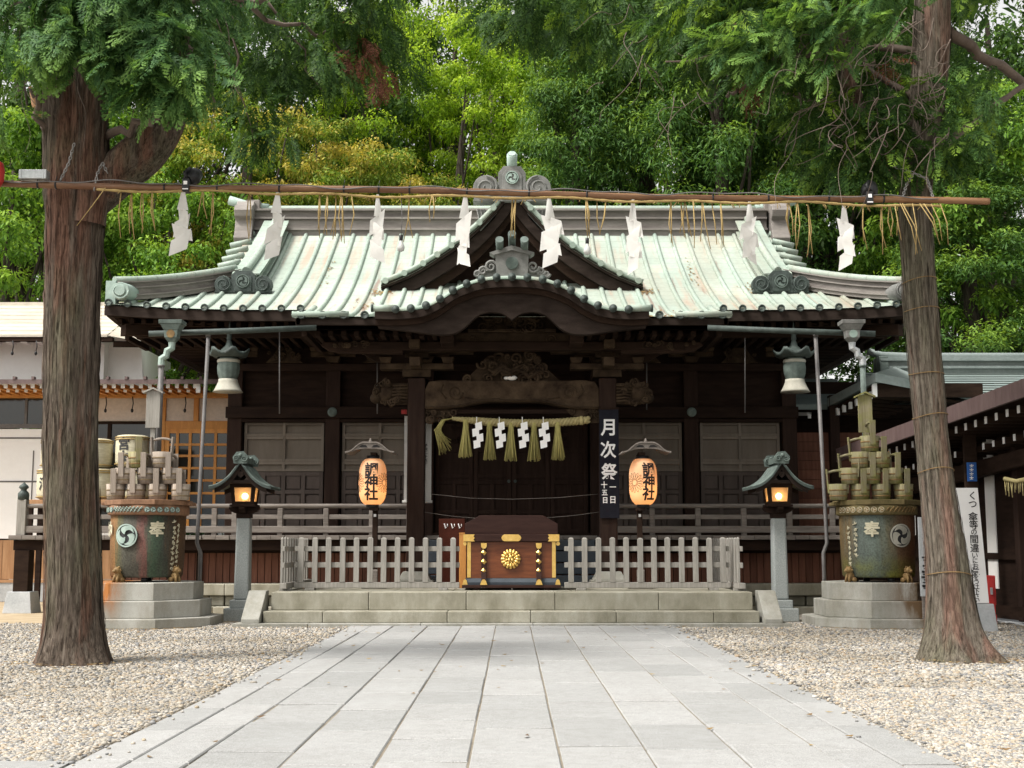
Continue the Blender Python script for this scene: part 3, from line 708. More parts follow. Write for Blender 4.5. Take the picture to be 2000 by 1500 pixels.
for s in (-1, 1):                                               # hip beam with a square nose
    q0 = Vector((s * 6.86, 22.28, 5.03)); q1 = Vector((s * 5.2, 24, 5.3)); d = (q1 - q0).normalized(); sd = Vector((-d.y, d.x, 0)).normalized() * .09
    vs = [q0 + sd, q0 - sd, q0 - sd - Vector((0, 0, .2)), q0 + sd - Vector((0, 0, .2)), q1 + sd, q1 - sd, q1 - sd - Vector((0, 0, .2)), q1 + sd - Vector((0, 0, .2))]
    mb.add(vs, [(0, 1, 2, 3), (4, 5, 6, 7), (0, 1, 5, 4), (1, 2, 6, 5), (2, 3, 7, 6), (3, 0, 4, 7)])
mb.build('eave_beam', M['eave_wood'], sh, .01, True)

# ridges
def ridge_box(name, pts, wd, h, roll, mat=None):
    """stacked ridge: three tiers of mouldings and a round roll on top, along pts (their feet)"""
    mb = MB(); pts = [Vector(p) for p in pts]; m = len(pts)
    for a, b, ww in ((0, .22, 1.15), (.22, .3, 1.4), (.3, .68, .95), (.68, .76, 1.25), (.76, 1.0, 1.02), (1., 1.08, 1.45)):
        vs = []
        for i, p in enumerate(pts):
            t = (pts[min(i + 1, m - 1)] - pts[max(i - 1, 0)]).normalized(); sd = Vector((-t.y, t.x, 0))
            sd = sd.normalized() * wd / 2 * ww
            vs += [p + sd + Vector((0, 0, a * h)), p - sd + Vector((0, 0, a * h)), p - sd + Vector((0, 0, b * h)), p + sd + Vector((0, 0, b * h))]
        mb.add(vs, [(i * 4 + k, i * 4 + (k + 1) % 4, i * 4 + 4 + (k + 1) % 4, i * 4 + 4 + k) for i in range(m - 1) for k in range(4)] + [(0, 1, 2, 3), tuple((m - 1) * 4 + k for k in (3, 2, 1, 0))])
    o = mb.build(name, mat or M['ridge'], sh)
    mb = MB(); mb.tube([p + Vector((0, 0, h * 1.08 + roll * .6)) for p in pts], roll, 10)
    r = mb.build('ridge_roll', M['roof_rib'], o); ORG[r.name] = ORG[sh.name]
    return o
ridge_box('main_ridge', [(x, RY, 7.66) for x in np.linspace(-5.45, 5.4, 12)], .42, .54, .085)
for s in (-1, 1):
    ridge_box('descending_ridge', [(s * 4.98, y, zs(y) + .02) for y in np.linspace(26.42, 23.5, 10)], .36, .30, .075, M['roof_rib'])
    ridge_box('corner_ridge', [(s * (EX - .12 - u), 22.12 + u, zs(22.12 + u) + lift(EX - .12 - u, 22.12 + u) + .0 + .04 * (1 - u)) for u in np.linspace(0, 1.75, 9)], .26, .30, .07)
def scroll_end(parent, name, cx, cy, cz, w0, h0, rs, mat, crest=None, th=.16, dz=0, cf=.5):
    """ridge-end tile facing the photographer: shouldered block, two side scrolls, crest disc"""
    mb = MB()
    a = w0 / 2
    mb.prism([(cx - a, cz), (cx - a, cz + h0 * .8), (cx - a * .62, cz + h0), (cx + a * .62, cz + h0), (cx + a, cz + h0 * .8), (cx + a, cz)], cy, cy + th)
    mb.prism([(cx - a * .72, cz + .03), (cx - a * .72, cz + h0 * .72), (cx - a * .45, cz + h0 * .88), (cx + a * .45, cz + h0 * .88), (cx + a * .72, cz + h0 * .72), (cx + a * .72, cz + .03)], cy - .02, cy)
    for s in (-1, 1):
        x = cx + s * (a + rs * .9); z = cz + rs * .95 + dz
        for r, d in ((rs, 0), (rs * .6, .03)):
            n = 18; mb.prism([(x + r * math.cos(2 * math.pi * k / n), z + r * math.sin(2 * math.pi * k / n)) for k in range(n)], cy - d, cy + th)
        mb.spiral(x, z, cy - .034, rs * .9, 1.9, rs * .10, s, math.pi / 2 if s > 0 else math.pi / 2)
        mb.prism([(cx + s * a * .8, cz - .0), (cx + s * (a + rs * 1.9), cz - .0), (cx + s * (a + rs * 1.7), cz + rs * .5 + dz), (cx + s * a * .8, cz + rs * .6 + dz)][::s], cy + .012, cy + th - .01)
    o = mb.build(name, mat, parent, .008)
    if crest:
        c = MB(); z = cz + h0 * cf; r = a * crest
        ring(c, lambda p, q, h: Vector((cx + p, cy - .02 - h, z + q)), r * 1.02, r * 1.18, .03)
        commas(c, lambda p, q, h: Vector((cx + p, cy - .018 - h, z + q)), r * .95, .025, math.pi / 2)
        k = c.build('crest', M['pale_verd'] if crest > .3 and mat is not M['dark_verd'] else M['verdigris'], o)
        ORG[k.name] = ORG[o.name]
    return o
for s in (-1, 1):
    scroll_end(sh, 'ridge_ornament', s * 4.98, 23.28, zs(23.35) + .0, .44, .42, .165, M['dark_verd'], .48)
    # corner ornament: a fat roll facing outwards and a small crested block
    mb = MB(); c = P(232, 572, 21.98); x = s * abs(c.x)
    mb.tube([(x + s * -.05, 21.9, c.z + .02), (x - s * .10, 22.35, c.z + .06)], .155, 18); mb.tube([(x + s * -.05, 21.86, c.z + .02), (x - s * .05, 21.92, c.z + .02)], .09, 14)
    mb.box(min(x + s * .06, x + s * .24), max(x + s * .06, x + s * .24), 22.0, 22.2, c.z - .2, c.z + .22)
    mb.spiral(x - s * .05, c.z + .02, 21.885, .15, 2, .018, s)
    mb.build('corner_ornament', M['pale_verd'] if s < 0 else M['orn'], sh, .012)
    # slab at the end of the main ridge, scrolled profile seen from its edge
    mb = MB()
    x0, x1 = (5.45, 5.82)
    prof = [(7.42, .0), (7.46, .22), (7.55, .27), (7.72, .2), (7.95, .15), (8.02, .26), (8.14, .3), (8.24, .25), (8.3, .1), (8.4, .02)]
    f = [(RY - .28 - d, z) for z, d in prof] + [(RY + .28 + d, z) for z, d in prof[::-1]]
    mb.prism(f, s * x0, s * x1, 'x'); mb.box(min(s * 5.36, s * 5.66), max(s * 5.36, s * 5.66), RY - .2, RY + .2, 8.2, 8.46)
    mb.build('ridge_end_slab', M['ridge'], sh, .015)
    mb = MB(); mb.tube([(s * 5.2, RY, 8.33), (s * 5.6, RY, 8.37), (s * 6.05, RY, 8.5)], [.085, .09, .1], 14); mb.build('ridge_finial', M['pale_verd'], sh)
    mb = MB(); mb.prism([(RY - 2.6, 6.3), (RY, 8.0), (RY + 2.6, 6.3)], s * 5.2, s * 5.3, 'x'); mb.build('end_gable_wall', M['barge'], sh)

# dormer gable
GY = 23.55
rk = [(0, 365), (20, 391), (40, 415), (62, 438), (86, 459), (111, 479), (138, 497), (166, 515), (194, 531), (223, 544), (256, 557)]
rk = [(P(999 + d, y, GY).x, P(999 + d, y, GY).z) for d, y in rk]
rk = [(max(0, a), b) for a, b in rk]; rk[0] = (0, rk[0][1])
rk = interp(rk, 28)
def yslope(z):
    lo, hi = 22.0, 26.6
    if z >= zs(hi): return hi
    for _ in range(40):
        m = (lo + hi) / 2
        if zs(m) < z: lo = m
        else: hi = m
    return hi
mb = MB(); rr = MB()
for s in (-1, 1):
    mb.grid([[Vector((s * x, GY - .12 + (max(yslope(z), GY) + .1 - GY + .12) * u, z)) for u in (0, .1, 1)] for x, z in rk])
    mb.grid([[Vector((s * x, GY - .12 + (max(yslope(z), GY) + .1 - GY + .12) * u, z - .05)) for u in (0, .1, 1)] for x, z in rk])
    rr.tube([(s * x, GY - .08, z + .045) for x, z in rk], .05, 8)
    rr.tube([(s * x, GY + .14, z + .055) for x, z in rk], .055, 8)
    L = 0
    for i in range(1, len(rk)):
        L += math.hypot(rk[i][0] - rk[i - 1][0], rk[i][1] - rk[i - 1][1])
        if L > .30 and rk[i][0] > .3:
            L = 0; x, z = rk[i]; rr.tube([(s * x, GY + .2, z + .06), (s * x, GY - .17, z + .02)], .058, 10)
mb.build('dormer_roof', M['roof'], sh); rr.build('dormer_edge_roll', M['roof_rib'], sh)
mb = MB()
for s in (-1, 1):
    def off(d, k=1.): return [(s * x, z - d * (1 + .35 * k * (1 - x / 2.5))) for x, z in rk]
    mb.band(off(.02), off(.09), GY - .1, GY + .06)
mb.build('dormer_eave_board', M['barge'], sh)
mb = MB()
for s in (-1, 1):
    top = [(s * x, z - .1 * (1 + .35 * (1 - x / 2.5))) for x, z in rk[:27]]; bot = [(s * x * .995, z - (.33 + .10 * (1 - x / 2.5))) for x, z in rk[:27]]
    mb.band(top, bot, GY - .02, GY + .12)
mb.build('bargeboard', M['barge'], sh)
mb = MB()
for s in (-1, 1):
    top = [(s * x, z - .34 - .1 * (1 - x / 2.5)) for x, z in rk[:24]]; bot = [(s * x, max(z - .58, 5.9)) for x, z in rk[:24]]
    mb.band(top, bot, GY + .1, GY + .2)
mb.build('inner_bargeboard', M['eave_wood'], sh)
mb = MB(); mb.prism([(-2.3, 5.7), (0, 7.6), (2.3, 5.7)], GY + .45, GY + .5); mb.build('gable_wall', M['dark_wood'], sh)
mb = MB()
for k in range(22):
    a = random.uniform(-.62, .62); z = 6.25 + random.uniform(0, .42) * (1 - abs(a)); mb.spiral(a, z, GY + .4 + random.uniform(-.03, .03), random.uniform(.05, .1), 1.5, .022, random.choice((-1, 1)), random.random() * 6)
mb.build('gable_carving', M['carved'], sh)
p = P(999, 394, GY - .1)
scroll_end(sh, 'gable_ornament', 0, GY - .14, p.z, .52, .68, .25, M['orn'], .40, .3, .02, .66)
mb = MB()                                                       # trailing side scrolls below the bar
for s in (-1, 1):
    mb.prism([(s * .28, 7.42), (s * .66, 7.46), (s * .62, 7.2), (s * .72, 7.02), (s * .5, 7.08), (s * .3, 7.3)][::s], GY - .02, GY + .1)
    for k in range(3): mb.tube([(s * (.66 - .07 * k), GY - .03, 7.45), (s * (.6 - .07 * k), GY - .03, 7.2), (s * (.7 - .05 * k), GY - .03, 7.04)], .018, 6)
mb.build('ornament_fin', M['orn'], sh, .01)
mb = MB(); a = P(998, 376, GY - .1); b = P(998, 300, GY - .2)
mb.tube([(0, GY + .3, p.z + .62), (0, GY - .02, p.z + .68), (0, GY - .2, b.z - .02)], [.09, .095, .10], 16)
mb.tube([(0, GY - .2, b.z - .02), (0, GY - .225, b.z)], [.075, .075], 14); mb.build('ornament_horn', M['pale_verd'], sh)

# porch gable (undulating)
KY = 19.9
kk = [(0, 546), (30, 547), (57, 550), (85, 558), (112, 570), (139, 588), (166, 601), (196, 607), (226, 609), (268, 608)]
def kz(pts, n=26): return interp([(P(1000 + d, y, KY).x, P(1000 + d, y, KY).z) for d, y in pts], n)
kr = kz(kk)
kfull = [(-x, z) for x, z in kr[:0:-1]] + kr
mb = MB()
def kback(x, z): return max(20.15, min(23.0, yslope2(z) + .05))
def yslope2(z):
    lo, hi = 20.0, 23.5
    for _ in range(40):
        m = (lo + hi) / 2
        if zs(m) < z: lo = m
        else: hi = m
    return hi
mb.grid([[Vector((x, KY + (kback(x, z) - KY) * u, z + .01)) for u in (0, .3, .65, 1)] for x, z in kfull])
mb.build('porch_gable_roof', M['roof'], sh)
rr = MB(); cp = MB()
arc = [0.]
for i in range(1, len(kr)): arc.append(arc[-1] + math.hypot(kr[i][0] - kr[i - 1][0], kr[i][1] - kr[i - 1][1]))
for k in range(0, 9):
    L = k * .243
    if L > arc[-1]: break
    x = float(np.interp(L, arc, [q[0] for q in kr])); z = float(np.interp(L, arc, [q[1] for q in kr]))
    for s in ((-1, 1) if k else (1,)):
        rr.tube([(s * x, KY - .05, z + .03), (s * x, KY + (kback(x, z) - KY) * .5, z + .04), (s * x, kback(x, z), z + .04)], .058, 10)
        cp.tube([(s * x, KY - .085, z + .03), (s * x, KY - .04, z + .03)], .064, 14); cp.tube([(s * x, KY - .1, z + .03), (s * x, KY - .08, z + .03)], .04, 10)
for s in (-1, 1):
    rr.tube([(s * 1.85, KY, kr[-1][1] + .05), (s * 2.2, KY, kr[-1][1] + .05)], .055, 10); cp.tube([(s * 2.19, KY, kr[-1][1] + .05), (s * 2.225, KY, kr[-1][1] + .05)], .062, 12)
rr.tube([(x, KY + .17, z + .055) for x, z in kfull], .045, 8)
rr.mi = 1; rr.add(cp.v, cp.f, True); rr.build('porch_gable_ribs', [M['roof_rib'], M['dark_verd']], sh)
mb = MB(); mb.band([(x, z + .0) for x, z in kfull], [(x, z - .115) for x, z in kfull], KY + .0, KY + .12); mb.build('porch_fascia', M['barge'], sh)
mb = MB(); mb.band([(x, z - .11) for x, z in kfull], [(x, z - .2) for x, z in kfull], KY + .08, KY + .2); mb.build('porch_inner_fascia', M['eave_wood'], sh)
low = [(0, 626), (12, 616), (30, 611), (50, 611), (70, 619), (88, 637), (108, 650), (135, 654), (190, 648), (262, 640)]
lowz = interp([(P(1000 + d, y, KY + .15).x, P(1000 + d, y, KY + .15).z) for d, y in low], 26)
top = kz([(d, y + 22) for d, y in kk]); wz = min(lowz[-1][0], top[-1][0])
g = np.linspace(0, wz, 40)
T = [(x, float(np.interp(x, *zip(*top)))) for x in g]; B = [(x, min(float(np.interp(x, *zip(*lowz))), float(np.interp(x, *zip(*top))) - .03)) for x in g]
mb = MB(); mb.band([(-a, b) for a, b in T[:0:-1]] + T, [(-a, b) for a, b in B[:0:-1]] + B, KY + .14, KY + .28); mb.build('porch_bargeboard', M['barge'], sh, .01)
mb = MB()                                                       # underside of the curved porch roof
mb.grid([[Vector((x, KY + .2 + (kback(x, z) - KY) * u, z - .16)) for u in (0, .5, 1)] for x, z in kfull]); mb.build('porch_soffit', M['eave_wood'], sh)
# ornament on the porch gable
p = P(998, 543, 20.3)
mb = MB(); ww = P(1072, 540, 20.3).x
mb.prism([(-ww, p.z - .02), (-ww * .82, p.z + .12), (-ww * .55, p.z + .2), (ww * .55, p.z + .2), (ww * .82, p.z + .12), (ww, p.z - .02), (ww * .8, p.z - .1), (-ww * .8, p.z - .1)], 20.3, 20.42)
for s in (-1, 1):
    for q, r in ((.34, .105), (.47, .075), (.56, .055)): mb.spiral(s * q, p.z + .06 + (.56 - q) * .55, 20.28, r, 1.6, .026, -s, 0)
mb.prism([(-.25, p.z), (-.27, p.z + .36), (-.2, p.z + .44), (.2, p.z + .44), (.27, p.z + .36), (.25, p.z)], 20.24, 20.44)
mb.prism([(-.36, p.z + .4), (0, p.z + .52), (.36, p.z + .4), (.3, p.z + .36), (0, p.z + .44), (-.3, p.z + .36)], 20.2, 20.46)
o = mb.build('porch_ornament', M['orn'], sh, .008)
c = MB(); disc(c, lambda a, b, h: Vector((a, 20.238 - h, p.z + .23 + b)), .1, .025); q1 = c.build('crest', M['verdigris'], o); ORG[q1.name] = ORG[sh.name]
mb = MB()
for x, dz in ((-.2, .42), (0, .52), (.2, .42)): mb.tube([(x, 20.45, p.z + dz - .02), (x, 20.2, p.z + dz + .08), (x, 20.05, p.z + dz + .16)], [.055, .06, .065], 14)
mb.build('ornament_horns', M['verdigris'], sh)
# ------------------------------------------------------------------ porch posts, beams and carvings
def swirl_field(mb, x0, x1, z0, z1, y, n, r=(.04, .1), th=.02, shape=None):
    k = 0
    while k < n:
        x = random.uniform(x0, x1); z = random.uniform(z0, z1)
        if shape and not shape(x, z): k += .2; continue
        k += 1
        mb.spiral(x, z, y + random.uniform(-.05, .04), random.uniform(*r), random.uniform(1, 1.9), th * random.uniform(.7, 1.3), random.choice((-1, 1)), random.random() * 6.3, 18)
PX = 1.6; PY = 21.4
for s in (-1, 1):
    mb = MB(); mb.box(s * PX - .145, s * PX + .145, PY - .145, PY + .145, .74, 3.95); po = mb.build('porch_post', M['dark_wood_v'], sh, .02)
    mb = MB(); mb.taper(s * PX, PY, .48, .60, .33, .33, .31, .31); mb.taper(s * PX, PY, .60, .74, .27, .27, .19, .19); b = mb.build('base_stone', M['tier_stone'], po, .01); ORG[b.name] = ORG[sh.name]
    # bracket cluster above the post
    mb = MB(); z = 3.97
    for i, (wd, h) in enumerate(((.24, .13), (.62, .10), (.2, .08), (.95, .11))):
        mb.box(s * PX - wd, s * PX + wd, PY - .13, PY + .13, z, z + h)
        if i in (1, 3):
            for q in (-1, 0, 1): mb.taper(s * PX + q * (wd - .1), PY - .08, z + h, z + h + .1, .075, .09, .11, .12)
        z += h + (.1 if i in (1, 3) else 0)
    mb.box(s * PX - .09, s * PX + .09, PY - .55, PY + .2, 4.1, 4.25); mb.box(s * PX - .09, s * PX + .09, PY - .7, PY + .2, 4.38, 4.52)
    mb.build('bracket_cluster', M['carved'], sh, .012)
    # carved beast-head nosing
    mb = MB(); cx = s * (PX + .145)
    mb.box(min(cx, cx + s * .3), max(cx, cx + s * .3), PY - .12, PY + .12, 3.52, 3.86)
    mb.ball((cx + s * .38, PY - .02, 3.70), .2, .16, .19); mb.ball((cx + s * .52, PY - .05, 3.62), .12, .12, .1); mb.ball((cx + s * .36, PY - .12, 3.82), .1, .08, .07)
    for k in range(26):
        a = random.random() * 6.28; mb.spiral(cx + s * (.33 + .2 * math.cos(a)), 3.70 + .17 * math.sin(a), PY - random.uniform(.08, .2), random.uniform(.035, .07), 1.4, .02, random.choice((-1, 1)), a, 16)
    for k in range(6): mb.tube([(cx + s * .0, PY - .14, 3.55 + k * .055), (cx + s * .14, PY - .15, 3.57 + k * .05), (cx + s * .26, PY - .15, 3.54 + k * .055)], .018, 6)
    mb.build('beast_head_nosing', M['carved'], sh)
    mb = MB(); sx = s * (PX - .145)
    mb.prism([(sx, 3.43), (sx - s * .55, 3.43), (sx - s * .5, 3.36), (sx - s * .3, 3.26), (sx - s * .12, 3.2), (sx, 3.2)][::-s], PY - .06, PY + .06)
    swirl_field(mb, min(sx, sx - s * .5), max(sx, sx - s * .5), 3.24, 3.42, PY - .08, 9, (.04, .08), .02)
    mb.build('bracket_carving', M['carved'], sh)
# lower rainbow beam
mb = MB()
top = interp([(0, 3.905), (.9, 3.905), (1.3, 3.895), (1.42, 3.85), (1.455, 3.76)], 24); bot = interp([(0, 3.545), (.55, 3.53), (.8, 3.47), (1.1, 3.43), (1.455, 3.43)], 24)
F = lambda c: [(-a, b) for a, b in c[:0:-1]] + c
mb.band(F(top), F(bot), PY - .14, PY + .14)
mb.build('rainbow_beam', M['carved'], sh, .02)
mb = MB()
for s in (-1, 1):
    mb.spiral(s * .95, 3.70, PY - .145, .13, 1.7, .016, s); mb.spiral(s * .95, 3.70, PY - .145, .09, 1.2, .014, s, 2)
    mb.tube([(s * .8, PY - .142, 3.62), (s * .55, PY - .142, 3.58), (s * .2, PY - .142, 3.6)], .012, 6); mb.tube([(s * 1.1, PY - .142, 3.6), (s * 1.2, PY - .142, 3.72), (s * 1.15, PY - .142, 3.84)], .014, 6)
mb.tube([(x, PY - .145, b + .03) for x, b in F(bot)], .016, 6)
o = mb.build('beam_carving', M['carved'], sh)
mb = MB(); mb.box(-1.45, 1.45, PY - .04, PY + .04, 3.36, 3.425); mb.build('tie_rail', M['dark_wood'], sh)
mb = MB()
for k in range(4): mb.tube([(-.83 + k * .43, PY + .02, 3.385), (-.83 + (k + 1) * .43 - .012, PY + .02, 3.385)], .026, 10)
mb.build('bamboo_rail', M['orange_wood'], sh)
# dragon panel above
mb = MB(); mb.prism([(-.8, 3.92), (-.55, 4.16), (-.42, 4.33), (.42, 4.33), (.55, 4.16), (.8, 3.92)], PY - .02, PY + .06)
shp = lambda x, z: z < 4.34 - max(0, abs(x) - .35) * .95 and z > 3.93
swirl_field(mb, -.8, .8, 3.93, 4.34, PY - .08, 46, (.05, .11), .026, shp)
for k in range(5):
    x = random.uniform(-.5, .3); z = random.uniform(4.0, 4.2); mb.tube([(x + q * .09, PY - .12, z + .06 * math.sin(q * 1.7 + k)) for q in range(6)], [.02, .035, .045, .045, .035, .015], 8)
mb.build('dragon_carving', M['carved'], sh)
mb = MB(); mb.ball((-.09, PY - .1, 3.95), .05, .04, .03); mb.ball((.0, PY - .1, 3.955), .09, .05, .045); mb.build('white_carving', M['plaster'], sh)
# upper rainbow beam with side blocks
mb = MB()
top = [(x, 4.66) for x, _ in interp([(0, 0), (.95, 0)], 16)]; bot = interp([(0, 4.43), (.5, 4.42), (.7, 4.38), (.95, 4.37)], 16)
mb.band(F(top), F(bot), PY - .5, PY - .24); mb.build('upper_rainbow_beam', M['carved'], sh, .015)
mb = MB()
for s in (-1, 1): mb.spiral(s * .64, 4.54, PY - .51, .09, 1.7, .014, s); mb.tube([(s * .5, PY - .505, 4.47), (s * .2, PY - .505, 4.455), (0, PY - .505, 4.455)], .012, 6)
mb.build('beam_carving', M['carved'], sh)
mb = MB()
for s in (-1, 1): mb.box(s * 1.05 - .11, s * 1.05 + .11, PY - 1.0, PY - .2, 4.40, 4.72); mb.box(s * 1.05 - .15, s * 1.05 + .15, PY - 1.02, PY - .6, 4.66, 4.78)
mb.build('beam_nosing', M['eave_wood'], sh, .015)
mb = MB(); mb.box(-.72, .72, PY - .7, PY - .62, 4.64, 4.95)
swirl_field(mb, -.55, .55, 4.68, 4.92, 20.62, 30, (.05, .12), .026, lambda x, z: (x / .6) ** 2 + ((z - 4.8) / .2) ** 2 < 1)
for s in (-1, 1): mb.tube([(s * (.05 + .09 * k), 20.6, 4.85 + .06 * math.sin(k * 1.3)) for k in range(6)], [.03, .045, .045, .04, .03, .015], 8)
mb.build('gable_carving', M['carved'], sh)
# eaves purlin of the porch with carved ends
mb = MB(); mb.box(-2.85, 2.85, 20.85, 21.05, 4.36, 4.5)
for s in (-1, 1):
    mb.prism([(s * 2.85, 4.5), (s * 3.1, 4.5), (s * 3.16, 4.44), (s * 3.02, 4.35), (s * 2.85, 4.32), (s * 1.8, 4.3), (s * 1.8, 4.36)][::s], 20.88, 21.02)
    mb.prism([(s * 1.7, 4.36), (s * 2.5, 4.36), (s * 2.3, 4.24), (s * 2.05, 4.2), (s * 1.9, 4.08), (s * 1.7, 4.05)][::s], PY - .08, PY + .08)
mb.build('porch_purlin', M['eave_wood'], sh, .012)
mb = MB()
for s in (-1, 1): swirl_field(mb, min(s * 2.2, s * 3.0), max(s * 2.2, s * 3.0), 4.38, 4.48, 20.83, 10, (.03, .06), .016)
mb.build('purlin_carving', M['carved'], sh, split=True)
mb = MB()                                                       # curved tie beams from the porch posts back to the hall
for s in (-1, 1): mb.tube([(s * PX, PY + .1, 3.75), (s * PX, PY + .9, 3.98), (s * PX, PY + 1.8, 4.05), (s * PX, 24, 4.05)], [.13, .14, .14, .13], 10)
mb.build('tie_beam', M['dark_wood'], sh)

# ------------------------------------------------------------------ hall front
WY = 24.0; FZ = 1.34
CX = [-5.2, -3.36, -1.6, 1.6, 3.36, 5.2]
for x in CX:
    mb = MB(); mb.box(x - .135, x + .135, WY - .13, WY + .13, FZ, 5.2); mb.build('column', M['dark_wood_v'], sh, .015)
mb = MB(); mb.box(-5.35, 5.35, WY + .06, WY + .12, 3.7, 5.4)
for s in (-1, 1): mb.box(s * 5.2 - .05, s * 5.2 + .05, WY + .13, 29.4, FZ, 5.4)
mb.box(-5.2, 5.2, 29.3, 29.4, FZ, 5.4); mb.build('wall', M['dark_wood'], sh)
mb = MB()
mb.box(-5.36, 5.36, WY - .19, WY - .132, 3.53, 3.745); mb.box(-5.5, 5.5, WY - .17, WY - .131, 4.42, 4.56); mb.box(-5.6, 5.6, WY - .3, WY - .135, 4.98, 5.12)
mb.box(-5.3, 5.3, WY - .12, WY + .05, 3.46, 3.528); mb.box(-5.3, 5.3, WY - .12, WY + .05, FZ, FZ + .06); mb.build('lintel', M['dark_wood'], sh, .012)
mb = MB()
for x in CX:
    mb.taper(x, WY - .16, 4.57, 4.68, .1, .12, .15, .16); mb.box(x - .42, x + .42, WY - .22, WY - .12, 4.685, 4.78)
    for q in (-.36, 0, .36): mb.taper(x + q, WY - .17, 4.785, 4.86, .06, .07, .085, .09)
    mb.box(x - .05, x + .05, WY - .6, WY - .1, 4.70, 4.8)
for x in (-4.28, -2.45, 2.45, 4.28): mb.prism([(x - .35, 4.57), (x - .2, 4.72), (x - .12, 4.86), (x + .12, 4.86), (x + .2, 4.72), (x + .35, 4.57)], WY - .2, WY - .14)
mb.build('wall_bracket', M['carved'], sh, .01, True)
mb = MB()
for x in (-4.28, -2.45, 2.45, 4.28): swirl_field(mb, x - .3, x + .3, 4.6, 4.84, WY - .22, 12, (.03, .07), .016)
mb.build('frieze_carving', M['carved'], sh, split=True)
mb = MB()
for x in (-3.36, 3.36): mb.lathe([(.0, .03), (.05, .026), (.085, .01), (.09, 0)], 16, (0, 0, 0), cap=False)
vs = []
for i, (a, b, c) in enumerate(mb.v): vs.append(((-3.36 if i < 64 else 3.36) + a, WY - .192 - c, 3.64 + b))
mb.v = vs; mb.build('nail_cover', M['verdigris'], sh)
def shutter(x0, x1, name_up='shutter_panel'):
    def frame(mb, x0, x1, z0, z1, nx, nz, rail, y):
        xs = np.linspace(x0, x1, nx + 1); zz = np.linspace(z0, z1, nz + 1)
        for i, x in enumerate(xs): a = max(x0, x - rail / 2) if 0 < i < nx else (x0 if i == 0 else x1 - rail); mb.box(a, a + rail, y, y + .05, z0, z1)
        for j, z in enumerate(zz):
            a = z - rail / 2 if 0 < j < nz else (z0 if j == 0 else z1 - rail)
            mb.box(x0 + .003, x1 - .003, y + .004, y + .05, a, a + rail)
    mb = MB(); y = WY - .02
    mb.box(x0 + .01, x1 - .01, y + .048, y + .07, 2.56, 3.45)
    frame(mb, x0, x1, 3.2, 3.46, 2, 1, .055, y); frame(mb, x0, x1, 2.72, 3.2, 2, 1, .055, y + .002); frame(mb, x0, x1, 2.54, 2.72, 2, 1, .05, y + .001)
    o = mb.build(name_up, M['shutter'], sh, .006)
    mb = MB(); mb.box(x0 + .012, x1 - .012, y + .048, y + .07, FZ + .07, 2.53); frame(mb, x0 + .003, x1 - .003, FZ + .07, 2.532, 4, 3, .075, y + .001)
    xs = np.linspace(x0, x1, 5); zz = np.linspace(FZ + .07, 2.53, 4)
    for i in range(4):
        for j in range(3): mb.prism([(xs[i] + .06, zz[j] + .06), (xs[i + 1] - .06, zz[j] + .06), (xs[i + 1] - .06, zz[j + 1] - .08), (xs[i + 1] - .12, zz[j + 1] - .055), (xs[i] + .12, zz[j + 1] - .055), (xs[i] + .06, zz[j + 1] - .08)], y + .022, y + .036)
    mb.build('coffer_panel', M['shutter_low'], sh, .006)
for a, b in ((-5.2, -3.36), (-3.36, -1.6), (1.6, 3.36), (3.36, 5.2)): shutter(a + .17, b - .17)
for k in range(4):                                              # four folding doors in the middle
    x0 = -1.44 + k * .72; x1 = x0 + .71; mb = MB(); y = WY + .03
    mb.box(x0 + .01, x1 - .01, y + .03, y + .06, FZ + .06, 3.46)
    for xx in (x0, x1 - .08): mb.box(xx, xx + .08, y, y + .05, FZ + .06, 3.46)
    for z in (FZ + .06, 1.75, 2.3, 2.42, 2.9, 3.38): mb.box(x0 + .003, x1 - .003, y + .004, y + .05, z, z + .075)
    if k % 2 == 0: mb.box(x0 + .31, x0 + .39, y + .006, y + .05, FZ + .06, 2.36)
    else: mb.box(x0 + .31, x0 + .39, y + .006, y + .05, FZ + .06, 2.36)
    mb.build('folding_door', M['dark_wood_v'], sh, .008)
mb = MB()
for x in (-.6, .6): swirl_field(mb, x - .5, x + .5, 3.0, 3.36, WY + .03, 16, (.04, .08), .014)
mb.build('door_carving', M['dark_wood'], sh, split=True)
mb = MB()
for x in (-.06, .06): disc(mb, lambda a, b, h, x=x: Vector((x + a, WY + .025 - h, 2.36 + b)), .03, .015, 16)
mb.build('door_fitting', M['dark_verd'], sh)

# veranda
mb = MB()
for x in np.arange(-8.75, 6.1, .24):
    if abs(x + .12) < 1.62: continue
    mb.box(x + .003, x + .237, 22.38 + random.uniform(-.015, .015), WY - .14, FZ - .075 + random.uniform(-.004, .004), FZ + random.uniform(-.003, .003))
for x in np.arange(-1.5, 1.49, .3): mb.box(x + .003, x + .297, 22.7, WY - .14, FZ - .07, FZ)
mb.build('veranda_floor', M['grey_wood'], sh, .006)
mb = MB(); mb.box(-8.7, -1.7, 22.5, 22.66, FZ - .26, FZ - .08); mb.box(1.7, 6.05, 22.5, 22.66, FZ - .26, FZ - .08); mb.box(-1.7, 1.7, 22.8, 22.92, FZ - .26, FZ - .08); mb.build('veranda_beam', M['dark_wood'], sh, .01)
mb = MB()
def rails(mb, x0, x1):
    mb.tube([(x0, 22.5, 1.85), (x1, 22.5, 1.85)], .04, 10)
    mb.box(x0, x1, 22.47, 22.53, 1.62, 1.70); mb.box(x0, x1, 22.44, 22.56, 1.385, 1.5)
rails(mb, -8.5, -1.76); rails(mb, 1.76, 6.05)
ps = [x for x in (-7.6, -6.8, -5.2, -4.85, -4.05, -3.25, -2.45, -1.8, 1.8, 2.45, 3.25, 4.05, 4.85, 5.6)]
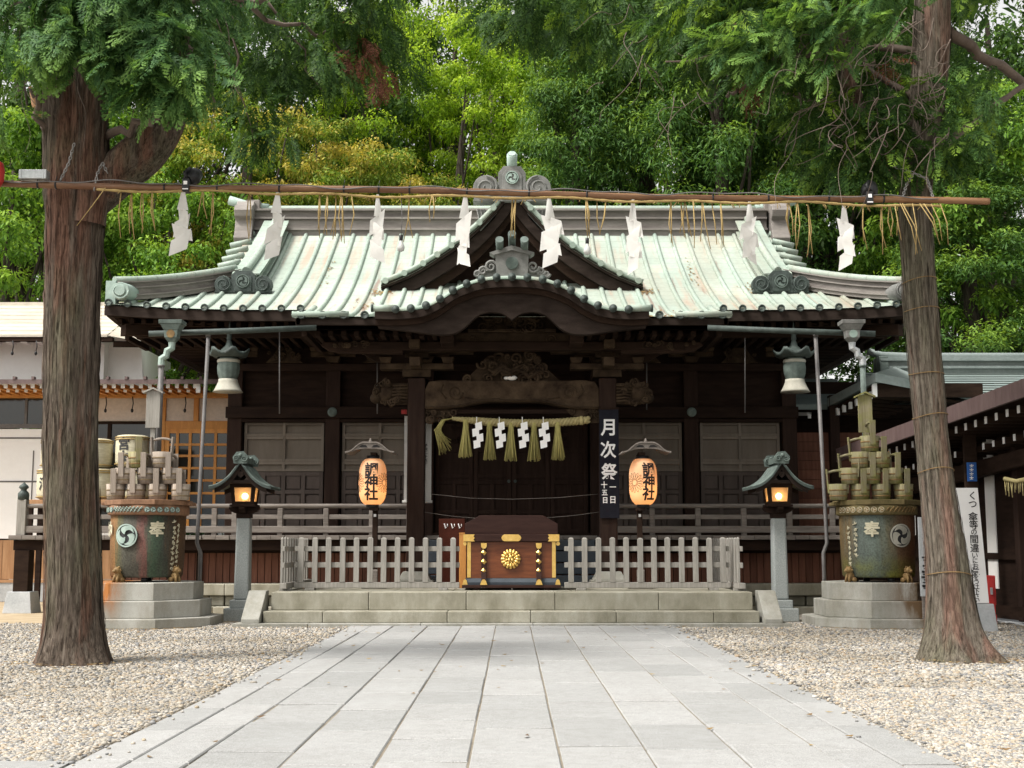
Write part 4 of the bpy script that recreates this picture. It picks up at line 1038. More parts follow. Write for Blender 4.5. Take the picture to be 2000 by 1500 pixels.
for x in ps: mb.box(x - .045, x + .045, 22.455, 22.545, FZ, 1.81)
ra = mb.build('railing', M['grey_wood'], sh, .008, True)
mb = MB(); mb.box(-8.64, -8.48, 22.42, 22.58, FZ, 1.96); np_ = mb.build('newel_post', M['grey_wood_v'], sh, .01)
mb = MB(); mb.lathe([(.095, 1.96), (.095, 2.07), (.07, 2.1), (.05, 2.12), (.05, 2.14), (.085, 2.17), (.075, 2.2), (.03, 2.24), (.0, 2.27)], 14, (-8.56, 22.5, 0)); o = mb.build('newel_cap', M['dark_verd'], np_); ORG[o.name] = ORG[sh.name]
mb = MB(); mb.box(-8.66, -8.4, 22.46, 22.72, .36, FZ - .26); o = mb.build('veranda_post', M['eave_wood'], sh, .01)
mb = MB(); mb.taper(-8.53, 22.6, 0, .37, .25, .25, .2, .2); b = mb.build('base_stone', M['concrete'], o, .01); ORG[b.name] = ORG[sh.name]
mb = MB()
for s, xa, xb_ in ((-1, -7.0, -1.75), (1, 1.75, 6.0), (0, -1.7, 1.7)):
    x = xa
    while x < xb_ - .05:
        mb.box(x + .006, min(x + .118, xb_), 22.98, 23.01, .51, 1.09); x += .124
mb.build('skirting_board', M['red_board'], sh)
mb = MB(); mb.box(-7.0, 6.0, 23.05, 23.1, .5, 1.1); mb.box(-7.0, 6, 22.95, 23.03, 1.03, 1.10); mb.box(-5.6, -5.5, 22.92, 23.02, .5, 1.08); mb.build('skirting_frame', M['dark_wood'], sh)
mb = MB()
for k in range(4): mb.box(-1.45, 1.45, 21.75 + k * .28, 22.06 + k * .28, .48 + k * .2, .66 + k * .2)
mb.build('porch_stair', M['bluegrey'], sh, .01)

# right-hand board wall beside the hall
mb = MB(); z = FZ
while z < 3.2: mb.box(5.36, 7.4, WY + .5 + random.uniform(0, .006), WY + .54, z + .004, z + .176); z += .18
mb.build('side_board_wall', M['red_board'], sh)

# gutters, rain hoppers and down pipes
def gutter(s):
    x0, z0 = s * 3.1, P(600, 640, 20.0).z
    xe, ze = s * 5.58, P(302, 652, 19.4).z
    mb = MB(); pts = [(x0, 20.0, z0), (s * 4.3, 19.72, (z0 + ze) / 2), (xe, 19.4, ze)]
    mb.tube(pts, .045, 10); o = mb.build('gutter', M['dark_verd'], sh)
    cx = s * 5.19; cy = 19.3; zt = P(325, 627, cy).z
    mb = MB(); mb.taper(cx, cy, zt - .06, zt, .175, .14, .18, .145); mb.taper(cx, cy, zt - .15, zt - .06, .11, .1, .16, .13); mb.taper(cx, cy, zt - .27, zt - .15, .095, .09, .105, .095); mb.taper(cx, cy, zt - .33, zt - .27, .05, .05, .09, .085)
    h = mb.build('rain_hopper', M['verdigris'] if s < 0 else M['orn'], sh, .006)
    c = MB(); pl = lambda a, b, q: Vector((cx + a, cy - .092 - q, zt - .21 + b)); disc(c, pl, .062, .006); c1 = c.build('crest', M['pale_verd'] if s > 0 else M['lion'], h); ORG[c1.name] = ORG[sh.name]
    xp = s * 5.34
    mb = MB(); mb.tube([(cx, cy, zt - .33), (cx, cy, zt - .42), (cx + (xp - cx) * .45, cy, zt - .46), (cx + (xp - cx) * .55, cy, zt - .54), (xp, cy, zt - .58), (xp, cy, zt - .68)], .055, 8, sm=False)
    e = mb.build('pipe_elbow', M['pale_verd'] if s < 0 else M['steel'], sh)
    mb = MB(); mb.tube([(xp, cy, zt - .66), (xp, cy, 2.0)], .043, 12); mb.tube([(xp, cy, zt - .68), (xp, cy, zt - .71)], .055, 12); mb.build('down_pipe', M['grey_metal'] if s < 0 else M['verdigris'], sh)
gutter(-1); gutter(1)
for s in (-1, 1):                                               # thin props under the gutter
    a = P(402 if s < 0 else 1608, 655, 19.9); b = P(389 if s < 0 else 1617, 1066, 19.9); x = s * 4.83
    o = thing('gutter_prop', 'thin grey pipe propping up the rain gutter beside the ' + ('rust-striped tank' if s < 0 else 'mossy tank'), 'pipe', (x, 19.95, 0), 'gutter props')
    mb = MB(); mb.tube([(s * 4.78, 19.9, a.z), (s * 4.86, 19.9, 1.2), (s * 4.80, 19.9, 1.05), (s * 4.8, 19.9, 0)], .03, 10); mb.build('pipe', M['grey_metal'], o)
    mb = MB(); mb.tube([(s * 4.78, 19.87, a.z - .02), (s * 4.78, 19.93, a.z + .06)], .04, 10); mb.build('bracket', M['grey_metal'], o)
# fine rods hanging from the eaves
for i, (px, y0, y1) in enumerate(((546, 645, 808), (1455, 660, 806), (737, 660, 808), (1263, 660, 800))):
    a = P(px, y0, 22.3); b = P(px, y1, 22.3); mb = MB(); mb.tube([a, b], .012, 6)
    o = mb.build('hanging_rod', M['grey_metal']); tag(o, ('thin rod hanging under the eaves before the left outer shutters', 'thin rod hanging under the eaves before the right outer shutters', 'thin rod hanging under the eaves just left of the porch', 'thin rod hanging under the eaves just right of the porch')[i], 'rod', 'hanging rods')
# ------------------------------------------------------------------ picket fences on the terrace
def fence(name, label, pos, ends, along):
    """pos: picket centres along the run; along 'x' or 'y'; ends=(fixed coordinate)"""
    root = thing(name, label, 'fence', ((pos[0] + pos[-1]) / 2, ends, .48) if along == 'x' else (ends, (pos[0] + pos[-1]) / 2, .48), 'picket fences round the offering box')
    a, b = min(pos) - .1, max(pos) + .1
    def bx(mb, p0, p1, q0, q1, z0, z1): mb.box(p0, p1, q0, q1, z0, z1) if along == 'x' else mb.box(q0, q1, p0, p1, z0, z1)
    for z0, z1 in ((1.075, 1.15), (.825, .905)):
        mb = MB(); bx(mb, a, b, ends - .018, ends + .018, z0, z1); mb.build('rail', M['grey_wood_v'], root, .005)
    mb = MB(); bx(mb, a, b, ends - .05, ends + .05, .515, .60); mb.build('bottom_beam', M['grey_wood_v'], root, .006)
    for q in (a + .25, b - .25):
        mb = MB(); bx(mb, q - .07, q + .07, ends - .09, ends + .09, .48, .514); mb.build('foot_block', M['grey_wood_v'], root, .004)
    for p in pos:
        mb = MB(); h = 1.285 + random.uniform(-.006, .006); j = random.uniform(-.004, .004)
        bx(mb, p - .042 + j, p + .042 + j, ends - .055, ends - .019, .601, h - .02)
        c = (p + j, ends - .037) if along == 'x' else (ends - .037, p + j)
        da, db = (.042, .018) if along == 'x' else (.018, .042)
        mb.taper(c[0], c[1], h - .02, h, da, db, da * .45, db * .45)
        mb.build('picket', M['grey_wood_v'], root, .003)
X_ = lambda px, d: (px - 1000) * d / 2500 / 1.008
fence('picket_fence', 'weathered grey picket fence between the offering box and the rust-striped tank', [X_(588 + 27 * k, 19.9) for k in range(12)], 19.95, 'x')
fence('picket_fence', 'weathered grey picket fence between the offering box and the mossy tank', [X_(1115 + 27 * k, 19.9) for k in range(12)], 19.95, 'x')
fence('picket_fence', 'short end fence of grey pickets running back at the terrace edge by the rust-striped tank', [19.55 + .235 * k for k in range(11)], -3.44, 'y')
fence('picket_fence', 'short end fence of grey pickets running back at the terrace edge by the mossy tank', [19.55 + .235 * k for k in range(11)], 3.46, 'y')

# ------------------------------------------------------------------ offering box
ob = thing('offering_box', 'red-brown lacquered offering box with gilt fittings and a gold chrysanthemum crest', 'offering box', (-.01, 20.4, .48))
y0, y1 = 20.0, 20.9
mb = MB(); mb.box(-.70, .68, y0, y1, .66, 1.22); mb.build('body', M['box_wood'], ob, .006)
mb = MB(); mb.box(-.745, .725, y0 - .06, y1 + .06, 1.222, 1.335); mb.build('top_rail', M['box_dark'], ob, .008)
mb = MB(); mb.prism([(-.735, 1.336), (-.735, 1.50), (-.5, 1.63), (.48, 1.63), (.715, 1.50), (.715, 1.336)], 20.1, 20.16)
for k in range(13): mb.box(-.68, .66, 20.18 + k * .055, 20.2 + k * .055, 1.30, 1.40)
mb.prism([(-.735, 1.336), (-.735, 1.50), (-.5, 1.63), (.48, 1.63), (.715, 1.50), (.715, 1.336)], 20.86, 20.92); mb.build('raised_board', M['box_dark'], ob, .004)
mb = MB(); mb.prism([(20.02, .56), (19.98, .56), (19.975, .6), (20.0, .66), (20.02, .66)], -.72, .70, 'x'); mb.box(-.70, .68, 20.02, 20.9, .56, .66); mb.build('plinth', M['bluegrey'], ob)
mb = MB(); mb.box(-.77, .75, y0 - .1, y1 + .1, .515, .558); mb.box(-.6, -.5, y0 - .05, y1, .48, .514); mb.box(.5, .6, y0 - .05, y1, .48, .514); mb.build('foot_board', M['box_dark'], ob, .005)
for s, cx in ((-1, -.435), (1, .415)):
    mb = MB(); mb.prism([(19.999, .66), (19.90, .56), (19.90, .56), (19.94, .7), (19.965, .8), (19.965, 1.2), (19.999, 1.2)], cx - .04, cx + .04, 'x'); mb.build('strap', M['box_dark'], ob, .004)
    mb = MB(); mb.prism([(cx - .045, 1.2), (cx + .045, 1.2), (cx + .042, 1.14), (cx + .02, 1.115), (cx - .02, 1.115), (cx - .042, 1.14)], 19.95, 19.964)
    for z in (1.055, .915, .775): mb.taper(cx, z, 0, .022, .028, .034, .004, .004, 4, 0, Matrix.Translation((0, 19.964, 0)) @ Matrix.Rotation(R(90), 4, 'X') @ Matrix.Translation((cx, z, 0)) @ Matrix.Rotation(R(45), 4, 'Z') @ Matrix.Translation((-cx, -z, 0)))
    mb.prism([(cx - .055, .562), (cx + .055, .562), (cx + .035, .62), (cx + .015, .645), (cx - .015, .645), (cx - .035, .62)], 19.885, 19.9)
    mb.build('strap_fitting', M['gold'], ob, split=True)
for s, cx in ((-1, -.665), (1, .648)):
    mb = MB(); mb.box(cx - .028, cx + .028, y0 - .008, y0 - .002, .672, 1.215); xe = -.745 if s < 0 else .725
    mb.prism([(xe - s * -.0, 1.225), (xe, 1.333), (xe - s * .17, 1.333), (xe - s * .15, 1.3), (xe - s * .17, 1.28), (xe - s * .15, 1.255), (xe - s * .17, 1.225)][::s], y0 - .072, y0 - .062)
    mb.box(min(xe, xe + s * .008), max(xe, xe + s * .008), y0 - .06, y0 + .1, 1.225, 1.333)
    mb.prism([(cx + s * .02, .562), (cx + s * .10, .562), (cx + s * .085, .63), (cx + s * .06, .65), (cx + s * .035, .63)][::s], y0 - .03, y0 - .01)
    mb.tube([(cx + s * .065, y0 - .02, 1.19), (cx + s * .065, y0 + .06, 1.19)], .03, 10)
    mb.build('corner_fitting', M['gold'], ob)
mb = MB(); mb.prism([(-.165, 1.278), (-.15, 1.31), (-.12, 1.332), (.10, 1.332), (.13, 1.31), (.145, 1.278), (.13, 1.245), (.10, 1.226), (-.12, 1.226), (-.15, 1.245)], y0 - .072, y0 - .062); mb.build('name_fitting', M['gold'], ob, .003)
mb = MB(); cz = .955; cx = -.02
disc(mb, lambda a, b, h: Vector((cx + a, y0 - .002 - h, cz + b)), .13, .02)
for k in range(16):
    a = k * math.pi / 8; mb.tube([(cx + .05 * math.cos(a), y0 - .025, cz + .05 * math.sin(a)), (cx + .1 * math.cos(a), y0 - .03, cz + .1 * math.sin(a)), (cx + .13 * math.cos(a), y0 - .028, cz + .13 * math.sin(a))], [.012, .022, .026], 8)
    mb.ball((cx + .132 * math.cos(a), y0 - .028, cz + .132 * math.sin(a)), .026, .02, .026, 8, 6)
for a, r, d in ((90, .03, .032), (210, .028, .026), (330, .028, .026)): mb.ball((cx + r * math.cos(R(a)), y0 - .045, cz + r * math.sin(R(a))), d, .02, d, 10, 6)
for k in range(8): a = k * math.pi / 4 + .2; mb.ball((cx + .065 * math.cos(a), y0 - .04, cz + .065 * math.sin(a)), .018, .012, .018, 8, 5)
mb.build('chrysanthemum_crest', M['gold'], ob)

# small red-brown notice box and an orange box behind the offering box
a = P(857, 1050, 21.2); b = P(908, 1013, 21.2)
o = thing('notice_box', 'small red-brown lacquered box with white marks behind the offering box', 'box', ((a.x + b.x) / 2, 21.3, .48))
mb = MB(); mb.box(a.x, b.x, 21.2, 21.5, .48, b.z); mb.build('body', M['rust_label'], o, .008)
mb = MB()
for k in range(3):
    x = a.x + .09 + k * .115; z = b.z - .1
    mb.tube([(x, 21.194, z + .02), (x + .02, 21.194, z - .06), (x + .035, 21.194, z - .04)], .009, 6); mb.tube([(x + .05, 21.194, z + .015), (x + .055, 21.194, z - .03)], .008, 6)
mb.build('white_marks', M['whitepaint'], o)
a = P(897, 1062, 20.75); b = P(910, 1040, 20.75)
o = thing('wooden_post', 'short orange wooden post beside the offering box', 'post', ((a.x + b.x) / 2, 20.8, .48)); mb = MB(); mb.box(a.x - .01, b.x, 20.97, 21.06, .48, b.z - .02); mb.build('stake', M['orange_wood'], o, .008); mb = MB(); mb.box(a.x - .015, b.x + .005, 20.965, 21.065, b.z - .02, b.z); mb.build('cap', M['orange_wood'], o)

# ------------------------------------------------------------------ sacred rope over the entrance
sr = thing('sacred_rope', 'thick twisted straw rope with five tassels across the shrine entrance', 'rope', (0, 21.15, 3.2))
RYD = 21.15
def ropez(t): return P(1000, 817 + 3 * t + 9 * 4 * t * (1 - t) * .9, RYD).z
xa, xe = P(883, 815, RYD).x, P(1150, 820, RYD).x
mb = MB()
for k in range(3):
    pts = []; rs = []
    for i in range(121):
        t = i / 120; ph = t * 2 * math.pi * 13 + k * 2 * math.pi / 3; r = .036 * (0.35 + .65 * min(1, t * 5)) * (1 if t < .93 else .85)
        pts.append((xa + (xe - xa) * t, RYD + r * math.sin(ph), ropez(t) + r * math.cos(ph))); rs.append(.036 * (.5 + .5 * min(1, t * 5)))
    mb.tube(pts, rs, 8)
mb.tube([(xe - .15, RYD, ropez(.95)), (xe - .1, RYD, ropez(.96))], .075, 12)
mb.build('twisted_rope', M['straw'], sr)
mb = MB()
for k in range(40):
    t = random.random(); x0 = P(866, 830, RYD).x
    mb.tube([(xa + .02, RYD, ropez(0)), (x0 + random.uniform(-.03, .03), RYD + random.uniform(-.03, .03), ropez(0) - .03), (x0 - .09 + random.uniform(-.06, .06), RYD + random.uniform(-.05, .05), ropez(0) - .2), (x0 + random.uniform(-.08, .14), RYD + random.uniform(-.05, .05), ropez(0) - random.uniform(.35, .62))], [.01, .01, .008, .003], 4)
mb.build('frayed_tail', M['straw_green'], sr)
for px in (910, 956, 998, 1043, 1089):
    x = P(px, 825, RYD).x; t = (x - xa) / (xe - xa); z = ropez(t) - .02; mb = MB()
    for k in range(46):
        a = random.random() * 6.28; r = math.sqrt(random.random()); L = .60 + random.uniform(-.04, .02)
        mb.tube([(x + .02 * r * math.cos(a), RYD - .03 + .02 * r * math.sin(a), z), (x + .05 * r * math.cos(a), RYD - .03 + .05 * r * math.sin(a), z - .2), (x + .115 * r * math.cos(a) + random.uniform(-.01, .01), RYD - .03 + .1 * r * math.sin(a), z - L)], [.014, .012, .008], 4)
    mb.lathe([(.05, z - .12), (.045, z - .02), (.055, z + .02)], 10, (x, RYD - .02, 0))
    mb.build('tassel', M['straw_green'], sr)

def zigzag(w_, seg, n, mat, seed, stem=.0, fold=.02):
    """cut and folded paper streamer hanging from (0,0,0): a narrow stem that widens, then flaps folding to and fro"""
    r = random.Random(seed); mb = MB(); vs = []; fs = []
    def flap(p, m=4):                                            # four corners, subdivided and slightly bowed
        i = len(vs); a, b, c, d = [Vector(q) for q in p]; nm = (b - a).cross(d - a).normalized(); bow = r.uniform(-.02, .02)
        for u in range(m + 1):
            for v in range(m + 1):
                q = a.lerp(b, u / m).lerp(d.lerp(c, u / m), v / m); vs.append(q + nm * bow * math.sin(math.pi * u / m) * math.sin(math.pi * v / m))
        for u in range(m):
            for v in range(m): k = i + u * (m + 1) + v; fs.append((k, k + 1, k + m + 2, k + m + 1))
    z = -stem; x = r.uniform(-.04, .04) * w_
    flap([(-w_ * .07, 0, 0), (w_ * .07, 0, 0), (x + w_ * .22, fold * .5, z), (x - w_ * .22, -fold * .5, z)])
    th = r.uniform(-.5, .5); sgn = r.choice((-1, 1))
    for k in range(n):
        hw = w_ * r.uniform(.34, .46); h = seg * r.uniform(1.0, 1.35); th += r.uniform(-.6, .6); th = max(-.9, min(.9, th)); c, s_ = math.cos(th), math.sin(th)
        sl_ = sgn * seg * r.uniform(.25, .5); dx = sgn * w_ * r.uniform(.10, .22); y = -fold * k * .5
        P_ = lambda u, zz: (x + u * c, y + u * s_, zz)
        flap([P_(-hw + dx * .2, z + sl_ + seg * .12), P_(hw + dx * .2, z - sl_ + seg * .12), P_(hw * .9 + dx, z - h - sl_ * .3), P_(-hw * .9 + dx, z - h + sl_ * .8)])
        x += dx * .45 * c; z -= h * .66; sgn = -sgn
    mb.add(vs, fs, True)
    return mb
def shide_clean(w_, seg, n):
    mb = MB(); z = 0; x = 0
    mb.box(-.006, .006, -.003, .003, -.03, .1)
    for k in range(n):
        dx = (1 if k % 2 == 0 else -1) * w_ * .22 + k * w_ * .08
        vs = [(dx - w_ * .42, -.004 * k, z - seg * .05), (dx + w_ * .40, -.004 * k - .012, z + seg * .18), (dx + w_ * .46, -.004 * k - .012, z - seg * .85), (dx - w_ * .34, -.004 * k, z - seg * 1.08)]
        mb.add(vs + [(a, b + .002, c) for a, b, c in vs], [(0, 1, 2, 3), (7, 6, 5, 4), (0, 1, 5, 4), (1, 2, 6, 5), (2, 3, 7, 6), (3, 0, 4, 7)]); z -= seg * .78
    return mb
LB = ['first', 'second', 'third', 'fourth']
for i, px in enumerate((931, 975, 1020, 1061)):
    p = P(px, 826, RYD - .1); mb = shide_clean(.135, .125, 4); o = mb.build('paper_streamer', M['whitepaint']); o.location = p
    tag(o, 'white zigzag streamer on the entrance rope, ' + ('between its leftmost two tassels', 'just left of the middle tassel', 'just right of the middle tassel', 'between its rightmost two tassels')[i], 'streamer', 'streamers on the entrance rope')

# cords across the entrance
for i, (pts) in enumerate((((842, 965), (920, 973), (1000, 975), (1090, 972), (1168, 965)), ((828, 1000), (880, 1008), (950, 1014), (1060, 1012), (1120, 1007), (1170, 1000)))):
    mb = MB(); mb.tube([P(a, b, 21.42) for a, b in pts], .005, 6); o = mb.build('barrier_cord', M['grey_wood']); tag(o, ('upper thin cord sagging between the porch posts', 'lower thin cord sagging between the porch posts behind the offering box')[i], 'cord', 'cords across the entrance')

# banners
nb = thing('festival_banner', 'dark navy vertical banner with white brushed characters on the right porch post', 'banner', (1.61, 21.22, 2.5))
a = P(1170, 800, 21.22); b = P(1210, 1012, 21.22); mb = MB(); mb.box(a.x, b.x, 21.21, 21.23, b.z, a.z); mb.build('cloth', M['navy'], nb)
mb = MB(); mb.box(a.x - .01, b.x + .01, 21.2, 21.24, a.z - .001, a.z + .03); mb.build('top_batten', M['dark_wood'], nb)
for ch, px, py, s in (('月', 1187, 835, .30), ('次', 1188, 878, .29), ('祭', 1190, 921, .29), ('十', 1180, 947, .12), ('五', 1181, 962, .11), ('日', 1182, 977, .11), ('一', 1197, 951, .12), ('日', 1197, 976, .13)):
    p = P(px, py, 21.2); lettering(ch, s, M['whitepaint'], nb, flat_at(p.x, 21.205, p.z), .022, sx=.92)
wb = thing('hanging_scroll', 'white paper scroll hanging behind the left porch post', 'banner', (-1.57, 21.62, 2.5))
a = P(790, 812, 21.62); b = P(842, 980, 21.62); mb = MB(); mb.grid([[(a.x + (b.x - a.x) * u, 21.62 + .03 * math.sin(u * 5 + v * 2), a.z + (b.z - a.z) * v - .05 * u * (1 - v)) for v in np.linspace(0, 1, 8)] for u in np.linspace(0, 1, 9)]); mb.build('paper', M['paper'], wb)
mb = MB(); mb.tube([(a.x - .02, 21.62, b.z), (b.x + .02, 21.62, b.z)], .025, 10); mb.build('roller', M['paper'], wb)
mb = MB(); mb.box(a.x - .05, a.x + .04, 21.58, 21.64, a.z + .03, a.z + .1); mb.build('hook', M['red'], wb)
for k, ch in enumerate('平成二十五年'):
    p = P(832, 870 + k * 7.2, 21.59); lettering(ch, .055, M['ink'], wb, flat_at(p.x, 21.585, p.z), .02)
mb = MB()
for py in (824, 850): p = P(830, py, 21.59); mb.box(p.x - .05, p.x - .02, 21.585, 21.59, p.z - .05, p.z + .03)
mb.build('red_seal', M['red'], wb)

# ------------------------------------------------------------------ paper lanterns
def paper_lantern(px, pxpost, label, aoff, flower):
    d = 20.55; c = P(px, 941, d); root = thing('paper_lantern', label, 'lantern', (c.x, d, .48), 'lit paper lanterns')
    hz = .365
    rad = lambda z: .222 * max(.05, 1 - abs((z - c.z) / (hz * 1.08)) ** 3.4) ** .42
    prof = []
    for i in range(49):
        z = c.z - hz + 2 * hz * i / 48; prof.append((rad(z) + (.003 if i % 2 else 0), z))
    mb = MB(); mb.lathe(prof, 40, (c.x, d, 0), cap=False); mb.build('paper_shade', M['lanternpaper'], root)
    mb = MB()
    for s in (-1, 1): mb.lathe([(.10, c.z + s * (hz - .01)), (.105, c.z + s * (hz + .05)), (.0, c.z + s * (hz + .05))] if s > 0 else [(0, c.z + s * (hz + .05)), (.105, c.z + s * (hz + .05)), (.10, c.z + s * (hz - .01))], 20, (c.x, d, 0), cap=False)
    mb.build('lantern_cap', M['black'], root, split=True)
    mb = MB(); mb.ball((c.x + .03, d, c.z - .14), .045); mb.build('bulb', M['bulb_on'], root)
    L = bpy.data.lights.new('lantern_light', 'POINT'); L.energy = 2.4; L.color = (1, .45, .17); L.shadow_soft_size = .06
    lo = bpy.data.objects.new('lantern_light', L); COL.objects.link(lo); lo.parent = root; lo.location = (0.03, 0, c.z - .14 - .48)
    for ch, py in (('調', 917), ('神', 940), ('社', 963)):
        z = P(px, py, d - .2).z; lettering(ch, .235, M['ink'], root, round_at(c.x, d, z, rad, aoff), .028, fine=.035, extrude=.006, sx=.95)
    mb = MB()
    for fa in flower:                                             # outline of a chrysanthemum on the paper
        pl = round_at(c.x, d, c.z - .02, rad, fa)
        for k in range(16):
            a = k * math.pi / 8; pts = []
            for q in range(13):
                t = q / 12 * 2 - 1; wd = .028; u = .05 + .11 * math.sin(math.pi * q / 12) ** .5; v = wd * t * (.5 + .5 * math.sin(math.pi * q / 12))
                pts.append(pl(u * math.cos(a) - v * math.sin(a), u * math.sin(a) + v * math.cos(a), .005))
            mb.tube(pts, .0028, 4)
        mb.tube([pl(.045 * math.cos(q * .4), .045 * math.sin(q * .4), .005) for q in range(17)], .0028, 4)
    mb.build('crest_outline', M['ink'], root, split=True)
    xp = P(pxpost, 1000, d + .2).x; mb = MB(); mb.box(xp - .042, xp + .042, d + .16, d + .25, .48, 2.62); mb.build('post', M['eave_wood'], root, .006)
    mb = MB(); mb.box(min(xp, c.x) - .03, max(xp, c.x) + .03, d - .12, d + .16, c.z + hz + .055, c.z + hz + .1); mb.tube([(c.x, d, c.z + hz + .05), (c.x, d, c.z + hz + .07)], .02, 8); mb.box(xp - .07, xp + .07, d - .08, d + .158, c.z - hz - .09, c.z - hz - .045); mb.build('bracket', M['dark_wood'], root)
    mb = MB(); mb.box(xp - .2, xp + .2, d + .1, d + .3, .48, .56); mb.box(xp - .06, xp + .06, d + .08, d + .158, .56, .78); mb.build('foot', M['grey_wood'], root, .01)
    mb = MB()
    for zz in (1.72, 1.62): mb.box(xp - .02, xp + .02, d + .15, d + .159, zz, zz + .045)
    mb.build('paper_tag', M['whitepaint'], root)
    # undulating little roof
    rc = P(px - 3 if px < 1000 else px + 4, 865, d)
    half = interp([(0, 0), (.13, -.006), (.2, -.045), (.27, -.11), (.34, -.145), (.39, -.15)], 22)
    full = [(-a, b) for a, b in half[:0:-1]] + half
    mb = MB(); z0 = rc.z
    mb.band([(rc.x + a, z0 + b) for a, b in full], [(rc.x + a, z0 + b - .022) for a, b in full], d - .24, d + .46); mb.build('roof', M['grey_wood'], root)
    mb = MB(); bot = interp([(0, -.105), (.12, -.11), (.2, -.125), (.3, -.16), (.39, -.185)], 22); F2 = [(-a, b) for a, b in bot[:0:-1]] + bot
    mb.band([(rc.x + a, z0 + b - .024) for a, b in full], [(rc.x + a, z0 + min(b, full[i][1] - .03)) for i, (a, b) in enumerate(F2)], d - .22, d - .17); gb = mb.build('gable_board', M['grey_wood'], root)
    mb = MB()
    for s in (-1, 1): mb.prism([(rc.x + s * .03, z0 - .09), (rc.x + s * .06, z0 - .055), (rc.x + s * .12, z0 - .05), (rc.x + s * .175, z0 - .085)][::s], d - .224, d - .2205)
    mb.build('opening_shade_plate', M['ink'], gb); ORG['opening_shade_plate'] = ORG[root.name]  # thin black plates paint the shade of two openings; the board is uncut
    mb = MB(); mb.lathe([(.03, z0), (.03, z0 + .02), (.012, z0 + .035), (.02, z0 + .05), (0, z0 + .07)], 10, (rc.x, d - .1, 0)); mb.build('finial', M['grey_wood'], root)
paper_lantern(728, 733, 'glowing oval paper lantern with black characters on a post before the left shutters', -.02, (1.05, -1.25))
paper_lantern(1256, 1249, 'glowing oval paper lantern with black characters on a post beside the navy banner', .35, (-.75,))

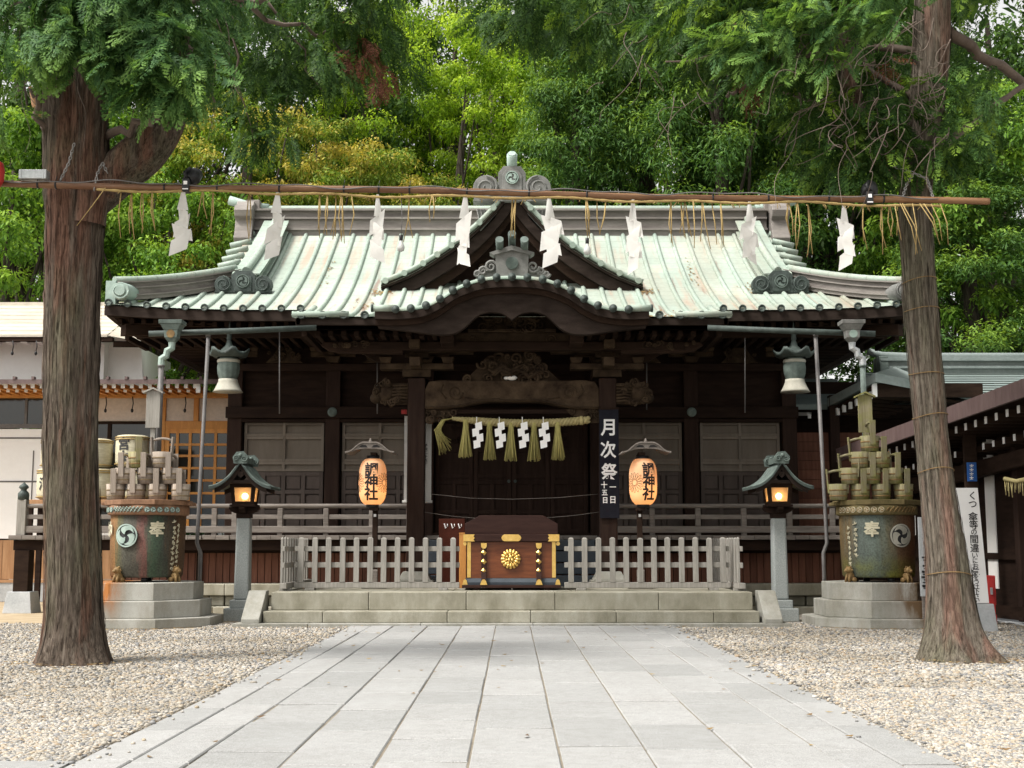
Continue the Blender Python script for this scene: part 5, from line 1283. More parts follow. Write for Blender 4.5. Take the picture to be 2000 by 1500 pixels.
# ------------------------------------------------------------------ stone lanterns
def stone_lantern(px, label):
    d = 20.2; x = X_(px, d); root = thing('stone_lantern', label, 'lantern', (x, d, 0), 'lit stone lanterns')
    mb = MB(); mb.box(x - .24, x + .24, d - .24, d + .24, 0, .2); mb.box(x - .165, x + .165, d - .165, d + .165, .2, .325); mb.build('plinth', M['granite'], root, .012)
    mb = MB(); mb.taper(x, d, .325, 1.59, .118, .118, .105, .105); mb.build('post', M['granite'], root, .03)
    mb = MB(); mb.box(x - .11, x + .11, d - .11, d + .11, 1.59, 1.66)
    for a in range(2):
        Mx = Matrix.Translation((x, d, 0)) @ Matrix.Rotation(a * math.pi / 2, 4, 'Z')
        mb.prism([(-.24, 1.76), (-.24, 1.73), (-.2, 1.69), (-.13, 1.66), (.13, 1.66), (.2, 1.69), (.24, 1.73), (.24, 1.76)], -.045, .045, 'y', Mx)
    mb.box(x - .2, x + .2, d - .2, d + .2, 1.762, 1.80); mb.build('bracket', M['dark_wood'], root, .008)
    fb = MB(); gl = MB()
    for k in range(4):
        Mx = Matrix.Translation((x, d, 0)) @ Matrix.Rotation(k * math.pi / 2, 4, 'Z')
        zz = [(1.80, .155), (2.10, .185)]
        def pt(u, z, o): h = .155 + (z - 1.8) / .3 * .03; return Mx @ Vector((u * h, -h - o, z))
        for u0, u1, z0, z1 in ((-1.08, -.74, 1.8, 2.12), (.74, 1.08, 1.8, 2.12), (-.74, .74, 1.8, 1.845), (-.74, .74, 2.06, 2.12)):
            vs = [pt(u, z, o) for o in (-.02, .012) for u, z in ((u0, z0), (u1, z0), (u1, z1), (u0, z1))]
            fb.add(vs, [(0, 1, 2, 3), (7, 6, 5, 4), (0, 4, 5, 1), (1, 5, 6, 2), (2, 6, 7, 3), (3, 7, 4, 0)])
        gl.add([pt(u, z, -.004) for u, z in ((-.75, 1.84), (.75, 1.84), (.75, 2.07), (-.75, 2.07))], [(0, 1, 2, 3)])
    fb.build('light_box', M['eave_wood'], root); gl.build('pane', M['lampglass'], root)
    mb = MB(); mb.ball((x + .01, d - .05, 1.93), .05); mb.build('bulb', M['bulb_on'], root)
    L = bpy.data.lights.new('lamp_light', 'POINT'); L.energy = 3; L.color = (1, .6, .28); L.shadow_soft_size = .04
    lo = bpy.data.objects.new('lamp_light', L); COL.objects.link(lo); lo.parent = root; lo.location = (.01, -.05, 1.93)
    # curved gable roof
    half = interp([(0, 2.46), (.07, 2.36), (.16, 2.24), (.26, 2.15), (.38, 2.085), (.48, 2.06)], 18)
    f = [(-a, b) for a, b in half[:0:-1]] + half
    mb = MB(); mb.band([(x + a, b) for a, b in f], [(x + a, b - .035) for a, b in f], d - .42, d + .42)
    for k in range(7): pass
    rf = mb.build('roof', M['dark_verd'], root)
    mb = MB()
    for s in (-1, 1):
        for q in np.linspace(-.40, .4, 9): mb.tube([(x + s * a, d + q, b + .006) for a, b in half[2:]], .016, 6)
    o = mb.build('roof_roll', M['verdigris'], rf); ORG[o.name] = ORG[root.name]
    mb = MB(); mb.band([(x + a, b - .036) for a, b in f[3:-3]], [(x + a, b - .10 - .03 * (1 - abs(a) / .5)) for a, b in f[3:-3]], d - .36, d - .33); mb.band([(x + a, b - .036) for a, b in f[3:-3]], [(x + a, b - .10 - .03 * (1 - abs(a) / .5)) for a, b in f[3:-3]], d + .33, d + .36)
    mb.box(x - .17, x + .17, d - .32, d + .32, 2.121, 2.17); mb.prism([(x - .03, 2.3), (x + .03, 2.3), (x + .045, 2.24), (x, 2.2), (x - .045, 2.24)], d - .37, d - .362); mb.build('bargeboard', M['barge'], root)
    mb = MB(); mb.box(x - .05, x + .05, d - .4, d + .4, 2.445, 2.53)
    for y in (d - .43, d + .41):
        mb.prism([(x - .1, 2.42), (x - .12, 2.52), (x - .06, 2.6), (x + .05, 2.61), (x + .12, 2.53), (x + .1, 2.42)], y, y + .05); mb.spiral(x - .06, 2.5, y - .01, .05, 1.5, .012); mb.spiral(x + .06, 2.5, y - .01, .05, 1.5, .012, -1); mb.ball((x, y - .01, 2.55), .03)
    mb.build('roof_ridge', M['verdigris'], root)
stone_lantern(476, 'granite post lantern with a lit lamp under a small gable roof, left of the steps')
stone_lantern(1521, 'granite post lantern with a lit lamp under a small gable roof, right of the steps')

# ------------------------------------------------------------------ hanging bronze lanterns
def hanging_lantern(px, label):
    d = 22.25; x = P(px, 725, d).x; Z = lambda y: P(px, y, d).z
    root = thing('hanging_lantern', label, 'lantern', (x, d, Z(768)), 'bronze lanterns hung from the eaves')
    mb = MB(); prof = []
    n = 6; m = 36; vs = []
    for r, y, up in ((.03, 662, 0), (.07, 676, 0), (.16, 686, 0), (.27, 692, .05), (.325, 690, .09), (.31, 697, .085), (.2, 699, 0)):
        for k in range(m):
            a = 2 * math.pi * k / m; c6 = abs(math.cos(3 * a + .3)); rr_ = r * (1 + .16 * c6 ** 3 * (r > .2)); vs.append((x + rr_ * math.cos(a), d + rr_ * math.sin(a), Z(y) + up * c6 ** 4))
    mb.add(vs, [(i * m + k, i * m + (k + 1) % m, (i + 1) * m + (k + 1) % m, (i + 1) * m + k) for i in range(6) for k in range(m)], True); mb.build('roof', M['dark_verd'], root)
    mb = MB(); mb.lathe([(.02, Z(668)), (.05, Z(662)), (.04, Z(655)), (.06, Z(650)), (.02, Z(644))], 12, (x, d, 0)); mb.tube([(x, d, Z(645)), (x, d, 5.1)], .014, 6); mb.build('suspension', M['dark_verd'], root)
    mb = MB(); vs = []; m = 48
    for r, y in ((.15, 699), (.185, 707), (.195, 718), (.185, 730), (.15, 742), (.13, 746)):
        for k in range(m): a = 2 * math.pi * k / m; q = r * (1 + .025 * math.cos(12 * a)); vs.append((x + q * math.cos(a), d + q * math.sin(a), Z(y)))
    mb.add(vs, [(i * m + k, i * m + (k + 1) % m, (i + 1) * m + (k + 1) % m, (i + 1) * m + k) for i in range(5) for k in range(m)], True); mb.build('fire_box', M['verdigris'], root)
    mb = MB(); mb.lathe([(.13, Z(744)), (.165, Z(741)), (.17, Z(746)), (.2, Z(754)), (.235, Z(762)), (.26, Z(766)), (.0, Z(764))], 30, (x, d, 0)); mb.lathe([(.19, Z(703)), (.2, Z(706)), (.19, Z(709))], 30, (x, d, 0), cap=False); mb.build('flared_base', M['cream_bronze'], root, split=True)
hanging_lantern(446, 'green bronze lantern hung under the left eaves beside the orange-framed door')
hanging_lantern(1552, 'green bronze lantern hung in shade under the right eaves')

# ------------------------------------------------------------------ rain tanks on stepped octagons
def lion(mb, x, y, z, rz, s=1.):
    Mx = Matrix.Translation((x, y, z)) @ Matrix.Rotation(rz, 4, 'Z') @ Matrix.Scale(s, 4)
    b = MB()
    b.ball((0, .0, .075), .05, .055, .065, 10, 8); b.ball((0, -.02, .10), .045, .045, .05, 10, 8); b.ball((0, -.045, .165), .05, .045, .045, 12, 8); b.ball((0, -.09, .155), .028, .025, .022, 8, 6)
    for q in (-1, 1):
        b.tube([(q * .028, -.04, .1), (q * .032, -.06, .05), (q * .034, -.062, .0)], [.02, .017, .02], 8); b.ball((q * .05, .02, .035), .025, .045, .035, 8, 6); b.ball((q * .035, -.035, .21), .014, .01, .016, 8, 6); b.ball((q * .02, -.085, .175), .008, .008, .008, 6, 4)
    for k in range(9): a = k * .7; b.ball((.045 * math.cos(a), -.02, .165 + .04 * math.sin(a)), .016, .016, .016, 6, 5)
    b.tube([(0, .05, .07), (0, .08, .11), (0, .07, .16)], [.015, .025, .01], 8)
    mb.add([Mx @ Vector(v) for v in b.v], b.f, True)
TY = 19.2
def tank(cx, kind):
    s = -1 if kind == 'a' else 1
    pd = thing('stone_pedestal', 'three-tier octagonal stone pedestal under the ' + ('rust-striped tank' if kind == 'a' else 'mossy tank'), 'pedestal', (cx, TY, 0), 'octagonal pedestals')
    for ap, z0, z1 in ((1.06, 0, .137), (.89, .137, .38), (.775, .38, .632)):
        mb = MB(); Rr = ap / math.cos(math.pi / 8)
        for k in range(8):
            a0, a1 = math.pi / 8 + k * math.pi / 4, math.pi / 8 + (k + 1) * math.pi / 4
            q = [(cx + Rr * math.cos(a0), TY + Rr * math.sin(a0)), (cx + Rr * math.cos(a1), TY + Rr * math.sin(a1)), (cx + .3 * Rr * math.cos(a1), TY + .3 * Rr * math.sin(a1)), (cx + .3 * Rr * math.cos(a0), TY + .3 * Rr * math.sin(a0))]
            mb.prism(q, z0, z1, 'z')
        mb.build('tier', M['tier_rust'] if kind == 'a' else M['tier_brown'], pd, .012)
    mt = M['tank_a'] if kind == 'a' else M['tank_b']; rim = M['rim_rust'] if kind == 'a' else M['rim_moss']
    tk = thing('rain_tank', 'round iron rain tank streaked with orange rust, swirl crest left of the raised character' if kind == 'a' else 'round iron rain tank grown with green moss, swirl crest right of the raised character', 'water tank', (cx, TY, .632), 'iron rain tanks')
    mb = MB(); mb.lathe([(.50, .70), (.52, .73), (.535, 1.0), (.545, 1.62), (.52, 1.62), (.51, .80), (.0, .8)], 56, (cx, TY, 0), cap=True); mb.build('vessel', mt, tk)
    mb = MB(); mb.lathe([(.545, 1.60), (.585, 1.615), (.59, 1.63), (.585, 1.745), (.56, 1.75)], 56, (cx, TY, 0), cap=False); mb.build('rim_band', rim, tk)
    mb = MB(); Rr = .64
    mb.prism([(cx + Rr * math.cos(math.pi / 8 + k * math.pi / 4), TY + Rr * math.sin(math.pi / 8 + k * math.pi / 4)) for k in range(8)], 1.75, 1.825, 'z'); mb.box(cx - .66, cx + .66, TY - .2, TY + .2, 1.7505, 1.8); mb.build('lid_board', rim if kind == 'a' else M['rim_moss'], tk, .01)
    for k in range(4):
        a = math.pi / 4 + k * math.pi / 2 + (.28 if kind == 'a' else -.28); x, y = cx + .55 * math.sin(a), TY - .55 * math.cos(a)
        mb = MB(); lion(mb, x, y, .632, a, 1.05); mb.build('lion_foot', M['lion'], tk)
    mb = MB()
    for k in range(4): a = k * math.pi / 2 + .2; mb.tube([(cx + .38 * math.sin(a), TY - .38 * math.cos(a), .632), (cx + .38 * math.sin(a), TY - .38 * math.cos(a), .71)], .05, 10)
    mb.build('stub_leg', M['black'], tk)
    rad = lambda z: .52 + .03 * min(1, max(0, (z - .73) / .6)) - .004
    ca = -.30 * 1 if kind == 'a' else .36
    pl = round_at(cx, TY, 1.305, rad, ca)
    mb = MB(); disc(mb, pl, .165, .025, 40); o = mb.build('swirl_disc', M['inkgrey'], tk)
    mb = MB(); commas(mb, lambda a, b, h: pl(a, b, .024 + h), .15, .012, .4, -1 if kind == 'a' else 1); ring(mb, lambda a, b, h: pl(a, b, .02 + h), .148, .168, .014); q = mb.build('swirl', M['pale_verd'] if kind == 'a' else M['cream_bronze'], o); ORG[q.name] = ORG[tk.name]
    lm = M['barrel']
    ch = (('奉', .50), ('納', -1.05)) if kind == 'a' else (('奉', -.40),)
    for c, a in ch: lettering(c, .23, lm, tk, round_at(cx, TY, 1.40, rad, a), .03, fine=.07, extrude=.02)
    r = random.Random(5)
    mb = MB()                                                     # small raised characters in upright columns (worn past reading)
    for a, z0, z1 in (((1.0, .82, 1.5), (1.15, .8, 1.45)) if kind == 'a' else ((-.87, .95, 1.47), (-1.1, .8, 1.42))):
        z = z1
        while z > z0:
            for _ in range(5):
                pp = round_at(cx, TY, z, rad, a); u, v = r.uniform(-.02, .02), r.uniform(-.02, .02); e = r.choice(((.022, 0), (0, .022), (.014, .012)))
                mb.tube([pp(u - e[0], v - e[1], .006), pp(u + e[0], v + e[1], .006)], .006, 5)
            z -= .075
    mb.build('worn_lettering', lm, tk, split=True)
    mb = MB(); a0 = 1.32 if kind == 'a' else -1.25                  # medallions round the rim
    med = [-1.3, -1.15, -1.0, -.82] + [.23, .37, .53, .70, .86, 1.02] if kind == 'a' else [-1.3, -1.17, -1.02, -.86, -.68, -.5, -.33, -.16]
    pr = lambda z: .588
    for a in med: disc(mb, round_at(cx, TY, 1.68, pr, a), .042, .012, 18)
    mb.build('medallion', M['verdigris'] if kind == 'a' else M['barrel'], tk)
    mb = MB()
    for a in med: commas(mb, (lambda f: (lambda x, y, h: f(x, y, .013 + h)))(round_at(cx, TY, 1.68, pr, a)), .036, .004, .3)
    aa = (-.68, .1) if kind == 'a' else (0.0, .9)
    for k in range(26):
        a = aa[0] + (aa[1] - aa[0]) * k / 25; f = round_at(cx, TY, 1.68, pr, a); u = .026 * math.sin(k * 2.1)
        mb.tube([f(-.018, u - .015, .008), f(0, u + .02, .012), f(.018, u, .008)], .008, 6)
    mb.build('rim_relief', M['pale_verd'] if kind == 'a' else M['lion'], tk)
tank(-5.42, 'a'); tank(5.44, 'b')

# ------------------------------------------------------------------ stacked wooden buckets
def bucket(mat, label):
    root = thing('wooden_bucket', label, 'bucket', (0, 0, 0))
    mb = MB(); prof = [(.125, 0), (.142, .235), (.125, .235), (.112, .03), (0, .03)]; mb.lathe(prof, 28, cap=True); mb.build('tub', mat, root)
    mb = MB(); mb.lathe([(.128, .05), (.134, .055), (.134, .068), (.128, .073)], 28, cap=False); mb.lathe([(.136, .135), (.142, .14), (.142, .152), (.136, .157)], 28, cap=False); mb.build('hoop', M['hoop'] if mat is M['bucket'] else M['lion'], root)
    for s in (-1, 1):
        mb = MB(); Mx = Matrix.Translation((0, s * .138, .10)) @ Matrix.Rotation(-s * R(4), 4, 'X'); mb.box(-.042, .042, -.012, .012, 0, .36, Mx); mb.box(-.012, .012, -.0135, .0135, .3, .335, Mx); mb.build('stave', mat, root, .004)
    mb = MB(); mb.tube([(0, -.15, .405), (0, -.07, .43), (0, 0, .437), (0, .07, .43), (0, .15, .405)], .019, 8); mb.build('handle', mat, root)
    return root
ba = bucket(M['bucket'], 'x'); bb = bucket(M['bucket_moss'], 'x')
LZ = 1.826
def bk(kind, px, row, rz, label, first=[], yo=0.):
    src = ba if kind == 'a' else bb
    p = Vector((X_(px, 19.0), 18.98 + yo, LZ + row * .238))
    if kind not in first: first.append(kind); o = src; o.location = p; o.rotation_euler = (0, 0, rz); o['label'] = label
    else: o = dup(src, p, rz, label)
    o['group'] = 'buckets stacked on the rust-striped tank' if (px < 1000) else 'buckets stacked on the mossy tank'
    return o
L0 = 'grey wooden bucket on the rust-striped tank, '; F4 = ('at the end beside the forked cedar', 'second from the forked cedar', 'second from the gutter prop', 'at the end beside the gutter prop')
for i, px in enumerate((223, 263, 305, 350)): bk('a', px, 0, random.uniform(-.12, .12), L0 + 'bottom row, ' + F4[i])
for i, px in enumerate((239, 282, 331)): bk('a', px, 1, random.uniform(-.12, .12), L0 + 'middle row, ' + ('on the forked cedar side', 'in its centre', 'on the gutter prop side')[i])
bk('b', 264, 2, .35, 'moss-green wooden bucket in the topmost row on the rust-striped tank'); bk('a', 311, 2, R(86), L0 + 'topmost row, arched handle facing front')
L1 = 'mossy wooden bucket on the mossy tank, '; G4 = ('pale, end beside the gutter prop', 'second from the gutter prop', 'second from the leaning cedar', 'at the end beside the leaning cedar')
for i, px in enumerate((1640, 1683, 1724, 1768)): bk('b', px, 0, (R(75), .1, .2, .1)[i], L1 + 'bottom row, ' + G4[i])
for i, px in enumerate((1664, 1706, 1750)): bk('b', px, 1, (R(55), -.1, .15)[i], L1 + 'second row, ' + ('on the gutter prop side', 'in its centre', 'on the leaning cedar side')[i])
for i, px in enumerate((1685, 1725)): bk('b', px, 2, (R(60), .1)[i], L1 + 'third row, ' + ('on the gutter prop side', 'on the leaning cedar side')[i])
bk('b', 1705, 3, .05, L1 + 'single one at the top of the pile')
# wooden plaques on the down pipes
for s, px, y0, y1 in ((-1, 301, 762, 836), (1, 1688, 770, 845)):
    a = P(px, y0, 19.15); b = P(px, y1, 19.15); x = a.x
    o = thing('wooden_plaque', 'grey gabled wooden plaque standing above the buckets on the rust-striped tank' if s < 0 else 'moss-green gabled wooden plaque standing above the buckets on the mossy tank', 'plaque', (x, 19.15, b.z))
    mt = M['grey_wood_v'] if s < 0 else M['bucket_moss']
    mb = MB(); mb.prism([(x - .105, b.z), (x + .105, b.z), (x + .105, a.z - .03), (x, a.z + .0), (x - .105, a.z - .03)], 19.12, 19.15); mb.build('board', mt, o, .004)
    mb = MB(); mb.band([(x - .15, a.z - .055), (x, a.z + .012), (x + .15, a.z - .055)], [(x - .15, a.z - .03), (x, a.z + .038), (x + .15, a.z - .03)], 19.08, 19.19); mb.build('cap', mt, o)
    mb = MB(); mb.box(x - .035, x + .035, 19.151, 19.19, 1.826, a.z - .04); mb.build('stake', mt, o, .004)
# rope-like cedar leaves behind the mossy buckets
# ------------------------------------------------------------------ bamboo pole between the two cedars
BD = 12.3
def pole_y(px): return 358 + (px + 20) * 37.5 / 1952
def pole(px, dy=0): return P(px, pole_y(px) + dy, BD)
bp = thing('bamboo_pole', 'long brown bamboo pole tied across between the two cedar trunks', 'pole', pole(1000), None)
mb = MB(); pts = []; rs = []
for i in range(300):
    px = -120 + (1932 + 120) * i / 299; pts.append(pole(px, 2.5 * math.sin(px * .006))); k = (px / 88.0) % 1; rs.append(.034 + (.004 if k < .035 else 0))
mb.tube(pts, rs, 12)
M['bamboo'] = simple('old_bamboo', (.11, .045, .024), (.25, .135, .065), 1.6, (.8, 4, 4), .5, .35, .15, fine=.3)
mb.build('culm', M['bamboo'], bp)
for px in (75, 110, 322, 425, 546, 672, 740, 800, 912, 1033, 1146, 1392, 1500, 1618, 1725):
    p = pole(px, 2.5 * math.sin(px * .006)); mb = MB(); mb.tube([p + Vector((-.008, 0, 0)), p + Vector((.008, 0, 0))], .04, 14); mb.tube([p + Vector((0, -.03, .03)), p + Vector((.012, -.03, .085))], .004, 5); mb.build('cable_tie', M['black'], bp)
mb = MB(); mb.tube([pole(px, -4 + 3 * math.sin(px * .021) + 2 * math.sin(px * .05)) + Vector((0, -.045, 0)) for px in range(-60, 1840, 14)], .006, 6)
o = mb.build('electric_cable', M['grey_metal']); tag(o, 'thin grey electric cable winding along the bamboo pole', 'cable')
mb = MB(); pts = []
for px in range(190, 1845, 9): pts.append(pole(px, 10 + 2.2 * math.sin(px * .027) + 1.4 * math.sin(px * .011)) + Vector((0, -.02, 0)))
mb.tube(pts, [.013 + .003 * math.sin(i * 1.9) for i in range(len(pts))], 6)
for k in range(70):
    p = pole(random.uniform(200, 1840), 11) + Vector((0, -.02, 0)); mb.tube([p, p + Vector((random.uniform(-.04, .04), random.uniform(-.02, .02), -random.uniform(.02, .06)))], .004, 4)
o = mb.build('straw_rope', M['twine']); tag(o, 'thin straw rope running along the underside of the bamboo pole', 'rope')
# straw strands
grp = 'straw strands hanging from the bamboo pole'
for px in (238, 257, 278, 299, 397, 416, 487, 624, 640, 656, 668, 686, 800, 845, 1001, 1008, 1145, 1166, 1184, 1311, 1330, 1338, 1352, 1371, 1389, 1406, 1540, 1557, 1578, 1685, 1722, 1738, 1745):
    top = pole(px, 10) + Vector((0, random.uniform(-.03, .02), 0)); L = random.uniform(.34, .52) if px not in (397, 845) else .26; mb = MB()
    for q in range(random.choice((1, 2, 2, 3))):
        a = random.uniform(-.03, .03); b = a + random.uniform(-.05, .05); l = L * random.uniform(.8, 1.05)
        mb.tube([top + Vector((a * .2, 0, 0)), top + Vector((a + random.uniform(-.01, .01), .005 * q, -l * .5)), top + Vector((b, .01 * q, -l))], [.006, .006, .004], 5)
    o = mb.build('straw_strand', M['twine']); tag(o, 'thin straw strands hanging straight down from the bamboo pole', 'straw', grp)
for px, x1, y1 in ((212, 150, 441), (1752, 1792, 495), (1756, 1800, 490), (1776, 1788, 497), (1790, 1836, 478), (1798, 1832, 462), (1812, 1840, 470), (1830, 1852, 478)):
    mb = MB(); a = pole(px, 10) + Vector((0, -.1, 0)); b = P(x1, y1, BD - .12); m = a.lerp(b, .5) + Vector((.02, -.02, .01))
    mb.tube([a, m, b], [.005, .005, .003], 5)
    o = mb.build('straw_strand', M['twine'])
    if px < 300: tag(o, 'single stiff straw slanting down across the forked cedar trunk below the pole', 'straw', 'stiff straws across the trunks')
    else: tag(o, 'stiff straws slanting across the leaning cedar trunk below the pole', 'straw', 'stiff straws across the trunks')
# big paper streamers
desc = ('full folds, before leaves beside the forked cedar', 'torn open, before the left end of the ridge', 'narrow, beside the left bulb', 'torn, just left of the dormer apex', 'broad, just right of the dormer apex', 'short-tailed, beside the right bulb', 'thin and ragged, over the right descending ridge', 'creamy, before dark leaves beside the leaning cedar')
for i, (px, yb, wpx) in enumerate(((359, 491, 44), (543, 503, 44), (738, 516, 32), (909, 521, 44), (1072, 520, 44), (1236, 522, 36), (1463, 518, 40), (1647, 517, 38))):
    p = pole(px, 8) + Vector((0, -.02, 0)); H = (yb - pole_y(px) - 8) * BD / 2500 * 1.02; w_ = wpx * BD / 2500 * 1.1
    mb = zigzag(w_, H * .205, 4, None, 40 + i * 3, stem=H * .33, fold=.03)
    o = mb.build('paper_streamer', M['paper']); o.location = p; tag(o, 'white folded streamer on the pole, ' + desc[i], 'streamer', 'streamers on the bamboo pole')
# bulbs
for px, yb, t_ in ((784, 478, 'left'), (1148, 484, 'right')):
    a = pole(px, 6); b = P(px - 1, yb, BD); root = thing('light_bulb', 'bare unlit bulb hanging on a wire from the bamboo pole, ' + t_ + ' of the dormer', 'bulb', (b.x, BD, b.z), 'bare bulbs on the pole')
    mb = MB(); mb.tube([a, a.lerp(b, .5) + Vector((.008, 0, 0)), b + Vector((0, 0, .06))], .004, 5); mb.build('wire', M['grey_metal'], root)
    mb = MB(); mb.lathe([(.012, b.z + .1), (.018, b.z + .095), (.018, b.z + .045), (.014, b.z + .04)], 12, (b.x, BD, 0)); mb.build('socket', M['black'], root)
    mb = MB(); mb.lathe([(.014, b.z + .04), (.02, b.z + .02), (.034, b.z - .01), (.038, b.z - .035), (.03, b.z - .06), (.0, b.z - .073)], 16, (b.x, BD, 0), cap=False); mb.build('glass', M['bulbglass'], root)
# black floodlights clipped to the pole
for px, lab in ((365, 'black clip-on floodlight on the bamboo pole beside the forked cedar limb'), (1696, 'black clip-on floodlight on the bamboo pole left of the leaning cedar')):
    c = pole(px); root = thing('floodlight', lab, 'lamp', c, 'floodlights on the pole')
    mb = MB(); mb.box(c.x - .035, c.x + .035, BD - .06, BD + .05, c.z - .055, c.z + .075); mb.build('clip', M['black'], root, .008)
    mb = MB(); mb.tube([(c.x + .0, BD, c.z + .07), (c.x + .03, BD + .06, c.z + .11), (c.x + .05, BD + .12, c.z + .17), (c.x + .03, BD + .13, c.z + .21)], [.05, .085, .075, .04], 14); mb.tube([(c.x + .005, BD - .02, c.z + .07), (c.x - .02, BD - .03, c.z + .14), (c.x + .02, BD + .03, c.z + .2)], .018, 8); mb.build('lamp_head', M['black'], root)
    mb = MB(); mb.box(c.x - .018, c.x + .018, BD - .066, BD - .061, c.z + .01, c.z + .045); mb.box(c.x - .028, c.x + .028, BD - .066, BD - .061, c.z - .04, c.z - .03); mb.build('label_plate', M['whitepaint'], root, split=True)
a, b = P(40, 352, BD), P(95, 334, BD); root = thing('junction_box', 'small grey metal box lying on the bamboo pole left of the forked cedar', 'box', ((a.x + b.x) / 2, BD, a.z))
mb = MB(); mb.box(a.x, b.x, BD - .06, BD + .05, a.z, b.z); mb.box(a.x + .02, a.x + .035, BD - .064, BD + .054, a.z - .004, b.z + .004); mb.box(b.x - .035, b.x - .02, BD - .064, BD + .054, a.z - .004, b.z + .004); mb.build('casing', M['steel'], root, .008)
c = P(-2, 352, BD); root = thing('red_lantern', 'red paper lantern at the end of the bamboo pole, half out of the photo', 'lantern', c)
mb = MB(); mb.lathe([(.03, c.z + .17), (.075, c.z + .14), (.09, c.z + .06), (.085, c.z - .03), (.05, c.z - .1)], 20, (c.x, BD - .1, 0)); mb.build('shade', M['red'], root)
mb = MB(); mb.tube([(c.x + .03, BD - .12, c.z - .08), (c.x + .045, BD - .12, c.z - .2)], .012, 6); mb.tube([(c.x + .06, BD - .12, c.z - .06), (c.x + .05, BD - .12, c.z - .18)], .01, 6); mb.build('fringe', M['red'], root)
# chains round the trunks
def chain(label, pts):
    mb = MB(); P0 = [Vector(p) for p in pts]; L = []
    for a, b in zip(P0, P0[1:]):
        n = max(1, int((b - a).length / .035))
        for i in range(n): L.append((a.lerp(b, i / n), a.lerp(b, (i + 1) / n)))
    for i, (a, b) in enumerate(L):
        d = (b - a).normalized(); sd = d.cross(Vector((0, 1, 0))).normalized() if i % 2 else Vector((0, 1, 0)); c = (a + b) / 2
        mb.tube([c + d * .024 * math.cos(t) + sd * .012 * math.sin(t) for t in np.linspace(0, 6.283, 11)], .005, 5)
    o = mb.build('steel_chain', M['iron_chain']); tag(o, label, 'chain', 'chains holding the pole')
chain('steel chain slung up from the pole across the middle of the forked cedar trunk', [P(118, 352, BD - .02), P(135, 318, BD + .05), P(145, 280, BD + .12)])
chain('steel chain looped over the fork of the forked cedar at the pole', [P(184, 372, BD - .03), P(190, 340, BD + .02), P(200, 318, BD + .1), P(210, 338, BD + .05)])
chain('steel chain crossing the leaning cedar trunk above the pole', [P(1742, 324, BD + .3), P(1785, 338, BD + .28), P(1812, 350, BD + .28), P(1824, 392, BD + .05)])
chain('steel chain hanging from the crossing chain to the pole at the leaning cedar', [P(1785, 338, BD + .27), P(1770, 362, BD + .15), P(1762, 388, BD + .03)])
# wire turns round the right trunk are added with the tree

# ------------------------------------------------------------------ building on the left: white walls, timber lattice door
D = 27.0
lbld = thing('side_hall', 'white-walled side hall with pale copper roofs and white-tipped rafters behind the rust-striped tank', 'building', (-9, D, 0))
def bx(px0, py0, px1, py1, d, th):
    ym = (py0 + py1) / 2; return (P(px0, ym, d).x, P(px1, ym, d).x, d, d + th, P(px0, py1, d).z, P(px0, py0, d).z)
def part(name, mat, boxes, bev=0, parent=None, root=lbld):
    mb = MB()
    for q in boxes: mb.box(*q)
    return mb.build(name, mat, parent or root, bev, True)
# upper storey
z0 = P(0, 742, D + .6).z
a = P(-260, 660, D + .6); b = P(205, 660, D + .6); c = P(272, 700, D + .6)
mb = MB(); mb.box(a.x, b.x, D + .6, D + 6, z0, P(0, 640, D + .6).z); mb.prism([(b.x, z0), (b.x, P(0, 672, D + .6).z), (P(232, 640, D + .6).x, P(0, 640, D + .6).z), (P(268, 672, D + .6).x, P(0, 672, D + .6).z), (P(273, 700, D + .6).x, z0)], D + .9, D + 1.0); mb.build('upper_wall', M['plaster'], lbld)
mb = MB(); e = P(0, 655, D - .2).z; r = P(0, 597, D + 2.4).z; xl, xr = a.x, P(216, 640, D).x
n = 8
for k in range(n):                                               # stepped copper courses
    u0, u1 = k / n, (k + 1) / n + .02
    mb.add([(xl, D - .2 + 2.6 * u0, e + (r - e) * u0 + .02), (xr, D - .2 + 2.6 * u0, e + (r - e) * u0 + .02), (xr, D - .2 + 2.6 * u1, e + (r - e) * u1), (xl, D - .2 + 2.6 * u1, e + (r - e) * u1), (xl, D - .2 + 2.6 * u0, e + (r - e) * u0 - .03), (xr, D - .2 + 2.6 * u0, e + (r - e) * u0 - .03)], [(0, 1, 2, 3), (0, 1, 5, 4)])
mb.add([(xr, D - .2, e), (xr, D + 2.4, r), (xr + .75, D + .3, e - .05), (xr + .62, D - .2, e - .12)], [(0, 1, 2, 3)])
mb.box(xl, xr, D + 2.38, D + 2.7, r - .1, r + .08); mb.build('upper_roof', M['tile_roof'], lbld)
mb = MB(); mb.box(xl, xr + .1, D - .18, D - .02, e - .12, e - .032); mb.add([(xr + .1, D - .1, e - .1), (xr + .74, D + .2, e - .07), (xr + .74, D + .2, e - .2), (xr + .1, D - .1, e - .24)], [(0, 1, 2, 3)]); mb.build('roof_edge', M['eave_wood'], lbld)
part('rafter_tip', M['plaster'], [bx(40 + k * 29, 661, 52 + k * 29, 670, D - .1, .3) for k in range(-6, 6)], .01)
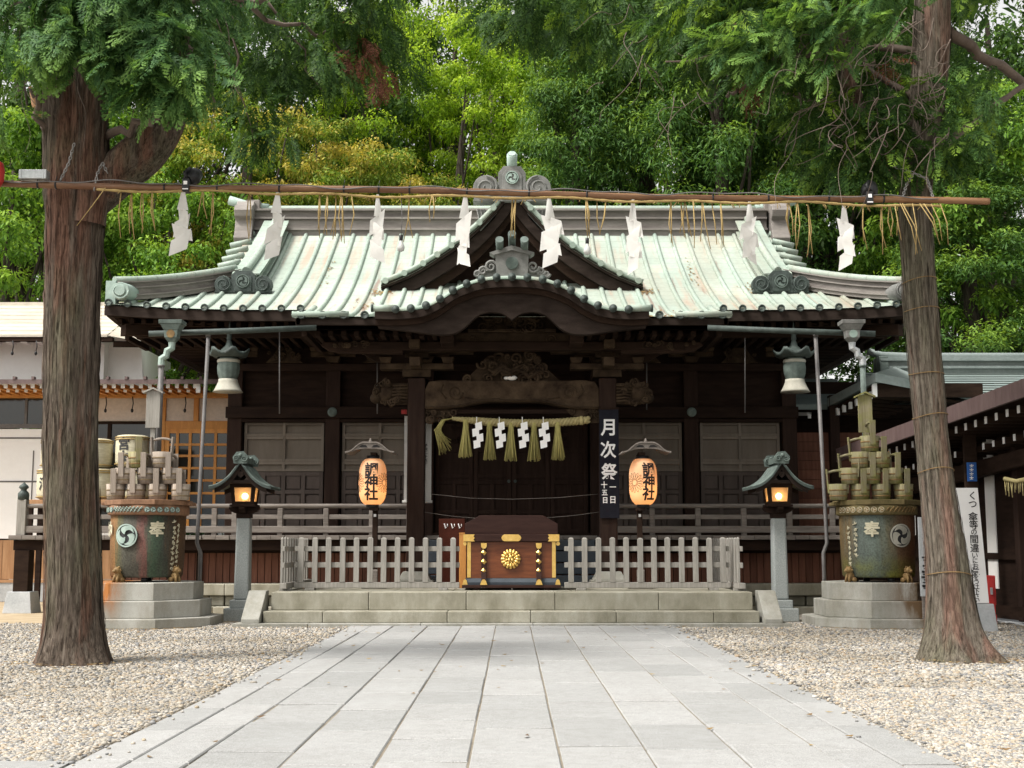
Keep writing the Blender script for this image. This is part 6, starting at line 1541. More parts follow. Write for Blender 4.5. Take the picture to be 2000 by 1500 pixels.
# lower eave with two rows of white-tipped rafters
xl = a.x; xr = P(392, 740, D - 1.3).x
mb = MB(); e0 = P(0, 741, D - 1.3).z; mb.add([(xl, D - 1.3, e0), (xr + .9, D - 1.3, e0), (xr + .9, D + .6, e0 + .25), (xl, D + .6, e0 + .25), (xl, D - 1.3, e0 - .09), (xr + .9, D - 1.3, e0 - .09), (xr + .9, D + .6, e0 + .16), (xl, D + .6, e0 + .16)], [(0, 1, 2, 3), (4, 5, 6, 7), (0, 1, 5, 4), (1, 2, 6, 5)])
for k in range(26): x = xl + .2 + k * .378; mb.box(x, x + .055, D - 1.32, D - 1.2, e0 + .0, e0 + .06) if x < xr + .9 else None
mb.build('lower_roof', M['brownmetal'], lbld)
mb = MB(); tp = MB()
for k in range(40):
    px = 8 + (k - 14) * 17.6
    if px > 392: break
    q = bx(px, 750, px + 7, 758, D - 1.15, 1.2); mb.box(*q); tp.box(q[0] - .002, q[1] + .002, q[2] - .012, q[2] - .001, q[4] - .002, q[5] + .002)
    q = bx(px + 5, 760, px + 11, 766, D - .8, .8); mb.box(*q); tp.box(q[0] - .002, q[1] + .002, q[2] - .012, q[2] - .001, q[4] - .002, q[5] + .002)
q = bx(383, 745, 391, 767, D - 1.2, .05); tp.box(*q)
for v_, f_, s_ in [(mb, tp, 0)]:
    v_.mi = 1; v_.add(f_.v, f_.f); v_.build('rafter', [M['orange_wood'], M['whitepaint']], lbld, 0, True)
part('eave_purlin', M['orange_wood'], [bx(-260, 766, 470, 776, D - .25, .2)], .01)
part('wall_band', M['cream'], [bx(120, 777, 312, 822, D, .1), bx(320, 777, 378, 822, D, .1), bx(388, 777, 450, 822, D, .1)])
part('timber_post', M['orange_wood'], [bx(312, 776, 320, 1040, D - .05, .14), bx(378, 776, 388, 822, D - .05, .14), bx(450, 765, 463, 1040, D - .05, .14), bx(310, 822, 452, 838, D - .04, .1)], .01)
part('bracket', M['orange_wood'], [bx(440, 762, 464, 776, D - .3, .2), bx(448, 776, 462, 790, D - .2, .1)], .02)
q = bx(-260, 776, 83, 832, D - .02, .05); part('window', M['glassdark'], [q]); part('window_frame', M['grey_metal'], [bx(-260, 828, 83, 836, D - .05, .06), bx(48, 776, 53, 832, D - .045, .05), bx(-90, 776, -84, 832, D - .045, .05)])
part('white_panel', M['whitepaint'], [bx(-260, 838, 312, 854, D - .01, .05), bx(-260, 857, 312, 939, D - .008, .05), bx(-260, 942, 312, 1052, D - .01, .05)])
part('panel_rail', M['grey_metal'], [bx(-260, 854, 312, 857, D - .02, .05), bx(-260, 939, 80, 942, D - .02, .05), bx(62, 880, 64, 985, D - .022, .01)])
part('dark_recess', M['glassdark'], [bx(188, 823, 312, 1040, D - .015, .04)])
part('recess_frame', M['eave_wood'], [bx(188, 823, 312, 828, D - .05, .05), bx(207, 828, 214, 1000, D - .05, .03)])
mb = MB()
for px in np.arange(-260, 312, 24): mb.box(*bx(px + .4, 1055, px + 23.6, 1131, D - .03, .04))
mb.build('board_wall', M['tan_wood'], lbld)
part('sill_board', M['tan_wood'], [bx(-260, 1132, 480, 1138, D - .06, .1)]); part('foundation', M['concrete'], [bx(-260, 1139, 480, 1175, D - .04, .3)])
part('vent_box', M['whitepaint'], [bx(54, 1095, 62, 1108, D - .12, .1)], .02)
# timber lattice door
dr = MB(); q = bx(318, 838, 452, 1036, D - .02, .04)
dr.box(q[0], q[1], q[2] + .02, q[3], q[4], q[5]); door = dr.build('lattice_door', M['glassdark'], lbld)
mb = MB(); xs = [318, 341, 366, 390, 416, 441]; ys = [838, 866, 888, 912, 936, 961, 985, 1008, 1030]
for px in xs: mb.box(*bx(px, 838, px + (10 if px in (318, 441) else 5.5), 1036, D - .035, .05))
for py in ys: mb.box(*bx(318, py, 450, py + (8 if py in (838, 1030) else 4.6), D - .031, .045))
mb.box(*bx(388, 838, 394, 1036, D - .045, .05)); o = mb.build('lattice', M['orange_wood'], door)
part('painted_reflection', M['bluegrey'], [bx(346, 964, 440, 1028, D - .024, .02)])  # blue-grey plate paints a reflection on the door glass
for k, px in enumerate((24, 70, 206, 258, 361)):
    y0_, y1_ = (665, 688) if px < 100 else (775, 800)
    p0, p1 = P(px + 1, y0_, D - .3), P(px, y1_, D - .3); root = thing('eave_bulb', 'small dark bulb on a cord under the ' + ('upper' if px < 100 else 'lower') + ' eave of the white side hall', 'bulb', p1, 'bulbs under the side hall eaves')
    mb = MB(); mb.tube([p0, p0.lerp(p1, .5) + Vector((.02, 0, 0)), p1], .012, 5); mb.build('cord', M['black'], root); mb = MB(); mb.ball((p1.x, p1.y, p1.z - .02), .03, .03, .045); mb.build('bulb', M['black'], root)

# sake barrels on a rack before the side hall
bd = 25.2
def barrel(label, px, py0, py1, kanji, mat=M['barrel']):
    a = P(px, py1, bd); h = P(px, py0, bd).z - a.z; root = thing('sake_barrel', label, 'barrel', (a.x, bd, a.z), 'straw-wrapped barrels')
    mb = MB(); r = .315; mb.lathe([(.8 * r, 0), (.95 * r, .03), (r, .1 * h / .6), (r * 1.02, .5 * h), (r, .9 * h), (.93 * r, .98 * h), (.8 * r, h), (0, h)], 30, (a.x, bd, a.z)); mb.build('drum', mat, root)
    mb = MB()
    for t in (.08, .86, .93): mb.tube([(a.x + 1.03 * r * math.cos(q), bd + 1.03 * r * math.sin(q), a.z + h * t) for q in np.linspace(0, 6.283, 25)], .012, 5)
    mb.build('straw_cord', M['twine'], root, split=True)
    lettering(kanji, .26, M['inkgrey'], root, round_at(a.x, bd, a.z + h * .5, lambda z: r * 1.02, -.25), .03, fine=.08, extrude=.006)
W_ = 'straw-wrapped sake barrel, '
barrel(W_ + 'upper row, directly behind the topmost buckets', 257, 851, 912, '宮\n本'); barrel(W_ + 'upper row, just right of the forked cedar trunk', 186, 858, 914, '米')
barrel(W_ + 'upper row, showing at the left edge of the forked cedar trunk', 112, 858, 914, '酒'); barrel(W_ + 'lower row, just right of the forked cedar trunk', 190, 916, 976, '米'); barrel(W_ + 'lower row, bulging out left of the forked cedar trunk', 104, 916, 976, '酒'); barrel(W_ + 'lower row, behind the middle buckets', 262, 916, 976, '本')
o = thing('barrel_rack', 'low dark timber rack carrying the straw-wrapped sake barrels', 'rack', (X_(190, bd), bd, 0)); q = P(60, 977, bd); mb = MB(); mb.box(q.x, P(300, 977, bd).x, bd - .35, bd + .35, q.z - .1, q.z); mb.build('top', M['tan_wood'], o, .01)
for px in (66, 180, 292):
    for dy in (-.3, .25): mb = MB(); x = X_(px, bd); mb.box(x - .05, x + .05, bd + dy, bd + dy + .08, 0, q.z - .1); mb.build('leg', M['dark_wood'], o)
mb = MB(); mb.box(q.x, P(300, 977, bd).x, bd - .33, bd + .33, q.z - .55, q.z - .5); mb.build('shelf', M['dark_wood'], o)

# ------------------------------------------------------------------ building on the right: gate hall with low eaves
rb = thing('gate_hall', 'dark timber gate hall with grey-green copper roof behind the leaning cedar', 'building', (8.5, 24.5, 0))
RD = 24.5
# gabled roof seen from its corner: ridge runs to the right
rz_ = P(1740, 727, RD + 1.0).z
mb = MB()
xl, xr = P(1722, 700, RD).x, 17.
mb.box(xl + .25, xr, RD + .85, RD + 1.15, rz_ - .05, rz_ + .3); mb.box(xl + .2, xr, RD + .75, RD + 1.25, rz_ + .2, rz_ + .25); mb.box(xl + .2, xr, RD + .78, RD + 1.22, rz_ + .05, rz_ + .1); mb.tube([(xl + .02, RD + 1, rz_ + .42), (xl + .3, RD + 1, rz_ + .34), (xl + .8, RD + 1, rz_ + .32), (xr, RD + 1, rz_ + .32)], .075, 8); mb.build('ridge', M['edge_metal'], rb)
mb = MB(); mb.prism([(RD + .72, rz_ - .15), (RD + .78, rz_ + .3), (RD + 1.22, rz_ + .3), (RD + 1.28, rz_ - .15), (RD + 1.1, rz_ - .22), (RD + .9, rz_ - .22)], xl + .18, xl + .36, 'x'); mb.build('ridge_end', M['verdigris'], rb, .02)
mb = MB(); ez = P(1880, 790, RD - 1.2).z
for k in range(14):
    u0, u1 = k / 14, (k + 1) / 14 + .01
    mb.add([(xl - .15, RD + .95 - 2.2 * u1, rz_ - (rz_ - ez) * u1), (xr, RD + .95 - 2.2 * u1, rz_ - (rz_ - ez) * u1), (xr, RD + .95 - 2.2 * u0, rz_ - (rz_ - ez) * u0 - .02), (xl - .15, RD + .95 - 2.2 * u0, rz_ - (rz_ - ez) * u0 - .02)], [(0, 1, 2, 3)])
mb.add([(xl - .15, RD + 1, rz_), (xr, RD + 1, rz_), (xr, RD + 3.2, ez), (xl - .15, RD + 3.2, ez)], [(0, 1, 2, 3)])
mb.build('roof', M['green_roof'], rb)
# left wing of the roof: hipped corner with pale rafter tips
A = P(1616, 778, 24.2); B = P(1710, 728, 22.4); C = P(1900, 765, 22.8)
mb = MB()
def slab(mb, pts, th):
    n = len(pts); mb.add([*pts, *[p - Vector((0, 0, th)) for p in pts]], [tuple(range(n)), tuple(range(n, 2 * n))[::-1]] + [(k, (k + 1) % n, n + (k + 1) % n, n + k) for k in range(n)])
bk_ = Vector((B.x + 1.2, 25.2, B.z + .5))
A2 = Vector((A.x, A.y, A.z)); 
slab(mb, [A2, B, Vector((C.x, C.y, C.z)), Vector((C.x + .4, 25.2, C.z + .35)), bk_], .16)
mb.build('corner_roof', M['edge_metal'], rb)
mb = MB(); dn = Vector((0, 0, -.2)); slab(mb, [A2 + dn + Vector((.1, .1, 0)), B + dn + Vector((.0, .15, 0)), C + dn + Vector((0, .1, 0)), Vector((C.x + .3, 25.1, C.z - .25)), Vector((A.x + .3, 25.1, A.z - .2))], .05); mb.build('corner_soffit', M['eave_wood'], rb)
mb = MB(); tp = MB()
for k in range(6):
    t = .10 + k * .135; p = A2.lerp(B, t) + Vector((.12, .06, -.30)); mb.tube([p, p + Vector((1.1, .5, -.02))], .05, 4, sm=False); tp.box(p.x - .035, p.x + .02, p.y - .06, p.y + .03, p.z - .06, p.z + .075)
p = A2.lerp(B, .93) + Vector((.05, .05, -.26)); tp.box(p.x - .04, p.x + .04, p.y - .03, p.y + .03, p.z - .13, p.z + .13); mb.box(p.x + .05, C.x + .1, p.y - .0, p.y + .16, p.z - .13, p.z + .11)
mb.mi = 1; mb.add(tp.v, tp.f); mb.build('corner_rafter', [M['eave_wood'], M['whitepaint']], rb, 0, True)
# long eave coming towards the photographer
E0 = P(1636, 880, 23.6); E1 = P(2000, 745, 16.8)
dv = (E1 - E0); E2 = E0 + dv * 1.25; sd = Vector((2.6, 0, .55))
mb = MB(); slab(mb, [E0, E2, E2 + sd, E0 + sd], .06); mb.build('long_roof', M['green_roof'], rb)
mb = MB(); slab(mb, [E0 + Vector((-.03, 0, .03)), E2 + Vector((-.03, 0, .03)), E2 + Vector((.05, 0, .04)), E0 + Vector((.05, 0, .04))], .24); mb.build('eave_edge', M['brownmetal'], rb)
mb = MB(); tp = MB()
for k in range(25):
    t = .13 + k * .046
    p = E0 + dv * t + Vector((.22, 0, -.27)); mb.box(p.x, p.x + 1.6, p.y - .035, p.y + .035, p.z - .05, p.z + .05); tp.box(p.x - .014, p.x - .001, p.y - .037, p.y + .037, p.z - .052, p.z + .052)
    p = E0 + dv * t + Vector((.62, 0, -.52)); mb.box(p.x, p.x + 1.2, p.y - .03, p.y + .03, p.z - .045, p.z + .045); tp.box(p.x - .014, p.x - .001, p.y - .032, p.y + .032, p.z - .047, p.z + .047)
mb.mi = 1; mb.add(tp.v, tp.f); mb.build('rafter', [M['eave_wood'], M['whitepaint']], rb, 0, True); mb = MB()
slab(mb, [E0 + Vector((.06, 0, -.1)), E2 + Vector((.06, 0, -.1)), E2 + Vector((2.4, 0, .0)), E0 + Vector((2.4, 0, .0))], .03)
q0 = E0 + Vector((.8, 0, -.66)); q1 = E2 + Vector((.8, 0, -.66)); slab(mb, [q0, q1, q1 + Vector((.16, 0, 0)), q0 + Vector((.16, 0, 0))], .24)
mb.build('eave_soffit', M['eave_wood'], rb, split=True)
# walls and posts below
wx = lambda y: E0.x + dv.x * (y - E0.y) / dv.y + 1.05
mb = MB()
for y in (23.3, 21.6, 20.6, 19.1, 17.4): mb.box(wx(y) - .09, wx(y) + .09, y - .09, y + .09, 0.05, 3.2)
for px, d in ((1636, 24.2), (1830, 24.6)): x = X_(px, d); mb.box(x - .09, x + .09, d - .09, d + .09, 0, 4.0)
mb.build('post', M['dark_wood_v'], rb, .01)
part('front_post', M['eave_wood'], [(A.x + .08, A.x + .2, 24.25, 24.37, 0, A.z - .25)], .01, None, rb)
mb = MB(); s0, s1 = Vector((wx(23.2), 23.2, 0)), Vector((wx(14), 14, 0)); nrm = Vector((.12, 0, 0))
def wall(mb, ya, yb, z0_, z1_, o=.0): mb.add([(wx(ya) + o, ya, z0_), (wx(yb) + o, yb, z0_), (wx(yb) + o, yb, z1_), (wx(ya) + o, ya, z1_), (wx(ya) + o + .05, ya, z0_), (wx(yb) + o + .05, yb, z0_), (wx(yb) + o + .05, yb, z1_), (wx(ya) + o + .05, ya, z1_)], [(0, 1, 2, 3), (4, 5, 6, 7), (0, 3, 7, 4), (1, 2, 6, 5)])
wall(mb, 23.2, 14.5, .05, 3.3, .06); mb.box(5.4, 9.6, 25.3, 25.4, 0, 4.4); mb.build('dark_wall', M['dark_wood'], rb)
mb = MB()
for ya, yb, z0_, z1_ in ((20.3, 20.0, .5, .95), (20.3, 20.0, 1.05, 2.25), (20.3, 20.0, 2.35, 2.9), (19.0, 17.5, 2.3, 3.0), (20.95, 20.75, .5, 2.9)): wall(mb, ya, yb, z0_, z1_, .045)
for q in ((1783, 955, 1800, 975), (1783, 990, 1800, 1010), (1783, 1030, 1800, 1065), (1772, 1075, 1800, 1110)): mb.box(*bx(*q, 25.28, .02))
mb.box(*bx(1560, 805, 1585, 812, 25.29, .02))
mb.build('plaster_panel', M['plaster'], rb, split=True)
mb = MB()
for z in (1.0, 2.3): wall(mb, 23.0, 16.0, z - .05, z + .05, .02)
mb.build('wall_rail', M['dark_wood'], rb)
mb = MB()
for k in range(16): y = 18.95 - k * .1; mb.box(wx(y) + .03, wx(y) + .05, y - .02, y + .02, .4, 2.25)
for z in np.arange(.5, 2.25, .16): wall(mb, 19.0, 17.4, z - .012, z + .012, .022)
mb.build('lattice_screen', M['eave_wood'], rb)
mb = MB(); wall(mb, 19.3, 15, .16, .3, -.5); mb.build('wooden_step', M['eave_wood'], rb)
# low slatted duckboard
mb = MB()
for k in range(7): mb.box(8.0 + k * .14, 8.1 + k * .14, 18.2, 19.4, .06, .1)
for y in (18.3, 19.3): mb.box(8.0, 8.94, y - .03, y + .03, .02, .058)
o = mb.build('duckboard', M['grey_wood']); tag(o, 'slatted wooden duckboard on the concrete by the gate hall entrance', 'duckboard')
# hip roof of the link corridor behind the hall, right
a = P(1510, 768, 25.0); b = P(1640, 795, 25.0); mb = MB(); slab(mb, [Vector((a.x - .1, 24.6, P(0, 790, 24.6).z)), Vector((b.x + .3, 24.6, P(0, 790, 24.6).z)), Vector((b.x + .3, 26.4, P(0, 740, 26.4).z)), Vector((a.x + .2, 26.4, P(0, 740, 26.4).z))], .1); o = mb.build('link_roof', M['green_roof'], rb)
part('hanging_tag', M['whitepaint'], [bx(1546, 798, 1552, 820, 24.7, .02), bx(1578, 808, 1584, 817, 24.7, .02)], 0, None, rb)
# sign boards
sb = thing('sign_board', 'tall white sign board with handwritten black characters standing behind the leaning cedar', 'sign', (X_(1900, 18.0), 18.0, .0))
a = P(1884, 1178, 17.6); b = P(1920, 953, 17.6); sh_ = Matrix.Identity(4)
mb = MB(); mb.prism([(a.x - .06, a.z), (X_(1927, 17.6), a.z), (X_(1915, 17.6), b.z), (a.x - .06, b.z)], 17.6, 17.64); mb.build('board', M['whitepaint'], sb, .004)
mb = MB(); mb.taper(X_(1908, 17.7), 17.72, 0, a.z - .01, .2, .14, .16, .12); mb.build('foot', M['concrete'], sb, .01)
for k, ch in enumerate('くつ傘等の間違いにお気をつけ下さい'):
    y = (968, 985, 1009, 1025, 1039, 1053, 1070, 1085, 1095, 1106, 1117, 1127, 1137, 1146, 1155, 1164, 1172)[k]
    s = (.15, .15, .16, .15, .11, .15, .15, .11, .1, .11, .13, .1, .1, .1, .11, .1, .1)[k]
    p = P(1899 + (y - 968) * .045, y, 17.59); lettering(ch, s * .84, M['ink'], sb, flat_at(p.x, 17.595, p.z), .01)
s2 = thing('notice_board', 'narrow pale grey notice board left of the leaning cedar trunk', 'sign', (X_(1806, 18.2), 18.2, 0))
a = P(1799, 1165, 18.2); b = P(1818, 1010, 18.2); mb = MB(); mb.box(a.x, b.x + .05, 18.2, 18.23, a.z, b.z); mb.build('board', M['concrete'], s2, .004); mb = MB(); mb.box(a.x + .03, b.x, 18.231, 18.27, 0, b.z - .02); mb.build('stake', M['grey_wood'], s2)
mb = MB()
r_ = random.Random(3)
for k in range(12):
    p = P(1806 + r_.uniform(-3, 3), 1090 + k * 5.5, 18.19)
    for _ in range(3): mb.box(p.x - .03 + r_.uniform(0, .03), p.x + .01 + r_.uniform(0, .03), 18.194, 18.199, p.z + r_.uniform(-.015, .015), p.z + r_.uniform(.016, .022))
mb.build('faint_writing', M['inkgrey'], s2)
s3 = thing('blue_sign', 'small blue sign with white characters on a dark post behind the leaning cedar', 'sign', P(1900, 940, 19.5)); a = P(1890, 940, 19.5); b = P(1907, 903, 19.5); mb = MB(); mb.box(a.x, b.x, 19.5, 19.52, a.z, b.z); mb.build('plate', M['blue'], s3, .004)
mb = MB()
for k in range(4):
    p = P(1898, 909 + k * 8, 19.49); mb.box(p.x - .03, p.x + .03, 19.494, 19.499, p.z - .005, p.z + .008); mb.box(p.x - .006, p.x + .006, 19.493, 19.4985, p.z - .025, p.z + .02); mb.box(p.x - .028, p.x + .022, 19.494, 19.499, p.z - .026, p.z - .018)
mb.build('white_marks', M['whitepaint'], s3)
mb = MB(); mb.box(a.x - .02, b.x + .02, 19.521, 19.6, 0, 3.1); mb.build('post', M['eave_wood'], s3)
fx = thing('fire_extinguisher_box', 'red box standing in the shade beside the white sign board', 'box', (X_(1936, 19), 19, .05)); a = P(1928, 1180, 19); b = P(1944, 1124, 19); mb = MB(); mb.box(a.x, b.x, 19, 19.15, .02, b.z); mb.build('casing', M['red'], fx, .01); mb = MB(); mb.box(a.x + .03, b.x - .03, 18.992, 18.999, .3, b.z - .06); mb.build('door', M['red'], fx, .004); mb = MB(); mb.box(a.x + .05, a.x + .08, 18.97, 18.991, .45, .55); mb.build('handle', M['steel'], fx)
pw = MB()
for px, y0_, y1_ in ((1778, 985, 1045),): pw.box(*bx(px, y0_, px + 10, y1_, 20.6, .01))
o = pw.build('paper_notice', M['paper']); tag(o, 'white paper notice strip beside the mossy tank', 'notice')
# small shimenawa at the gate entrance
mb = MB(); c = [P(1962, 935, 17.9), P(1985, 940, 17.7), P(2012, 934, 17.5)]; mb.tube(c, .03, 8)
for k in range(14):
    t = k / 13; p = c[0].lerp(c[2], t) + Vector((0, 0, -.02)); mb.tube([p, p + Vector((random.uniform(-.02, .02), 0, -random.uniform(.12, .25)))], .008, 4)
o = mb.build('straw_fringe_rope', M['straw']); tag(o, 'short straw rope with a fringe over the entrance of the gate hall', 'rope')
# ------------------------------------------------------------------ the two cedars in front
def trunk_grid(pts, rad, seed, n=72, step=.045, ridge=.05, flare=None, oval=1., strips=0):
    """bark tube along pts with lengthwise ridges; flare=(height, amount, lobes)"""
    r = np.random.default_rng(seed); pts = np.array([tuple(p) for p in pts], float); rad = np.array(rad, float)
    L = np.concatenate([[0], np.cumsum(np.linalg.norm(np.diff(pts, axis=0), axis=1))]); m = max(6, int(L[-1] / step))
    s = np.linspace(0, L[-1], m)
    def sm(a): # smooth interpolation
        g = np.gradient(a, L); k = np.clip(np.searchsorted(L, s) - 1, 0, len(L) - 2); h = L[k + 1] - L[k]; t = (s - L[k]) / h
        return (2*t**3-3*t**2+1)*a[k] + (t**3-2*t**2+t)*h*g[k] + (-2*t**3+3*t**2)*a[k+1] + (t**3-t**2)*h*g[k+1]
    C = np.stack([sm(pts[:, i]) for i in range(3)], 1); Rr = sm(rad)
    T = np.gradient(C, axis=0); T /= np.linalg.norm(T, axis=1)[:, None]
    ref = np.array([0, 1., 0]); N = np.cross(T, ref); N /= np.linalg.norm(N, axis=1)[:, None]; B = np.cross(T, N)
    a = np.linspace(0, 2 * np.pi, n, endpoint=False)
    f = np.zeros((m, n)); tw = .25 * np.sin(s * .8 + r.random() * 6)
    for k in range(26):
        ki = r.integers(5, 30); ph = r.random() * 6.28; dr = r.normal(0, 1.1); am = 1 / ki ** .55
        w_ = np.sin(ki * (a[None] + tw[:, None]) + dr * s[:, None] + ph + .8 * np.sin(s[:, None] * r.uniform(.8, 2.5) + r.random() * 6))
        f += am * (1 - 2 * np.abs(w_))
    f = f / np.abs(f).max()
    big = sum(np.sin(k * a[None] + r.random() * 6 + .5 * np.sin(s[:, None] * r.uniform(.3, 1.))) for k in (2, 3, 5)) / 3
    RR = Rr[:, None] * (1 + ridge * f + .035 * big)
    if flare:
        h, am, lobes = flare; e = np.exp(-s / h)[:, None]
        lob = sum(np.sin(k * a[None] + p) for k, p in lobes) / len(lobes); RR *= 1 + e * am * (.7 + .9 * lob)
    V = C[:, None] + RR[..., None] * (np.cos(a)[None, :, None] * N[:, None] * oval + np.sin(a)[None, :, None] * B[:, None])
    idx = np.arange(m * n).reshape(m, n); q = np.stack([idx[:-1], np.roll(idx, -1, 1)[:-1], np.roll(idx, -1, 1)[1:], idx[1:]], -1).reshape(-1, 4)
    SV = []; SQ = []; o = m * n
    if strips:
        out = (V - C[:, None]); out /= np.linalg.norm(out, axis=2)[..., None]
        for _ in range(strips):
            j = int(r.integers(n)); ln = int(r.integers(6, 34)); i0 = int(r.integers(2, max(3, m - ln - 1))); w_ = int(r.integers(1, 3)); ii = np.arange(i0, min(i0 + ln, m)); t = np.linspace(0, 1, len(ii))
            hgt = .004 + .010 * np.sin(np.pi * t) + r.choice([0, .03]) * np.clip(t - .75, 0, 1) * r.random() * 4 * (r.random() < .4); dr = np.round(t * r.uniform(-1.5, 1.5)).astype(int)
            a_ = V[ii, (j + dr) % n] + out[ii, (j + dr) % n] * hgt[:, None]; b_ = V[ii, (j + w_ + dr) % n] + out[ii, (j + w_ + dr) % n] * (hgt * r.uniform(.3, 1))[:, None]
            mid = (a_ + b_) / 2; tp = np.clip(np.minimum(t, 1 - t) * 6, .15, 1)[:, None]; a_ = mid + (a_ - mid) * tp; b_ = mid + (b_ - mid) * tp
            k = len(ii); SV.append(np.stack([a_, b_], 1).reshape(-1, 3)); e = np.arange(k - 1) * 2 + o; SQ.append(np.stack([e, e + 1, e + 3, e + 2], 1)); o += 2 * k
    return np.concatenate([V.reshape(-1, 3)] + SV), np.concatenate([q] + SQ)
def join(parts):
    V = []; Q = []; o = 0
    for v, q in parts: V.append(v); Q.append(q + o); o += len(v)
    return np.concatenate(V), np.concatenate(Q)
def pxline(rows, d): return [P((a + b) / 2, y, d) for y, a, b in rows], [(b - a) / 2 * d / 2500 for y, a, b in rows]

LEAFQ = np.array([(0, 0), (.5, .5), (1, 0), (.5, -.5)])
def fronds(pos, dirs, L, seed, pairs=12, droop=.35, tintf=None, wid=.03):
    """flat cypress sprays: a stem with paired side sprays and twigs, all in one plane. pos, dirs (n,3), L (n,)"""
    r = np.random.default_rng(seed); n = len(pos)
    d = dirs / np.linalg.norm(dirs, axis=1)[:, None]
    up = np.tile([0., 0, 1], (n, 1)) + r.normal(0, .45, (n, 3)); sd = np.cross(d, up); sd /= np.linalg.norm(sd, axis=1)[:, None]; nm = np.cross(sd, d)
    out = []; tt = []
    base = r.random(n) if tintf is None else tintf
    def leaf(o, ax, ln, w_, nn, tv):
        cr = np.cross(ax, nn); cr /= np.linalg.norm(cr, axis=1)[:, None] + 1e-9
        ln = ln[:, None]; w_ = w_[:, None]
        out.append(np.stack([o, o + ax * ln * .5 + cr * w_, o + ax * ln + nn * ln * -.12, o + ax * ln * .5 - cr * w_], 1)); tt.append(np.repeat(tv[:, None], 4, 1))
    for k in range(pairs + 1):
        t = k / pairs
        o = pos + d * (L * t)[:, None] - nm * (L * droop * t * t)[:, None]
        dd = d - nm * (2 * droop * t); dd /= np.linalg.norm(dd, axis=1)[:, None]
        ll = L * (.44 * (1 - t) ** .75 * (.3 + .7 * min(1, t * 3.5)) + .07)
        tv = np.clip(base * .7 + .3 * t, 0, 1)
        for s in (-1, 1):
            an = r.uniform(.55, .85, n); ax = dd * np.cos(an)[:, None] + sd * (s * np.sin(an))[:, None] + nm * r.normal(-.12, .15, n)[:, None]
            ax /= np.linalg.norm(ax, axis=1)[:, None]
            leaf(o, ax, ll, L * wid * .8, nm, tv)
            for q, fr in ((.32, .46), (.66, .36)):
                o2 = o + ax * (ll * q)[:, None]
                for s2 in (-1, 1):
                    a2 = ax * .8 + np.cross(nm, ax) * (s2 * .6); a2 /= np.linalg.norm(a2, axis=1)[:, None]; leaf(o2, a2, ll * fr, L * wid * .55, nm, tv)
    return np.concatenate([x.reshape(-1, 3) for x in out]), np.concatenate([x.ravel() for x in tt])
def spray_mesh(name, clumps, seed, mat, parent, Lr=(.28, .5), pairs=11, wid=.03, outward=None, tipz=.0):
    """clumps: (centre, radius xyz, count, main direction, light 0..1)"""
    r = np.random.default_rng(seed); pos = []; dr = []; tn = []
    for c, rad, n, md, li in clumps:
        u = r.normal(size=(n, 3)); u /= np.linalg.norm(u, axis=1)[:, None]; u *= (r.random(n) ** .45)[:, None]
        p = np.array(c) + u * np.array(rad); pos.append(p)
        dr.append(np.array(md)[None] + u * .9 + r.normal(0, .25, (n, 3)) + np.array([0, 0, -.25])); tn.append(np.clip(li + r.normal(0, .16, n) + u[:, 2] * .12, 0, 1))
    pos = np.concatenate(pos); dr = np.concatenate(dr); tn = np.concatenate(tn)
    V, T = fronds(pos, dr, r.uniform(*Lr, len(pos)), seed + 1, pairs, .3, tn, wid)
    return np_mesh(name, V, 4, mat, parent, T)
def twigs(name, mat, parent, lines):
    mb = MB()
    for pts, r0, r1 in lines:
        mb.tube(pts, np.linspace(r0, r1, len(pts)), 5)
    return mb.build(name, mat, parent)
def wander(a, b, n, amp, seed):
    r = random.Random(seed); a = Vector(a); b = Vector(b); return [a.lerp(b, i / (n - 1)) + Vector((r.uniform(-1, 1), r.uniform(-1, 1), r.uniform(-1, 1))) * amp * math.sin(math.pi * i / (n - 1)) for i in range(n)]

def curl(a, b, n, amp, seed):
    """a smoothly winding twig from a to b"""
    r = random.Random(seed); a = Vector(a); b = Vector(b); w_ = [(Vector((r.uniform(-1, 1), r.uniform(-1, 1), r.uniform(-1, 1))), r.uniform(.5, 1.6), r.random() * 6) for _ in range(3)]
    out = []
    for i in range(n):
        t = i / (n - 1); p = a.lerp(b, t)
        for d, f, ph in w_: p = p + d * (amp * .6 * (math.sin(f * t * 6.28 + ph) - math.sin(ph)))
        out.append(p)
    return out
# forked cedar
LD = 12.8
lc = thing('cedar_tree', 'thick cedar tree with a forked trunk, low curved limb and drooping sprays', 'tree', (0, 0, 0), 'cedars holding the bamboo pole')
rows = [(1302, 76, 212), (1270, 82, 207), (1225, 88, 202), (1150, 90, 199), (1000, 88, 194), (850, 86, 191), (700, 86, 194), (600, 87, 196), (500, 89, 200), (430, 88, 205), (370, 84, 206), (300, 83, 190), (200, 82, 175), (100, 84, 170), (0, 88, 165), (-150, 90, 160), (-400, 95, 150)]
p1, r1 = pxline(rows, LD)
parts = [trunk_grid(p1, r1, 3, 112, .03, .062, (.25, .24, ((3, .4), (5, 2), (7, 1), (4, 3.3))), strips=420)]
rows = [(440, 130, 206), (370, 136, 214), (300, 138, 212), (200, 142, 210), (100, 140, 208), (0, 142, 205), (-200, 140, 195)]
p2, r2 = pxline(rows, LD - .12); parts.append(trunk_grid(p2, r2, 5, 64, .04, .06, strips=120))
pl = [(170, 410, 30), (205, 366, 42), (240, 330, 46), (280, 296, 46), (312, 255, 43), (335, 205, 36), (345, 140, 30), (346, 60, 27), (344, -40, 25), (340, -250, 18)]
parts.append(trunk_grid([P(a, b, LD - .02) for a, b, c in pl], [c * LD / 2500 for a, b, c in pl], 8, 72, .04, .055, strips=90))
